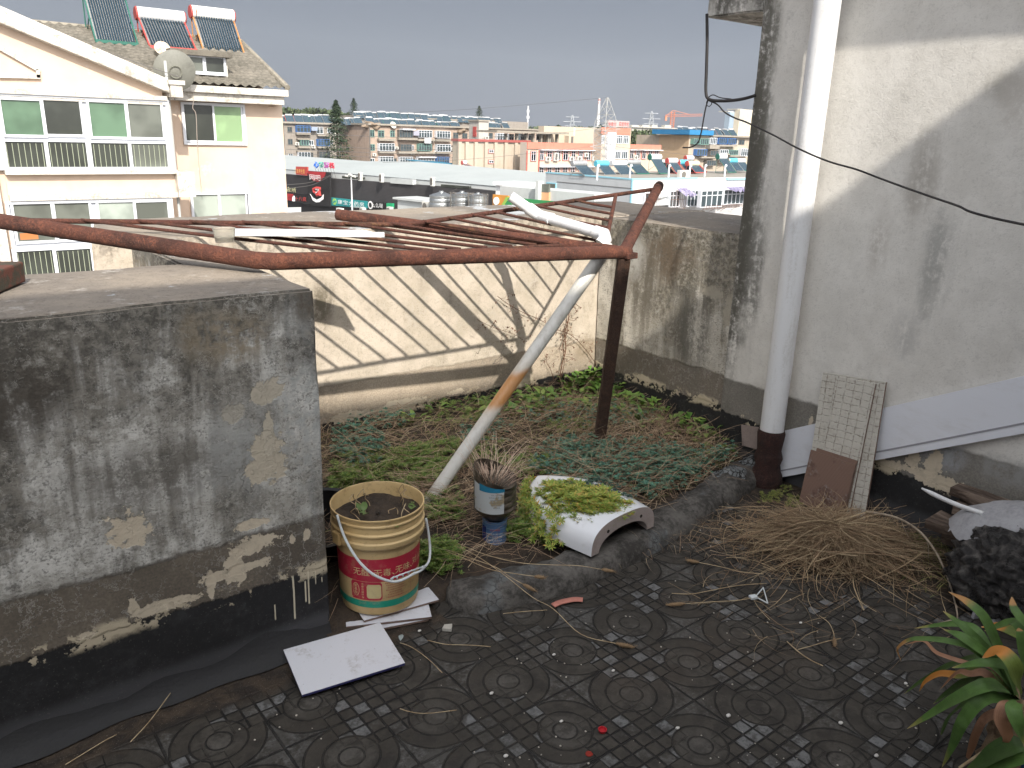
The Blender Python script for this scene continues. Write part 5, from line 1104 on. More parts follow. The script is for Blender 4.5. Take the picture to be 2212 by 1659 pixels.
# tiled roof: eave to ridge, right edge a verge
ev=HE.w(p1,2205,690); rg=X3(*p1(1855,325),ev.x); nxr,nyr=260,36; x_l=Y3(*p1(300,185),rg.y).x-6
b=MB(); vs=[]
for j in range(nyr+1):
    t=j/nyr
    for i in range(nxr+1):
        x=x_l+(ev.x-x_l)*i/nxr; st=(t*18)%1; y=ev.y-.1+(rg.y-ev.y)*t; z=ev.z+(rg.z-ev.z)*t+.035*math.sin((x+.11*(int(t*18)%2))*2*PI/.30)+.05*(1-st)+.02*mn.noise(Vector((x,t*9,0)))
        vs.append((x-HB.P0.x,y-HB.P0.y,z-G))
b.add(vs,[(j*(nxr+1)+i,j*(nxr+1)+i+1,(j+1)*(nxr+1)+i+1,(j+1)*(nxr+1)+i) for j in range(nyr) for i in range(nxr)])
m_rooft=mat('grey_clay_tiles',lambda T:(lambda n,n3:dict(c=T.mix(((T.sep(T.obj())[2]*(18/(rg.z-ev.z))+(T.sep(T.obj())[0]*20.9).sin()*.16).fr().ss(.22,.02))*.75,T.mix((n*.6+n3*.5).ss(.4,.7),(.19,.17,.14),(.085,.078,.062)),(.05,.045,.036)),r=.9))(T.noise(T.obj(),1.1,6,.7),T.noise(T.obj(),9,4,.7)))
rf=part(b,'tiled_roof',m_rooft,smooth=True)
b=MB(); pp=[Vector((x_l-HB.P0.x,rg.y-HB.P0.y,rg.z-G+.02)),Vector((rg.x-HB.P0.x,rg.y-HB.P0.y,rg.z-G+.02)),Vector((ev.x-HB.P0.x,ev.y-.1-HB.P0.y,ev.z-G+.06))]; b.tube(pp,.10,8); b.build('ridge_tiles',mat('mortar_ridge',mot((.26,.235,.19),.5,2,.6)),rf)
b=MB().add([(x_l-HB.P0.x,rg.y-HB.P0.y,rg.z-G),(rg.x-HB.P0.x,rg.y-HB.P0.y,rg.z-G),(ev.x-HB.P0.x,2*rg.y-ev.y-HB.P0.y,ev.z-G),(x_l-HB.P0.x,2*rg.y-ev.y-HB.P0.y,ev.z-G)],[(0,1,2,3)]); b.build('rear_slope',m_rooft,rf)
b=MB().prism([(ev.x-.25-HB.P0.x,ev.y+.5-HB.P0.y,wz-.2),(rg.x-.25-HB.P0.x,rg.y-HB.P0.y,rg.z-G-.1),(rg.x-.25-HB.P0.x,2*rg.y-ev.y-HB.P0.y-.5,wz-.2)],(-.2,0,0)); part(b,'end_gable',m_peach)
# gable-bay roof behind the coping
b=MB(); b.add([(lo_[0]+.1,.5,lo_[1]+.15),(l2[0],.5,l2[1]+.35),(l2[0],6.5,l2[1]+.35),(lo_[0]+.1,3,lo_[1]+.15)],[(0,1,2,3)]); b.build('bay_roof',m_rooft,rf)
# dormer
rn=(rg-ev).cross(Vector((1,0,0))); rq=ray(*p1(1560,600)); HDo=(CP+rq*((ev-CP).dot(rn)/rq.dot(rn))).y-27; HD=HB.off(HDo); dr=HD.rect(p1,1330,440,1750,600); b=MB().box(dr[0],HDo,dr[1],dr[2],HDo+3,dr[3]); dm=part(b,'dormer',m_trim)
r=HD.rect(p1,1290,392,1765,432); MB().box(r[0],HDo-.3,r[1],r[2],HDo+3.1,r[3]).build('dormer_roof_slab',mat('black_stained_slab',mot((.14,.125,.10),.6,3,.5)),dm)
w_=win(HD,p1,(1380,425,1730,575),[((1400,440,1555,545),m_gl),((1580,440,1715,555),m_gd)],hs,'dormer_window',HDo,t=.06)
# lightning wire on the ridge
m_wire=mat('dark_wire',col=(.10,.095,.09))
b=MB(); Pw=[HB.w(p1,0,38,1.0),HB.w(p1,180,105,2.),HB.w(p1,540,265,1),HB.w(p1,1240,545,0),HB.w(p1,1370,600,-.3)]; b.tube(smooth_path(Pw,4),.012,5); b2=MB().tube(smooth_path([HB.w(p1,180,140,6),HB.w(p1,340,142,6),HB.w(p1,640,168,6.2),HB.w(p1,1040,200,6.5),HB.w(p1,1480,240,6.5),HB.w(p1,1845,270,6.5)],3),.012,5)
tag(b.build('lightning_wire',m_wire),'dark lightning wire following the white gable coping','wire'); tag(b2.build('lightning_wire',m_wire),'dark lightning wire running level along the ridge past the solar heaters','wire')
b=MB().tube(smooth_path([HB.w(p1,x,y,1.2) for x,y in ((1560,660),(1580,760),(1575,830),(1600,880),(1608,1080),(1615,1200),(1640,1465)) ],4),.010,5); tag(b.build('hanging_wire',mat('pale_wire',col=(.35,.30,.26))),'thin pale wire hanging down the peach wing past its windows','wire')
# ---- solar water heaters
m_tubes=mat('evacuated_tube',col=(.012,.035,.055),rough=.18,metal=.3); m_silver=mat('silver_tank',mot((.45,.46,.47),.3,3,.1),rough=.35,metal=.5); m_wt=mat('white_tank',mot((.58,.58,.60),.25,3,.1,(.36,.42,.38)),rough=.3)
def colm(n,c,r=.5): return mat(n,mot(c,.3,4,.1),rough=r)
m_redp=colm('red_paint',(.42,.07,.06)); m_grp=colm('green_paint',(.02,.12,.09)); m_org=colm('orange_rust_paint',(.45,.20,.07)); m_cy=colm('cyan_tank',(.10,.42,.55)); m_cream=colm('cream_tank',(.55,.50,.38)); m_tpnl=mat('tube_panel',lambda T:dict(c=T.mix(((T.sep(T.obj())[0]*11).fr()-.5).ab().ss(.30,.42),(.022,.05,.075),(.10,.13,.15)),r=.25,m=.2))
def solar(ti,tj,bo,yt,label,tm,fm,cm,detail=0,group=None,rt_=.17,name='solar_heater',plane=None):
    """ti,tj: left and right end of the tank, bo: foot of the tube bank (all in the picture); yt: depth of the tank"""
    a=Y3(*ti,yt); c=Y3(*tj,yt); ctr=(a+c)/2; L=(c.x-a.x); q=X3(*bo,ctr.x); dv=q-ctr
    e=empty(name,(q.x,q.y,q.z),0,label,'solar heater',group); o=ctr-q
    tk=MB().tube([(o.x-L/2,o.y,o.z),(o.x+L/2,o.y,o.z)],rt_,20).build('tank',tm,e,smooth=40)
    for s in (-1,1): MB().tube([(o.x+s*L/2,o.y,o.z),(o.x+s*(L/2+.05),o.y,o.z)],[rt_*1.03,rt_*.9],18).build('end_cap',cm,e,smooth=40)
    top_=o+Vector((0,-rt_*.7,-rt_*.6)); n=15
    if detail:
        for k in range(n): x=-L/2+.08+(L-.16)*(k+.5)/n; MB().tube([Vector((x,0,0))+top_,Vector((x,0,.03))],.029,8).build('tube',m_tubes,e,smooth=40)
        MB().quad(Vector((-L/2+.05,.12,-.02)),Vector((L/2-.05,.12,-.02)),Vector((L/2-.05,.12,0))+top_,Vector((-L/2+.05,.12,0))+top_).build('reflector',m_silver,e)
    else:
        nn_=Vector((0,top_.z,-top_.y)).normalized()*.03; MB().prism([Vector((-L/2+.04,0,0)),Vector((L/2-.04,0,0)),Vector((L/2-.04,0,0))+top_,Vector((-L/2+.04,0,0))+top_],nn_).build('tube_bank',m_tpnl,e)
    for s in (-1,1):
        b=MB(); x=s*(L/2-.02); b.tube([Vector((x,0,0)),Vector((x,0,0))+o],.028,6); b.tube([Vector((x,o.y+.05,o.z)),Vector((x,o.y+.1,-.15))],.022,6); b.tube([Vector((x,o.y*.5,o.z*.45)),Vector((x,o.y+.08,o.z*.15))],.018,5); b.tube([Vector((x,0,-.03)),Vector((x,o.y+.1,-.10))],.022,5); b.build('frame',fm,e)
    MB().box(-L/2,-.06,-.06,L/2,.05,.04).build('foot_rail',fm,e)
    return e
yt=rg.y-.2
solar(p1(625,-80),p1(955,-60),p1(900,325),yt,'green-framed solar heater on the ridge, its tank above the picture edge',m_wt,m_grp,m_grp,1)
solar(p1(1050,115),p1(1410,128),p1(1335,372),yt,'solar heater with clean white tank and red ends on the neighbour roof',m_wt,m_redp,m_redp,1,rt_=.235)
solar(p1(1470,100),p1(1790,118),p1(1728,408),yt,'solar heater with rust-streaked white tank and orange frame on the neighbour roof',mat('rust_streaked_tank',lambda T:dict(c=T.mix((T.noise(T.sc(T.obj(),(3,1,1)),3,5,.7)).ss(.54,.62)*T.sep(T.obj())[0].ss(-.1,-.7).max(.25),(.72,.72,.70),(.25,.09,.03)),r=.4)),m_org,m_redp,1,rt_=.235)
def dish(c,r,nv,mat_,label,deep=.22):
    e=empty('satellite_dish',c,0,label,'satellite dish'); b=MB(); prof=[(r*i/8,deep*r*(i/8)**2) for i in range(9)]; b.lathe(prof,32); b.lathe([(x,z+.012) for x,z in prof],32); o=b.build('reflector',mat_,e,smooth=True)
    q=Vector(nv).to_track_quat('Z','Y'); o.rotation_euler=q.to_euler()
    k=MB(); k.lathe([(r*.26,-.02),(r*.30,-.03),(r*.30,.02),(r*.26,.02)],24); o2=k.build('back_ring',mat('dish_ring',col=(.16,.16,.13)),e,smooth=40); o2.rotation_euler=q.to_euler()
    MB().tube([(0,.05,0),(0,.25,-.1),(0,.3,-r*1.3)],.03,8).build('mast',m_steel,e); return e
dish(HB.w(p1,1395,548,min(.6,HDo-1.2)),.63,(.10,.93,.30),mat('grey_dish_paint',mot((.19,.19,.165),.3,2,.1),rough=.5),'large plain grey satellite dish seen from behind, in front of the dormer')
dish(HB.w(p1,1390,345,HDo+.2),.24,(-.1,-.85,.45),mat('rusty_dish',mot((.42,.17,.08),.7,9,.3,(.55,.50,.42),.4)),'small rusty satellite dish standing on the dormer slab')
# ---- generic far blocks
m_gfar=glassm('far_glass',(.055,.075,.085),.2); m_fw=mat('far_white_frame',col=(.62,.64,.68)); m_fb=mat('far_blue_frame',col=(.05,.14,.36)); m_fg=mat('far_green_frame',col=(.15,.28,.24)); m_fd=mat('far_dark_frame',col=(.13,.12,.11)); m_redf=mat('far_red_surround',col=(.42,.12,.09))
fmats={'w':m_fw,'b':m_fb,'g':m_fg,'d':m_fd,'r':m_redf}
def fwin(P,p,par,r,k='w',nc=2,bay=0,name='window'):
    x0,z0,x1,z1=P.rect(p,*r); t=.10 if k=='r' else .08; y=-bay-.12; b=MB()
    b.m=0; frame_rect(b,x0,z0,x1,z1,t,y,0.0)
    for i in range(1,nc): x=x0+(x1-x0)*i/nc; b.box(x-t*.5,y,z0+t,x+t*.5,-.005-bay*.5,z1-t)
    if z1-z0>1.3: b.box(x0+t,y+.003,z0+(z1-z0)*.68,x1-t,-.006-bay*.5,z0+(z1-z0)*.68+t*.8)
    b.m=1; b.box(x0+t*.5,y+.05,z0+t*.5,x1-t*.5,-.003,z1-t*.5); return b.build(name,[fmats[k],m_gfar],par)
def slab(P,p,par,r,y0,y1,m,name): x0,z0,x1,z1=P.rect(p,*r); return MB().box(x0,y0,z0,x1,y1,z1).build(name,m,par)
def acunit(P,p,x,y,label,w_=.8,h_=.6,dy=0,group='air conditioners on distant walls'):
    q=P.w(p,x,y,-.3-dy); e=empty('air_conditioner',q,P.rz,label,'air conditioner',group); MB().box(-w_/2,-.2,-h_/2,w_/2,.2,h_/2).build('casing',m_acw,e,bevel=.02)
    MB().tube([(-.08*w_,-.205,0),(-.08*w_,-.215,0)],h_*.38,14).build('fan_grille',m_fd,e)
    return e
m_acw=mat('cream_casing',mot((.58,.57,.53),.2,3,.05))
def body(P,p,par,x0,x1,ytop,dep,m,name='wall',xb=None):
    a=P.at(*p(x0,ytop)); c=P.at(*p(x1,ytop)); zt=(a[1]+c[1])/2; MB().box(a[0],0,0,c[0],dep,zt).build(name,m,par); return a[0],c[0],zt
m_bg=wallm('grey_brown_block',(.25,.22,.19)); m_bb=wallm('pinkish_brown_block',(.36,.275,.22)); m_bc=wallm('beige_panel',(.50,.42,.34),.15); m_cap=wallm('roof_edge',(.28,.25,.21)); m_rub=wallm('roof_rubble',(.24,.18,.13),.5,4)
# block A
PA=FP(*p2(300,300),165); A_=PA.e('apartment_block','grey-brown apartment block with blue windows, left of the dark conifer','apartment block')
x0,x1,zt=body(PA,p2,A_,78,560,258,14,m_bg); MB().box(x0-.4,-.6,zt,x1+.4,14,zt+.35).build('roof_edge',m_cap,A_)
for r,k,n in (((108,280,150,328),'d',2),((178,270,300,330),'b',4),((365,283,425,342),'w',2),((462,292,505,338),'w',2),((112,388,155,440),'d',2),((215,395,285,445),'g',3),((300,400,340,445),'w',2),((365,390,470,450),'b',4),((472,402,510,440),'w',2),((118,518,158,555),'w',2),((195,503,300,560),'w',4),((305,508,338,555),'d',2),((373,500,475,560),'d',3)): fwin(PA,p2,A_,r,k,n,.7 if n>2 else 0)
for r in ((178,330,300,350),(365,345,470,365),(195,452,300,470),(365,452,470,470),(185,490,305,502),(185,385,300,395)): slab(PA,p2,A_,r,-.9,0,m_cap,'balcony_slab')
slab(PA,p2,A_,(305,282,355,316),-1.1,0,mat('blue_grey_awning',col=(.25,.30,.40)),'awning')
for i,(x,y) in enumerate(((515,350),(332,458),(190,432),(155,570))): acunit(PA,p2,x,y,['cream air conditioner high on the grey-brown block beside the conifer','cream air conditioner between the two blue windows of the grey-brown block','round-fronted white air conditioner at the left of the grey-brown block','lowest air conditioner on the grey-brown block'][i])
# block B
PB_=FP(*p2(1000,400),172); B_=PB_.e('apartment_block','long pinkish-brown apartment block with white glazed balconies and a blank end wall','apartment block')
x0,x1,zt=body(PB_,p2,B_,828,2330,292,13,m_bb); MB().box(x0-.4,-.7,zt,x1,13.5,zt+.35).build('roof_edge',m_cap,B_)
PBe=FP(*p2(700,400),1,180,PB_.w(p2,828,400)); a=PBe.at(*p2(570,300)); c_=(PB_.w(p2,828,292)); 
Le=abs(PBe.at(*p2(568,300))[0]-PBe.at(*p2(828,300))[0])
MB().box(x0-.02,13,0,x0+12,Le,zt+.02).build('end_wall',m_bb,B_)
MB().box(x0-.5,13.6,zt+.03,x0+12,Le+.4,zt+.37).build('roof_edge',m_cap,B_)
for r,k,n in (((838,308,878,372),'g',2),((910,312,965,375),'g',2),((1018,314,1058,372),'g',2),((1080,308,1200,375),'d',5),((1250,312,1370,378),'w',5),((1410,318,1530,382),'w',5),((1575,332,1620,385),'d',2),((1655,337,1700,385),'d',2),
 ((838,435,882,492),'g',2),((905,428,1040,495),'w',5),((1090,434,1190,495),'d',4),((1195,442,1228,490),'w',2),((1252,430,1365,495),'g',5),((1368,442,1392,490),'d',1),((1412,436,1535,500),'w',5),((1560,445,1612,500),'d',2),
 ((842,560,880,612),'w',2),((910,542,1030,612),'w',5),((1035,560,1075,612),'d',2),((1085,546,1200,612),'w',5),((1205,560,1235,610),'d',1),((1240,558,1390,614),'w',6),((1415,547,1520,606),'b',5),((1568,545,1612,612),'d',2),
 ((1945,338,2040,400),'w',4),((1890,335,1925,385),'d',1),((2060,345,2090,400),'d',1),((2150,340,2190,400),'d',2)): fwin(PB_,p2,B_,r,k,n,.9 if n>3 else 0)
for r in ((900,385,1045,405),(1075,378,1240,398),(1245,388,1395,408),(1405,392,1540,410),(1075,498,1240,518),(1245,502,1395,520),(905,500,1045,512),(1405,505,1540,520)): slab(PB_,p2,B_,r,-1.1,0,m_cap,'balcony_slab')
slab(PB_,p2,B_,(1100,298,1210,310),-1.6,0,m_fw,'canopy'); slab(PB_,p2,B_,(1200,318,1250,358),-1.3,-.1,mat('grey_awning',col=(.30,.30,.36)),'awning'); slab(PB_,p2,B_,(1245,545,1395,555),-1.6,0,m_fw,'canopy')
MB().tube([(x0+.1,-.2,8),(x0+.1,-.2,zt)],.12,6).build('drainpipe',m_fd,B_)
o=slab(PB_,p2,None,(1288,382,1345,425),-1.7,-1.66,mat('white_cloth',col=(.62,.63,.66)),'laundry_sheet'); o.location=(PB_.P0.x,PB_.P0.y,G); o.rotation_euler=(0,0,PB_.rz); tag(o,'white sheet hung out to dry below a balcony of the pinkish-brown block','laundry')
for i,(x,y) in enumerate(((1070,470),(1212,518),(1380,408),(1412,512),(1562,478),(872,528),(1532,372))): acunit(PB_,p2,x,y,'cream air conditioner on the pinkish-brown block, '+['left of its dark balcony','below the narrow white window','right of the hung laundry','under the green glazed balcony','at the right of the middle row','lowest left beside the red pole','at the right of the top row'][i])
PS=FP(*p2(1800,300),150); ST=PS.e('stair_tower','plain concrete stair tower with a red door on the apartment roof','stair tower'); a=PS.rect(p2,1802,235,1888,560); PSe=FP(0,0,0,180,PS.w(p2,1802,300)); dS=abs(PSe.at(*p2(1716,300))[0]); MB().box(a[0],0,0,a[2],dS,a[3]).build('wall',wallm('tower_concrete',(.44,.41,.37)),ST); d0_,d1_=abs(PSe.at(*p2(1782,300))[0]),abs(PSe.at(*p2(1753,300))[0]); zz0,zz1=PSe.at(*p2(1765,368))[1],PSe.at(*p2(1765,280))[1]; MB().box(a[0]-.12,d0_,zz0,a[0],d1_,zz1).build('door',m_redp,ST); MB().box(a[0]-.2,-.2,a[3],a[2]+.2,dS+.2,a[3]+.3).build('roof_slab',m_cap,ST)
acunit(PS,p2,1865,378,'cream air conditioner on the concrete stair tower')
# roof rubble mounds
for (x,y,r,l) in ((870,252,3.6,'heap of brown rubble on the apartment roof edge, left of the small dish'),(1660,292,3.2,'low heap of brown rubble on the roof beside the stair tower')):
    b=MB(); q=PB_.w(p2,x,y,.5); b.ico((0,0,0),1,4,(r*.5,1.2,.75),.7); o=b.build('rubble_heap',m_rub); o.location=q-Vector((0,0,.5)); tag(o,l,'rubble')
# hall E with pilasters, red cornice
PE=FP(*p2(1900,550),128); E2=PE.e('assembly_hall','beige pilastered hall with a dark red cornice and two small red-framed windows','hall')
m_hall=wallm('hall_render',(.40,.335,.265),.12); x0,x1,zt=body(PE,p2,E2,1622,2245,402,1.6,m_hall); MB().box(x0-.2,-.35,zt-.25,x1+.2,1.7,zt+.12).build('cornice',mat('dark_red_cornice',col=(.28,.07,.06)),E2)
for x in (1628,1690,1770,1860,1945,2035,2125,2205): a=PE.at(*p2(x,500)); MB().box(a[0]-.3,-.35,0,a[0]+.3,0,zt-.3).build('pilaster',m_hall,E2)
for r in ((1882,478,1940,515),(1882,572,1940,608)): fwin(PE,p2,E2,r,'r',1); fwin(PE,p2,E2,(r[0]+8,r[1]+6,r[2]-8,r[3]-5),'w',2)
# school F
PF=FP(*p3(600,560),132); F_=PF.e('school_building','cream school building with a salmon parapet band and rows of red-edged windows','school')
m_sch=wallm('school_cream',(.49,.40,.32),.12); m_sal=wallm('salmon_band',(.50,.185,.13),.12); x0,x1,zt=body(PF,p3,F_,236,1420,432,1.6,m_sch)
slab(PF,p3,F_,(236,430,1420,486),-.2,0,m_sal,'parapet_band'); slab(PF,p3,F_,(345,486,910,492),-.7,0,m_fw,'canopy_line'); slab(PF,p3,F_,(345,630,905,637),-.7,0,m_fw,'canopy_line'); slab(PF,p3,F_,(1130,484,1420,490),-.7,0,m_fw,'canopy_line')
for x in (236,343): slab(PF,p3,F_,(x-6,490,x+4,720),-.12,0,m_redf,'red_quoin')
for r in [(272,497,315,583)]+[(x,496,x+w_,577) for x,w_ in ((350,34),(415,42),(492,38),(555,44),(628,36),(694,36),(762,36),(830,36),(886,24))]+[(x,640,x+w_,722) for x,w_ in ((343,40),(414,40),(480,46),(550,44),(618,40),(694,36),(762,36),(830,36))]+[(x,492,x+w_,564) for x,w_ in ((1145,32),(1200,34),(1253,34),(1310,34),(1362,36))]: fwin(PF,p3,F_,(r[0]-4,r[1]-4,r[2]+4,r[3]+4),'r',1); fwin(PF,p3,F_,r,'w',2)
for i,(x,y) in enumerate(((412,566),(483,562),(486,530),(622,564),(690,562),(752,530),(824,560),(1190,552))): acunit(PF,p3,x,y,'cream air conditioner under the school windows, '+['leftmost one','second from left','on the left above another','middle one','right of the middle one','raised one right of the middle','rightmost before the pylon','the only one right of the pylon'][i],.9,.7)
PT=PF.off(-2); Tw=PT.e('school_tower','taller salmon-topped school stair block with a red lettered board, behind the lattice pylon','tower'); a=PT.rect(p3,893,300,1148,700); MB().box(a[0],0,0,a[2],2,a[3]).build('wall',m_sch,Tw); slab(PT,p3,Tw,(893,290,1150,350),-.15,0,m_sal,'parapet_band')
for r in ((897,358,924,430),(1030,355,1078,430),(1086,358,1132,430),(1016,496,1065,565),(1073,496,1125,565)): fwin(PT,p3,Tw,r,'w',3)
slab(PT,p3,Tw,(930,330,1000,600),-.6,0,m_fw,'pale_panel')
o=slab(PT,p3,Tw,(962,228,1152,284),.2,.5,mat('pale_sign_board',col=(.42,.33,.32)),'roof_sign')
def sign_text(P,p,par,s,x0,y0,x1,y1,m,dy=-.06,name='lettering',sep=True,world=False):
    a=P.rect(p,x0,y0,x1,y1); n=len(s); wd=(a[2]-a[0])/n; ht=a[3]-a[1]
    for i,ch in enumerate(s):
        if ch==' ': continue
        v,f=text_geo(ch,1.0)
        if not v: continue
        mx=[min(q.x for q in v),max(q.x for q in v),min(q.y for q in v),max(q.y for q in v)]; w0=max(mx[1]-mx[0],.05); h0=max(mx[3]-mx[2],.05); kx=min(wd*.86/w0,ht/h0*1.3) ; kz=ht/h0 if h0>.4 else kx
        cx=a[0]+wd*(i+.5); cz=(a[1]+a[3])/2; b=MB().add([(cx+(q.x-(mx[0]+mx[1])/2)*kx,dy,cz+(q.y-(mx[2]+mx[3])/2)*kz) for q in v],f); b.build(name,m,par)
m_redl=mat('red_letters',col=(.50,.05,.045)); sign_text(PT,p3,o,'实验学校',1058,238,1148,278,m_redl,.15); o
for ch in kids(o): ch.parent=Tw
sign_text(PT,p3,Tw,'淮南市',964,238,1035,278,m_redl,.15)
# cubes behind the school (G)
PG=FP(*p3(600,350),150); G_=PG.e('flat_roofed_block','windowless beige flat-roofed block with one dark doorway behind the school','building'); m_be=wallm('plain_beige',(.46,.385,.30),.1); x0,x1,zt=body(PG,p3,G_,390,895,284,1.6,m_be); a=PG.rect(p3,570,358,628,430); MB().box(a[0],-1.2,0,a[2],0,a[3]).build('stair_head',m_be,G_); slab(PG,p3,G_,(592,366,606,430),-1.35,-1.2,m_fd,'doorway'); slab(PG,p3,G_,(650,288,656,432),-.2,0,m_fw,'joint')
# open concrete frame in front (unfinished storey)
PQ=FP(*p3(250,370),140); Q_=PQ.e('unfinished_storey','row of bare concrete columns carrying a ragged slab on the roof','concrete frame'); slab(PQ,p3,Q_,(-60,322,580,340),-1,5,m_cap,'slab')
for x in (62,155,240,300,370,430,445,512): slab(PQ,p3,Q_,(x-6,340,x+6,430),0,.6,m_cap,'column')
for i,x in enumerate((100,200,270,340)): fwin(PQ.off(5),p3,Q_,(x-20,345,x+20,400),'w',2).location.y=5
# far long block H
PH=FP(*p3(1400,300),420); H_=PH.e('unfinished_block','long grey concrete block far off under the tower crane','building'); m_far=wallm('far_concrete',(.42,.41,.37),.12,.2); body(PH,p3,H_,1168,1650,286,3,m_far)
for (a_,b_) in ((1168,1235),(1265,1330),(1350,1400),(1465,1520)): slab(PH,p3,H_,(a_,266,b_,290),.5,3,m_far,'roof_room')
for x in range(1190,1640,28): fwin(PH,p3,H_,(x,316,x+14,334),'d',1)
slab(PH,p3,H_,(1168,294,1650,297),-1,0,m_fd,'floor_line')
# block I with blue roof
PI_=FP(*p3(1900,450),160); I_=PI_.e('apartment_block','tan apartment block with enclosed balconies beside the tall pale wall','apartment block'); m_tan=wallm('tan_render',(.46,.33,.21),.1); m_tan2=wallm('grey_tan_flats',(.40,.34,.27),.2)
x0,x1,zt=body(PI_,p3,I_,1675,2330,372,14,m_tan2); Pe=FP(0,0,0,180,PI_.w(p3,1675,400)); Le=abs(Pe.at(*p3(1412,400))[0]); MB().box(x0-.02,.02,0,x0+8,Le,zt+.1).build('end_wall',m_tan,I_)
MB().box(x0-1.2,-1,zt+.2,x0+6,Le+1,zt+1.1).build('blue_roof',mat('blue_sheet',mot((.02,.17,.36),.2,1,.1)),I_); MB().box(x0+6.1,-.8,zt,x1,14,zt+.3).build('roof_edge',m_cap,I_)
for r,k,n in (((1684,385,1738,435),'g',3),((1742,385,1815,438),'g',4),((1830,378,1888,435),'w',4),((1905,378,1978,435),'b',4),((1985,382,2055,435),'b',4),((2060,382,2098,435),'w',2),((2110,395,2160,440),'d',2),((1710,478,1800,535),'b',4),((1830,490,1900,535),'d',3),((1918,482,1990,515),'w',4),((2000,485,2075,530),'g',4),((2100,475,2170,540),'w',4),((1800,575,1880,625),'d',4),((1910,560,1980,600),'d',4),((2000,560,2080,600),'d',4)): fwin(PI_,p3,I_,r,k,n,.8 if n>2 else 0)
for r in ((1820,440,1905,475),(1745,545,1880,558),(1905,440,2060,455),(2000,532,2090,545),(1905,518,1995,528)): slab(PI_,p3,I_,r,-1.1,0,m_cap,'balcony_slab')
# high-rises
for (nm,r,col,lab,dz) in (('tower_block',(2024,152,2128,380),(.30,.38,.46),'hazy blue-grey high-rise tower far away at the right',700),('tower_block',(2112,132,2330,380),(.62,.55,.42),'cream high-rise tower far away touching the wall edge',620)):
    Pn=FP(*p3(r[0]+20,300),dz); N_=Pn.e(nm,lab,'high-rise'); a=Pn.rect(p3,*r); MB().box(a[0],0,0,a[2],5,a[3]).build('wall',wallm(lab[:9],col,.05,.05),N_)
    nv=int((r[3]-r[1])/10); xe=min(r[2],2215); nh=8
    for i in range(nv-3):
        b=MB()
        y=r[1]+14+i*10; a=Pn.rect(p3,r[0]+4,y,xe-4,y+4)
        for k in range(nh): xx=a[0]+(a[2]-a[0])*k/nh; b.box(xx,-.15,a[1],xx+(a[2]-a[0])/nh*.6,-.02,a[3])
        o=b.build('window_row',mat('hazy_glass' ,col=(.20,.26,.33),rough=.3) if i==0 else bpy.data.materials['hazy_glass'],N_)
    slab(Pn,p3,N_,(r[0]+10,r[1]-10,r[0]+60,r[1]),2,12,m_far,'roof_room')
# white building K in front right
PK=FP(*p3(1450,800),75); K_=PK.e('white_building','nearest white flat-roofed building, solar heaters along its roof','building'); m_kw=wallm('white_cladding',(.55,.545,.54),.1,.5); m_kg=wallm('pale_grey_cladding',(.44,.46,.475),.1,.5); m_kb=mat('pale_blue_edge',col=(.25,.50,.60))
a0_=PK.at(*p3(1172,742)); a1_=PK.at(*p3(1748,742)); Pe=FP(0,0,0,180,PK.w(p3,1172,760)); Le=abs(Pe.at(*p3(406,760))[0]); Ls=Le
b=MB().box(a0_[0],0,0,a1_[0],Le,a0_[1]); b.build('wall',m_kw,K_); MB().box(a0_[0]-.03,.05,0,a0_[0]-.001,Le,a0_[1]-.02).build('side_cladding',m_kg,K_)
o=MB().box(a0_[0]-.06,-.05,a0_[1]-.1,a1_[0],.3,a0_[1]+.03).build('roof_edge',m_kb,K_); MB().box(a0_[0]-.07,.31,a0_[1]-.1,a0_[0]+.2,Le,a0_[1]+.03).build('roof_edge',m_kb,K_); MB().box(a0_[0]-.06,-.06,0,a0_[0]+.12,.1,a0_[1]-.12).build('corner_strip',m_kb,K_)
MB().box(a0_[0]+.21,.31,a0_[1]-.2,a1_[0]+30,Le,a0_[1]+.01).build('roof',wallm('bitumen_roof',(.27,.25,.22),.3,1),K_)
K2=MB(); e0=PK.at(*p3(2155,705)); K2.prism([(a1_[0],0,0),(a1_[0]+2.2,-1.7,0),(a1_[0]+45,-1.7,0),(a1_[0]+45,12,0),(a1_[0],12,0)],(0,0,a0_[1]-.0)); K2.build('projecting_wing',m_kw,K_)
MB().box(a1_[0]+2.2,-1.85,a0_[1]-.12,a1_[0]+45,-1.45,a0_[1]+.05).build('roof_edge',m_kb,K_)
PKs=FP(0,0,0,180,PK.w(p3,1172,760)-Vector((.05,0,0)))
def kside(r,m,name,th=.12):
    a=PKs.rect(p3,*r); return MB().box(a0_[0]-.05-th,-a[2],a[1],a0_[0]-.04,-a[0],a[3]).build(name,m,K_)
kside((415,775,500,940),m_kb,'side_window_frame'); kside((420,785,495,935),m_gl,'side_window_pane',.15); kside((505,793,1168,797),m_fd,'cladding_joint',.02); kside((390,938,500,948),m_kb,'side_ledge')
PK2=PK.off(-1.7)
for r,k,n,P in (((1248,860,1330,985),'w',2,PK),((1470,845,1560,990),'w',3,PK),((1625,840,1722,985),'w',3,PK),((1745,840,1935,990),'w',4,PK2),((1945,835,2125,965),'w',5,PK2)): 
    o=fwin(P,p3,K_,r,k,n,.35); o.location.y=-1.7 if P is PK2 else 0
m_rail=mat('rusty_rail',col=(.17,.10,.08))
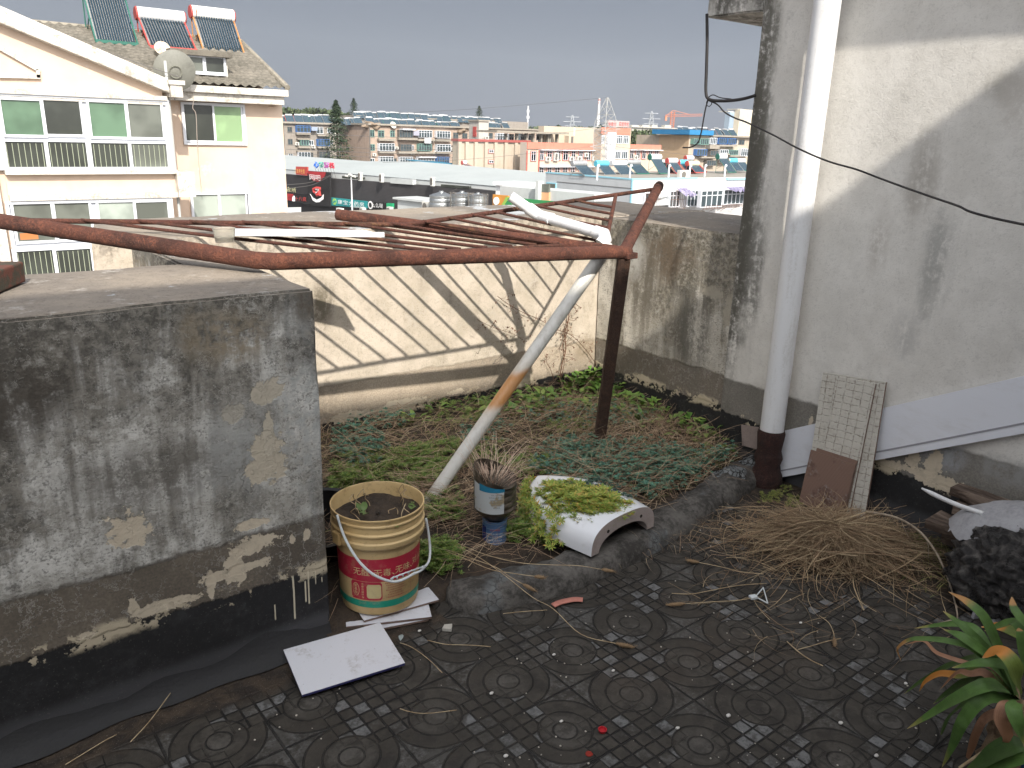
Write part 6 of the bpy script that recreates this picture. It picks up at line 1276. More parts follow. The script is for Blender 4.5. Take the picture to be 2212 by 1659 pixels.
def guard(P,r,y,label):
    a=P.rect(p3,*r); b=MB()
    for k in range(9): x=a[0]+(a[2]-a[0])*k/8; b.tube([(x,y,a[1]),(x,y,a[3])],.018,5)
    for z in (a[1],(a[1]+a[3])/2,a[3]): b.tube([(a[0],y,z),(a[2],y,z)],.022,5)
    for k in (0,4,8): x=a[0]+(a[2]-a[0])*k/8; b.tube([(x,y,a[1]),(x,y+.6,a[1]-.3)],.02,5)
    return b.build('window_guard',m_rail,K_)
guard(PK,(1238,850,1362,1000),-.75,''); guard(PK,(1465,835,1590,1000),-.75,''); guard(PK2,(1745,975,1935,1000),-2.5,''); guard(PK2,(1945,960,2125,985),-2.5,'')
for r,P,l in (((1520,820,1615,915),PK,'torn purple awning hanging left of the corner windows'),((1950,810,2135,865),PK2,'faded purple awning over the rightmost windows of the white building')):
    a=P.rect(p3,*r); b=MB(); n=14; y0=-.5 if P is PK else -.5; vs=[]
    for i in range(n+1):
        for j in range(6): x=a[0]+(a[2]-a[0])*i/n; z=a[3]-(a[3]-a[1])*j/5*(.6+.5*mn.noise(Vector((i*.7,0,a[0])))); vs.append((x,y0-.25*j+.1*mn.noise(Vector((i*.9,j*.8,2))),z))
    b.add(vs,[(i*6+j,(i+1)*6+j,(i+1)*6+j+1,i*6+j+1) for i in range(n) for j in range(5)]); o=b.build('awning',mat('purple_cloth',mot((.13,.11,.22),.6,3,.5,(.42,.40,.46)),rough=.8),smooth=True); o.location=(P.P0.x,P.P0.y,G); o.rotation_euler=(0,0,P.rz); tag(o,l,'awning')
acunit(PK,p3,1697,710,'air conditioner on the roof edge of the nearest white building',1.3,.85,-1.4)
for x,y in ((945,690),(1235,695),(1578,685),(1765,670),(1898,675),(2077,655)):
    q=PK.w(p3,x,y,1.2); b=MB().tube([(0,0,-.9),(0,0,.35),(.12,0,.42),(.2,0,.3)],.09,10); o=b.build('vent_pipe',m_frame,smooth=40); o.location=(q.x,q.y,G+a0_[1]+.75); tag(o,'white vent pipe on the nearest white roof, '+{945:'leftmost',1235:'second from left',1578:'third from left',1765:'fourth from left',1898:'fifth from left',2077:'rightmost'}[x],'vent pipe')
yK=PK.P0.y
for (x0_,x1_,y_,bx_,by_,tm,fm,dy,rr_,l) in ((640,758,606,800,712,m_silver,m_steel,8,.30,'leftmost, with a dull silver tank'),(848,950,606,985,712,m_cy,m_steel,8,.30,'second from left, with a bright cyan tank'),(985,1110,602,1132,706,m_wt,m_steel,8,.30,'third from left, white tank with a cream end'),(1120,1230,596,1268,695,m_silver,m_grp,8,.30,'fourth from left, silver tank'),(1325,1415,549,1455,692,m_wt,m_grp,7,.32,'tallest, on a dark green stand'),(1425,1468,591,1525,692,m_wt,m_steel,9,.24,'small one just right of the tall green stand'),(1478,1560,582,1598,690,m_wt,m_redp,8,.30,'white tank, red end, right of the green stand'),(1578,1650,596,1695,688,m_cy,m_redp,8,.30,'with a pale cyan tank and red frame near the middle'),(1655,1750,606,1775,685,m_cream,m_redp,7,.30,'with a cream tank on a red frame'),(1640,1702,558,1800,680,m_wt,m_redp,12,.30,'raised behind the others with a red end disc'),(1925,1995,545,2055,682,m_wt,m_grp,7,.32,'on the right green stand'),(2018,2090,581,2125,672,m_cy,m_steel,8,.30,'with a light cyan tank right of the right green stand'),(2092,2160,581,2178,668,m_wt,m_grp,9,.28,'last one before the pale wall')):
    solar(p3(x0_,y_),p3(x1_,y_),p3(bx_,by_),yK+dy,'heater on the white roof, '+l,tm,fm,fm if 'green' in l or 'red' in l else tm,0,'solar heaters on the nearest white roof',rr_)
# distant heater rows: shared meshes
def mini(tm,fm):
    b=MB(); b.m=0; b.tube([(-.65,0,1.55),(.65,0,1.55)],.15,10); b.m=1; b.prism([(-.85,-.15,1.35),(.85,-.15,1.35),(.85,-1.5,.05),(-.85,-1.5,.05)],(0,.06,.05)); b.m=2
    for s in (-.88,.88): b.tube([(s,0,1.5),(s,.1,0)],.05,4); b.tube([(s,0,1.4),(s,-1.55,0)],.05,4); b.tube([(s,-1.55,0),(s,.1,0)],.04,4)
    o=b.build('solar_heater',[tm,m_tpnl,fm]); return o
protos=[mini(m_wt,m_steel),mini(m_wt,m_redp),mini(m_silver,m_steel),mini(m_wt,m_grp)]; used=[False]*4
def row(P,p,x0,y0,x1,y1,n,lab,k=1.0,dy=4):
    for i in range(n):
        t=(i+.5)/n; q=P.w(p,x0+(x1-x0)*t,y0+(y1-y0)*t,dy+U(-.6,.6)); j=random.choice((0,0,1,2,2,2,3,3))
        if used[j]: o=protos[j].copy(); COL.objects.link(o)
        else: o=protos[j]; used[j]=True
        s=k*U(.85,1.12); o.location=q; o.scale=(s,s,s); o.rotation_euler=(0,0,rad(U(-14,-2))); tag(o,lab,'solar heater','solar heaters on distant roofs')
lA='small solar heater on the roof of the grey-brown block'; lB='small solar heater along the front edge of the pinkish-brown block roof'; lC='tiny solar heater in the farther row behind the pinkish-brown block'; lD='tiny solar heater on the tan block roof at the right'
PC=PB_.off(45); PCb=PC.e('apartment_block','flat apartment roof farther back, seen only as an edge under solar heaters','apartment block'); body(PC,p2,PCb,722,2240,212,12,m_bg); PC2=PB_.off(75)
for a in ((80,246,235,248,5),(250,246,335,248,3),(345,246,530,250,6),(600,266,812,270,7)): row(PA,p2,*a,lA,.95)
for a in ((885,272,1245,288,11),(1255,290,1580,300,10),(1600,300,1700,304,3),(1900,306,2120,312,7)): row(PB_,p2,*a,lB,1.0)
for a in ((725,206,910,210,9),(925,208,1100,214,8),(1135,220,1395,230,12),(1405,230,1570,240,8),(1600,242,1790,248,8),(1790,252,2000,256,9)): row(PC,p2,*a,lC,1.05,1)
row(PB_,p3,160,288,385,300,6,'tiny solar heater above the bare concrete columns',.9,20)
row(PI_,p3,1700,350,2190,372,14,lD,.9)
dish(PB_.w(p2,1035,268,-.4),.75,(.1,-.9,.4),m_acw,'tiny white satellite dish on the pinkish-brown block roof edge')
# lattice pylon
PP=FP(*p3(970,450),112); py=PP.e('lattice_pylon','grey steel lattice pylon standing before the school tower','pylon'); m_pyl=mat('galvanised_steel',mot((.33,.33,.32),.3,1,.1))
bot_=PP.at(*p3(955,600)); topz=PP.at(*p3(995,22))[1]; cx0,cx1=PP.at(*p3(958,600))[0],PP.at(*p3(997,22))[0]; wb=(PP.at(*p3(1008,600))[0]-PP.at(*p3(908,600))[0])/2
zb_=bot_[1]; b=MB(); lv=[zb_-8+(topz-zb_+8)*(i/15) for i in range(16)]
def ring(z): t=(z-zb_)/(topz-zb_); t_=min(t,1); w_=max(.10,wb*(1-max(0,t_-.64)/.36*.93)); c=cx0+(cx1-cx0)*t_; return [Vector((c-w_,1-w_,z)),Vector((c+w_,1-w_,z)),Vector((c+w_,1+w_,z)),Vector((c-w_,1+w_,z))]
for z0_2,z1_2 in zip(lv,lv[1:]):
    A,Bq=ring(z0_2),ring(z1_2)
    for k in range(4): b.tube([A[k],Bq[k]],.045,4); b.tube([A[k],Bq[(k+1)%4]],.028,4); b.tube([A[(k+1)%4],Bq[k]],.028,4); b.tube([Bq[k],Bq[(k+1)%4]],.025,4)
b.build('lattice',m_pyl,py)
for (xa,xb_,y) in ((850,1110,298),(840,1110,462)): a=PP.rect(p3,xa,y-3,xb_,y+3); mz=(a[1]+a[3])/2; b=MB(); b.tube([(a[0],1,mz),((a[0]+a[2])/2,1,mz+.5),(a[2],1,mz)],.05,5); b.tube([(a[0],1,mz),((a[0]+a[2])/2,1,mz-.35),(a[2],1,mz)],.035,5); b.build('cross_arm',m_pyl,py)
for i,(pts,l) in enumerate(([[(995,22),(400,75),(-300,130),(-900,160)],'power line leaving the pylon top to the left'],[[(850,300),(500,345),(0,380),(-600,410)],'power line from the upper pylon arm to the left'],[[(840,460),(300,520),(-300,575),(-1000,600)],'power line from the lower pylon arm to the left'],[[(1110,462),(1300,490),(1600,520),(2150,560)],'power line from the lower pylon arm to the right'])):
    tag(MB().tube(smooth_path([PP.w(p3,x,y,1-.0*i) for x,y in pts],5),.018,4).build('power_line',m_wire),l,'power line')
# far masts, chimney, crane
def far(p,x,y,d): return CP+ray(*p(x,y))*d
def mast(name,p,x,ytop,ybot,d,w0,w1,m,label,cat,stripes=0):
    a=far(p,x,ybot,d); c=far(p,x,ytop,d); e=empty(name,(a.x,a.y,G),0,label,cat); H=c.z-G; n=10
    MB().tube([(0,0,H*i/n) for i in range(n+1)],[w0+(w1-w0)*i/n for i in range(n+1)],14).build('shaft',m,e,smooth=40)
    for k in range(stripes): z=H*(1-.035-.06*k); MB().tube([(0,0,z-H*.014),(0,0,z+H*.014)],[w1*1.03+.03*k*(w0-w1)+.04]*2,14).build('red_stripe',m_redf,e)
    return e,H
mast('chimney',p3,865,30,292,900,2.3,1.15,wallm('pale_concrete_shaft',(.58,.57,.56),.05,.05),'tall pale chimney with red bands near its top, left of the pylon','chimney',3)
e,H=mast('telecom_mast',p3,243,98,292,600,.75,.5,mat('white_mast',col=(.60,.61,.62)),'slim white telecom mast with thick antenna collars, left of the chimney','mast')
for z,r_,h in ((.90,1.1,.05),(.79,1.2,.055),(.86,.8,.02)): MB().tube([(0,0,H*(z-h*.5)),(0,0,H*(z+h*.5))],[r_*1.0]*2,14).build('antenna_collar',mat('white_mast',col=(.60,.61,.62)),e)
q=far(p3,1515,345,700); cr=empty('tower_crane',(q.x,q.y,G),-YAW,'orange tower crane with a long jib over the far concrete block','crane'); m_cr2=mat('orange_crane',col=(.55,.20,.11)); tz=far(p3,1520,138,700).z-G; jz=far(p3,1515,187,700).z-G; pxm=700/1729/ (2.212/.54)*1.0
def beam(b,p,q,w_,n):
    p=Vector(p);q=Vector(q); d=(q-p); s=Vector((0,0,1)) if abs(d.normalized().z)<.8 else Vector((1,0,0)); o2=d.normalized().cross(s)
    cs=[s*w_+o2*w_,s*w_-o2*w_,-s*w_+o2*w_,-s*w_-o2*w_]
    for c in cs: b.tube([p+c,q+c],w_*.13,4)
    for i in range(n):
        a=p+d*i/n; e_=p+d*(i+1)/n
        for c,c2 in ((cs[0],cs[1]),(cs[1],cs[3]),(cs[3],cs[2]),(cs[2],cs[0])): b.tube([a+c,e_+c2],w_*.10,4)
k_=1/ (1729)*700*.54/2.212
b=MB(); beam(b,(0,0,0),(0,0,tz-1),1.5,24); b.build('tower',m_cr2,cr); b=MB(); beam(b,(-65*k_,0,jz),(260*k_,0,jz+1.5),.9,26); b.tube([(0,0,tz),(-60*k_,0,jz)],.22,4); b.tube([(0,0,tz),(150*k_,0,jz+1.5)],.22,4); b.build('jib',m_cr2,cr); MB().box(-66*k_,-1.5,jz-4,-50*k_,1.5,jz).build('counterweight',m_cr2,cr)
# far pylons as pale lattice
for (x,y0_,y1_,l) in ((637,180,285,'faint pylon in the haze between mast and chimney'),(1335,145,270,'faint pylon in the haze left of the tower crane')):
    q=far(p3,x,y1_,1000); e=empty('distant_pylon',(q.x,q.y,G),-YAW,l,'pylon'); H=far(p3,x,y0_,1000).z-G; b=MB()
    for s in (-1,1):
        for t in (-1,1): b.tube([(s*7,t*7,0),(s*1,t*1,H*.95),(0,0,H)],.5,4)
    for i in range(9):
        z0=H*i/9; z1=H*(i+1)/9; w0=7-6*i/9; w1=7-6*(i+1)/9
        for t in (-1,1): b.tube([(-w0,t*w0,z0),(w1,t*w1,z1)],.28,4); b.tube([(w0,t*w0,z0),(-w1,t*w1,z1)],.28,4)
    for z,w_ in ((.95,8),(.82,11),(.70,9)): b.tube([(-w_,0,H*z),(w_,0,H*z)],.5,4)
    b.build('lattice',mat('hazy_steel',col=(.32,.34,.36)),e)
# conifers and woods
m_con=mat('dark_conifer',lambda T:dict(c=T.ramp(T.isl(),[(0,(.012,.028,.014)),(.7,(.03,.055,.022)),(1,(.055,.08,.03))]),r=.8)); m_trk=mat('bark',mot((.10,.07,.05),.3,4,.4))
m_wood=mat('far_foliage',lambda T:dict(c=T.ramp(T.isl(),[(0,(.03,.048,.022)),(.6,(.06,.085,.035)),(1,(.10,.115,.05))]),r=.9))
def conifer(P,p,x,yt_,yb,w_,label,n=1500):
    a=P.w(p,x,yb); c=P.w(p,x,yt_); H=c.z-a.z; e=empty('conifer_tree',a,0,label,'tree'); MB().tube([(0,0,0),(0,0,H*.5),(0,0,H*.98)],[.3,.18,.03],7).build('trunk',m_trk,e)
    b=MB()
    for i in range(n):
        t=R_()**.8; z=H*(.04+.96*t); lay=.65+.5*abs(math.sin(z*1.9)); r=w_*(1-t)**.75*lay*(.25+.75*R_()); an=R_()*6.3; q=Vector((r*math.cos(an),r*math.sin(an),z-.25*r)); s=U(.18,.42); d=Vector((math.cos(an),math.sin(an),U(-.5,.1))).normalized(); sd=Vector((-d.y,d.x,U(-.5,.5))).normalized(); b.add([q-sd*s*.4,q+d*s*1.2,q+sd*s*.4,q-d*s*.3+Vector((0,0,s*.3))],[(0,1,2,3)])
    b.build('crown',m_con,e)
Pc=FP(*p2(560,400),150); conifer(Pc,p2,560,45,640,3.6,'tall dark conifer standing between the two apartment blocks',3400)
conifer(PC.off(20),p2,703,28,260,2.6,'slender conifer just right of the tallest one, behind the roofs',1100); conifer(PC.off(20),p2,1805,95,300,3.2,'conifer rising behind the concrete stair tower',1000)
def wood(P,p,pts,label,hgt,n,name='far_wood',kind=True,tree=.9):
    b=MB()
    for i in range(n):
        t=R_()*(len(pts)-1); k=int(t); f=t-k; x=pts[k][0]+(pts[min(k+1,len(pts)-1)][0]-pts[k][0])*f; y=pts[k][1]+(pts[min(k+1,len(pts)-1)][1]-pts[k][1])*f
        q=P.w(p,x,y,U(0,14)); lump=mn.noise(Vector((x*.045,0,3)))*1.8; q.z+=lump-R_()**1.6*hgt; s=U(.4,tree); d=Vector((U(-1,1),U(-1,.3),U(-.3,1))).normalized(); sd=d.cross(Vector((U(-1,1),U(-1,1),U(-1,1)))).normalized(); b.add([q-sd*s,q+d*s*.8,q+sd*s,q-d*s*.7],[(0,1,2,3)])
    return tag(b.build(name,m_wood),label,'wood',kind='stuff')
wood(PC.off(60),p2,[(40,150),(180,128),(300,165),(420,140),(560,150),(690,190)],'distant row of round green trees behind the left apartment block',11,5200)
wood(FP(*p3(1270,380),210),p3,[(1148,372),(1200,345),(1290,335),(1370,345),(1430,365)],'olive green trees between the school and the blue-roofed block',9,4200,tree=.7)
wood(FP(*p3(300,280),700),p3,[(-400,300),(100,286),(300,290),(500,292),(860,292),(1170,292),(1650,325),(2200,340)],'hazy line of far trees along the horizon',9,2600,tree=2.6)
for (x,y,l) in ((885,262,'leafless little tree on the beige block roof near the chimney'),(515,265,'small bush on the beige block roof')): conifer(PG.off(6),p3,x,y,292,1.4,l,140)
# ------------------------------------------------------------------ market sheds, signs and tanks in the middle distance
PM=FP(750,400,105,172); M_=PM.e('market_shed','long white market shed with charcoal cladding over its shops','market building')
m_mwh=mat('white_sheet_metal',lambda T:dict(c=T.mix(T.noise(T.obj(),.25,4,.6).ss(.4,.7)*.3,(.48,.50,.50),(.35,.38,.37)),r=.5)); m_char=mat('charcoal_louvre',lambda T:dict(c=T.mix(((T.sep(T.obj())[2]*6).fr()-.5).ab().ss(.2,.45)*.5,T.mix(T.noise(T.obj(),.5,4,.6),(.028,.027,.028),(.06,.055,.058)),(.012,.012,.014)),r=.7))
def mprism(pts,m,name,y0,y1,par=M_): b=MB().prism([PM.pt(p2,x,y,y0)+Vector((0,0,0)) for x,y in pts],(0,y1-y0,0)); return b.build(name,m,par)
# charcoal wall, shop front below, white roof slope above
mprism([(-700,650),(-700,1400),(3300,1800),(3300,985),(1730,828),(530,740),(100,700)],m_char,'louvred_front',0,5)
mprism([(-700,600),(-700,650),(100,700),(530,740),(1730,828),(3300,985),(3300,940),(1650,788),(545,690),(95,660)],m_mwh,'fascia',.6,5)
a=[PM.pt(p2,x,y,0) for x,y in ((-700,600),(95,660),(545,690),(1650,785),(3300,930))]; c_=[PM.pt(p2,x,y,14) for x,y in ((-700,520),(95,588),(545,592),(1640,698),(3300,830))]
m_corr=mat('corrugated_white_roof',lambda T:dict(c=T.mix(((T.sep(T.obj())[0]*1.1).fr()-.5).ab().ss(.25,.45)*.25,T.mix(T.noise(T.obj(),.3,4,.6),(.42,.45,.45),(.33,.36,.36)),(.33,.36,.36)),r=.5))
b=MB(); n=len(a); b.add([v+Vector((0,.5,.02)) for v in a]+c_,[(i,i+1,n+i+1,n+i) for i in range(n-1)]); b.build('roof',m_corr,M_)
b=MB(); b.add(c_+[v+Vector((0,14,-2)) for v in c_],[(i,i+1,n+i+1,n+i) for i in range(n-1)]); b.build('rear_roof',m_corr,M_)
for (x0,x1,y,s) in ((1035,1232,735,45),(595,780,715,22),(1470,1720,790,24)):
    mprism([(x0,y),(x1,y+(x1-x0)*.07),(x1,y+(x1-x0)*.07+s),(x0,y+s)],m_mwh if s>30 else m_gd,'white_panel' if s>30 else 'opening',-.25 if s>30 else -.05,0.3)
mprism([(95,988),(580,975),(580,1040),(110,1060)],m_mwh,'lower_ledge',-9,-6)
def board(pts,m,label,dy=-.4,name='shop_sign',cat='sign'):
    q=[PM.pt(p2,x,y,dy) for x,y in pts]; c=sum((Vector(v) for v in q),Vector())/len(q); e=empty(name,PM.P0*1+Vector((0,0,G-PM.P0.z))+PM.d*c.x+PM.n*dy+Vector((0,0,c.z)),PM.rz,label,cat)
    MB().prism([v-c for v in q],(0,.25,0)).build('board',m,e); e['_c']=1; del e['_c']; return e,c
def letters(e,c,s,x0,y0,x1,y1,sk,m,dy=-.46):    # sk: fall of the line from left to right in pixels
    n=len(s); sub=[]
    for i,ch in enumerate(s):
        if ch==' ': continue
        xa=x0+(x1-x0)*i/n; xb=x0+(x1-x0)*(i+1)/n; off=sk*(i+.5)/n; a=PM.rect(p2,xa,y0+off,xb,y1+off); v,f=text_geo(ch,1.0)
        if not v: continue
        mx=[min(q.x for q in v),max(q.x for q in v),min(q.y for q in v),max(q.y for q in v)]; big=(mx[3]-mx[2])>.4 or ch.isascii(); kx=(a[2]-a[0])*.84/max(.6 if not ch.isascii() else .3,mx[1]-mx[0]); kz=(a[3]-a[1])/max(.6,mx[3]-mx[2])
        MB().add([((a[0]+a[2])/2+(q.x-(mx[0]+mx[1])/2)*kx-c.x,dy+.4,(a[1]+a[3])/2+(q.y-(mx[2]+mx[3])/2)*kz-c.z) for q in v],f).build('letter',m,e)
m_lw=mat('white_letters',col=(.75,.75,.75)); m_ly=mat('pale_yellow_letters',col=(.62,.60,.35)); m_teals=mat('teal_sign',mot((.015,.24,.25),.2,.6,.05)); m_blk=mat('black_sign',mot((.012,.011,.012),.3,.6,.05)); m_rds=mat('red_sign',mot((.33,.02,.025),.3,.6,.05))
e,c=board([(520,905),(850,940),(850,1000),(520,975)],m_teals,'teal pharmacy sign with five white characters, left of the lamp post',-.6); letters(e,c,'康宝大药房',598,922,838,960,28,m_lw,-.62); letters(e,c,'电话:0554-2688',710,975,845,990,12,m_lw,-.62)
MB().tube([PM.pt(p2,562,942,-.66)-c,PM.pt(p2,562,942,-.60)-c],.42,16).build('emblem',mat('lime_emblem',col=(.25,.45,.10)),e)
for kk,(xx,yy) in enumerate(((552,940),(560,934),(568,930))): MB().box(*(PM.pt(p2,xx,yy+14,-.67)-c),*(PM.pt(p2,xx+8,yy,-.68)-c)).build('emblem_leaf',m_teals,e)
e,c=board([(855,940),(1008,952),(1008,1000),(855,995)],m_blk,'black shop sign with bold white characters, right of the lamp post',-.6); letters(e,c,'么么哒',898,950,1004,990,8,m_lw,-.62); MB().tube([PM.pt(p2,880,972,-.64)-c,PM.pt(p2,880,972,-.61)-c],.5,16).build('emblem',m_lw,e); MB().tube([PM.pt(p2,880,972,-.66)-c,PM.pt(p2,880,972,-.645)-c],.32,12).build('emblem_face',m_blk,e)
e,c=board([(1020,955),(1075,958),(1075,1000),(1020,995)],mat('green_sign',col=(.01,.30,.13)),'small green shop sign next to the black one',-.6)
e,c=board([(345,672),(540,684),(540,985),(345,965)],m_blk,'tall black internet cafe sign tower with a red shield and white wings',-1.0,'sign_tower')
sh=[(345,672),(508,682),(500,715),(475,748),(440,766),(400,758),(368,725)]; MB().prism([PM.pt(p2,x,y,-1.08)-c for x,y in sh],(0,.07,0)).build('red_shield',m_rds,e); letters(e,c,'网吧',372,702,478,748,8,m_lw,-.5-.0)
for ch in kids(e):
    if ch.name.startswith('letter'): ch.location.y=-.15
wg=[(370,872),(392,905),(428,925),(470,905),(488,878),(486,920),(455,945),(425,948),(395,930)]; MB().prism([PM.pt(p2,x,y,-1.1)-c for x,y in wg],(0,.08,0)).build('white_wings',m_lw,e)
b=MB().tube([PM.pt(p2,x,y,-1.1)-c for x,y in ((462,826),(432,822),(405,830),(410,855),(436,868),(456,850),(460,880),(432,882))],.22,6); b.build('red_swirl',m_redl,e); b=MB().tube([PM.pt(p2,x,y,-1.15)-c for x,y in ((430,832),(458,830),(440,862),(428,866))],.17,6); b.build('white_swirl',m_lw,e)
e,c=board([(100,700),(345,715),(345,885),(115,865)],mat('black_billboard',mot((.022,.020,.022),.3,.4,.05)),'black billboard with pale characters at its foot, left of the sign tower',-.7); letters(e,c,'络会所',105,800,245,842,22,m_ly,-.5)
for ch in kids(e):
    if ch.name.startswith('letter'): ch.location.y=-.2
e,c=board([(235,632),(333,636),(333,712),(235,702)],mat('crimson_gold_sign',col=(.36,.05,.04)),'small red and gold sign above the black billboard',-.9); letters(e,c,'艾灸养生馆',240,652,330,690,4,mat('gold_letters',col=(.62,.40,.10)),-.5); 
for ch in kids(e):
    if ch.name.startswith('letter'): ch.location.y=-.2
e,c=board([(112,868),(205,876),(205,935),(112,920)],m_rds,'red sign with white characters below the black billboard',-.9); letters(e,c,'千',135,888,172,925,3,m_lw,-.5); kids(e)[-1].location.y=-.2
e,c=board([(210,878),(350,890),(350,972),(210,945)],m_blk,'black and red sign with a bottle emblem, beside the sign tower foot',-.9); letters(e,c,'十八疯',238,892,345,930,10,m_redl,-.5); b=MB().tube([PM.pt(p2,222,935,-1.0)-c,PM.pt(p2,222,905,-1.0)-c,PM.pt(p2,224,890,-1.0)-c],[.25,.22,.07],10); b.build('bottle_emblem',m_lw,e)
for ch in kids(e):
    if ch.name.startswith('letter'): ch.location.y=-.2
# free-standing coloured roof letters
e=PM.e('roof_letters','row of four coloured roof letters standing above the white shed','sign')
for i,(ch,x,cm) in enumerate((('心',368,(.05,.16,.55)),('学',412,(.10,.35,.28)),('异',458,(.45,.12,.38)),('栈',505,(.55,.05,.08)))):
    a=PM.rect(p2,x,590+i*3,x+40,640+i*3); v,f=text_geo(ch,1.0); mx=[min(q.x for q in v),max(q.x for q in v),min(q.y for q in v),max(q.y for q in v)]; kx=(a[2]-a[0])/(mx[1]-mx[0]); kz=(a[3]-a[1])/(mx[3]-mx[2])
    b=MB().add([(a[0]+(q.x-mx[0])*kx,-.5,a[1]+(q.y-mx[2])*kz) for q in v],f); o=b.build('letter',mat('letter_'+str(i),col=cm),e); sm_=o.modifiers.new('s','SOLIDIFY'); sm_.thickness=.2
    b=MB(); 
    for dx in (.2,.8): xx=a[0]+(a[2]-a[0])*dx; b.tube([(xx,-.45,a[1]+.1),(xx,.2,a[1]-2.0)],.025,4)
    b.build('letter_prop',m_fd,e)
# lamp post
q=PM.w(p2,857,1010,-3.0); t_=PM.w(p2,853,725,-3.0); e=empty('lamp_post',(q.x,q.y,G),PM.rz,'white square-lamp post standing before the charcoal cladding','street lamp'); H=t_.z-G
MB().tube([(0,0,0),(0,0,H*.6),(0,0,H)],[.13,.11,.08],10).build('post',m_wt,e,smooth=40); MB().tube([(-.8,0,H+.1),(.8,0,H+.1)],.04,6).build('arm',m_wt,e)
for x,z in ((-.75,.12),(-.05,.3),(.7,.15)): MB().obox((x,-.1,H+z),(.24,0,0),(0,.13,-.05),(0,.04,.10)).build('lamp_head',m_acw,e)
# white box structure, tanks, condensers, white parapet
PW=PM.off(-12); 
e=PW.e('roof_cabin','white box-shaped roof structure below the green sign','roof structure'); b=MB(); a=PW.rect(p2,1085,930,1338,1030); b.box(a[0],0,a[1]-8,a[2],2.5,a[3]); b.build('wall',m_mwh,e); a=PW.rect(p2,1062,918,1348,935); MB().box(a[0],-.3,a[1],a[2],2.8,a[3]).build('cap',m_mwh,e)
e=PW.e('roof_cabin','bright white parapet box behind the water tanks','roof structure'); b=MB(); a=PW.rect(p2,1742,800,1940,1030); b.box(a[0],3,a[1]-8,a[2],5.5,a[3]); b.build('wall',mat('white_paint',col=(.78,.78,.78)),e); a=PW.rect(p2,1738,782,1952,810); MB().box(a[0],2.7,a[1],a[2],5.8,a[3]).build('cap',bpy.data.materials['white_paint'],e)
m_ss=mat('stainless_steel',lambda T:dict(c=T.mix(T.noise(T.sc(T.obj(),(1,1,.1)),2,3,.5),(.38,.40,.41),(.58,.60,.60)),r=.32,m=.85))
for (x0,x1,yt_,yb,l,cone) in ((1475,1615,885,1000,'stainless steel water tank with a conical lid, leftmost of the three',1),(1662,1790,880,1000,'stainless steel water tank in a wire cage, middle of the three',0),(1812,1922,888,1000,'stainless steel water tank in a wire cage, rightmost of the three',0)):
    a=PW.rect(p2,x0,yt_,x1,yb); r=(a[2]-a[0])/2; c0=PW.w(p2,(x0+x1)/2,yb,-1); h=a[3]-a[1]; e=empty('water_tank',c0-Vector((0,0,1.5)),PW.rz,l,'water tank','steel water tanks on the roof'); pr=[(0,0),(r,0)]
    for i in range(7): z=(h+1.5)*i/7; pr+= [(r,z+.05),(r*.975,z+.12),(r,z+.2)]
    pr+= [(r,h+1.5),(r*.2,h+1.5+r*.28),(r*.2,h+1.5+r*.36),(0,h+1.5+r*.38)]; MB().lathe(pr,28).build('shell',m_ss,e,smooth=35)
    if not cone:
        b=MB()
        for k in range(10): an=2*PI*k/10; b.tube([(r*1.12*math.cos(an),r*1.12*math.sin(an),0),(r*1.12*math.cos(an),r*1.12*math.sin(an),h+1.7)],.035,4)
        for z in (.8,2,h+1.6): b.tube([(r*1.12*math.cos(2*PI*k/20),r*1.12*math.sin(2*PI*k/20),z) for k in range(21)],.03,4)
        b.build('cage',m_fd,e)
for i,(P,x,y) in enumerate(((PM,790,708),(PM,790,735),(PM,978,720),(PM,978,748),(PM,1430,752),(PM,1430,780),(PW,1385,982),(PW,1445,985),(PW,618,1015),(PW,1060,1010),(PW,820,1012))):
    acunit(P,p2,x,y,'air conditioner '+['in the left stacked pair under the shed eave, upper','in the left stacked pair under the shed eave, lower','in the middle stacked pair under the shed eave, upper','in the middle stacked pair under the shed eave, lower','in the right stacked pair under the shed eave, upper','in the right stacked pair under the shed eave, lower','condenser with fan left of the big water tank, left one','condenser with fan left of the big water tank, right one','unit below the tall black sign tower','unit below the green sign','unit below the teal sign'][i],(.42,.42,.42,.42,.42,.42,.95,.95,.9,.6,.6)[i],(.65,.65,.65,.65,.65,.65,.85,.85,.4,.5,.4)[i],.3,'air conditioners on the market roofs')
# orange and green banner, pale wall right of the tanks
PO=PW.off(-.5); e=PO.e('shop_banner','orange and green shop banner with a white disc, right of the water tanks','banner')
def oq(r,y0,y1,m,name,par): a=PO.rect(p2,*r); return MB().box(a[0],y0,a[1],a[2],y1,a[3]).build(name,m,par)
oq((1925,885,2060,990),0,.2,mat('orange_banner',col=(.50,.22,.04)),'orange_half',e); 
b=MB().prism([PO.pt(p2,x,y,-.05) for x,y in ((2000,990),(2060,905),(2700,960),(2700,1060))],(0,.2,0)); b.build('green_half',mat('green_banner',col=(.03,.22,.07)),e); b=MB().prism([PO.pt(p2,x,y,-.08) for x,y in ((2000,990),(2050,900),(2075,905),(2025,992))],(0,.02,0)); b.build('lime_stripe',mat('lime_banner',col=(.25,.42,.08)),e)
c=PO.pt(p2,1962,938,-.1); MB().tube([c,c+Vector((0,.08,0))],PO.rect(p2,1938,915,1986,960)[2]-c.x,20).build('white_disc',m_lw,e)
e=PW.e('market_annex','pale shop wall with an orange panel between the banner and the white building','building'); a=PW.rect(p2,1950,840,2780,1300); MB().box(a[0],.5,a[1]-4,a[2],3,a[3]).build('wall',wallm('pale_shop_wall',(.46,.48,.48),.1),e)
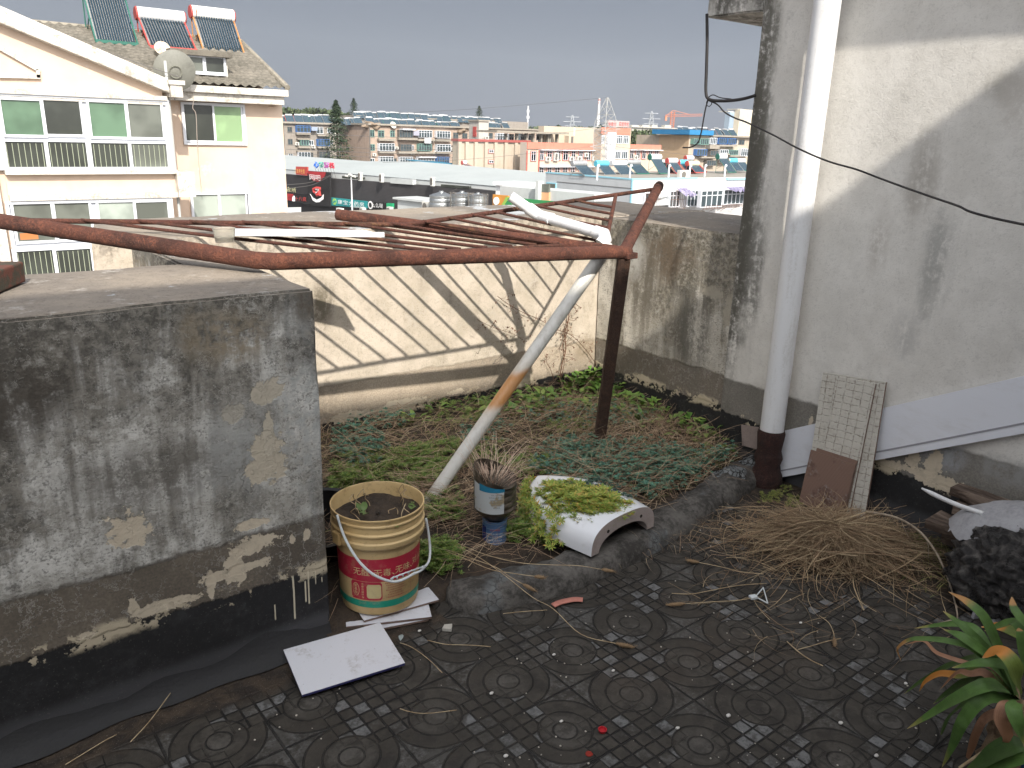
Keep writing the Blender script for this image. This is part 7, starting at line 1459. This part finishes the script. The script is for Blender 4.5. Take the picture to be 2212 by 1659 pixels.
a=PW.rect(p3,335,860,410,950); MB().box(a[0],.3,a[1],a[2],.5,a[3]).build('orange_panel',mat('peach_panel',col=(.60,.33,.18)),e); a=PW.rect(p3,345,790,410,865); MB().box(a[0],.3,a[1],a[2],.5,a[3]).build('window',m_gl,e); a=PW.rect(p3,318,760,345,980); MB().box(a[0],-.1,a[1]-4,a[2],.5,a[3]).build('white_pier',m_mwh,e)
# blue canopy and low roofs behind the shed
PBk=FP(*p2(1450,620),125); e=PBk.e('canopy_roof','thin blue sheet canopy over a low roof terrace in front of the flats','canopy'); b=MB(); q=[PBk.pt(p2,x,y,dy) for x,y,dy in ((1240,592,0),(1655,622,0),(1655,612,5),(1300,585,5))]; b.prism(q,(0,0,.12)); b.build('sheet',mat('blue_canopy',col=(.02,.15,.24)),e)
for x,y in ((1265,600),(1450,615),(1640,622)): v=PBk.pt(p2,x,y,.2); MB().tube([v-Vector((0,0,3.5)),v],.07,5).build('post',m_fd,e)
e=PBk.e('low_building','low pale building with a rubble-strewn flat roof behind the shed','building'); a=PBk.rect(p2,1250,635,1640,760); MB().box(a[0],1,0,a[2],3,a[3]).build('wall',m_be,e); a=PBk.rect(p2,1640,660,1880,760); MB().box(a[0],.5,0,a[2],3,a[3]).build('annex',m_cap,e)
PX=FP(*p2(2050,700),118); e=PX.e('blue_roofed_shed','low shed with a bright blue sheet roof before the pilastered hall','shed'); b=MB().prism([PX.pt(p2,x,y,dy) for x,y,dy in ((1870,705,0),(2420,735,0),(2400,700,8),(1930,682,8))],(0,0,.12)); b.build('blue_roof',mat('bright_blue_sheet',mot((.04,.20,.42),.2,.6,.1)),e); a=PX.rect(p2,1880,712,2420,800); MB().box(a[0],.3,0,a[2],7,a[3]-.3).build('wall',m_mwh,e)
solar(p2(1655,598),p2(1690,600),p2(1745,640),PX.P0.y,'lone solar heater with a red end on the low grey roof before the hall',m_wt,m_redp,m_redp,0,None,.3)
# wires across the street
for k,(pts,l) in enumerate(([[(110,800),(250,790),(420,772),(600,712)],'sagging black cable from the billboard up to the shed eave'],[[(110,830),(300,815),(450,790),(605,715)],'second sagging cable just below the first'],[[(1616,895),(1660,860),(1728,828)],'guy wire slanting from the conical water tank'])): tag(MB().tube(smooth_path([PM.w(p2,x,y,-2) for x,y in pts],5),.05,4).build('overhead_cable',m_wire),l,'cable')
PV=FP(*p2(700,480),140)
for k,y in enumerate((355,462,500,538)): tag(MB().tube(smooth_path([PV.w(p2,x,y+o_) for x,o_ in ((100,-20),(600,0),(1200,20),(2212,10))],4),.035,4).build('overhead_cable',m_wire),'thin wire crossing in front of the flats, '+['topmost','second from top','third from top','lowest'][k],'cable')
# ------------------------------------------------------------------ hazy air round everything
hz_=MB().box(-900,-60,-16,1600,1700,190); m=bpy.data.materials.new('haze_air'); m.use_nodes=True; nt=m.node_tree; nt.nodes.remove(nt.nodes['Principled BSDF']); pv_=nt.nodes.new('ShaderNodeVolumePrincipled'); pv_.inputs['Color'].default_value=(.80,.86,.95,1); pv_.inputs['Density'].default_value=.00014; nt.links.new(pv_.outputs[0],nt.nodes['Material Output'].inputs['Volume'])
tag(hz_.build('haze',m),'thin pale haze over the town','haze',kind='stuff')
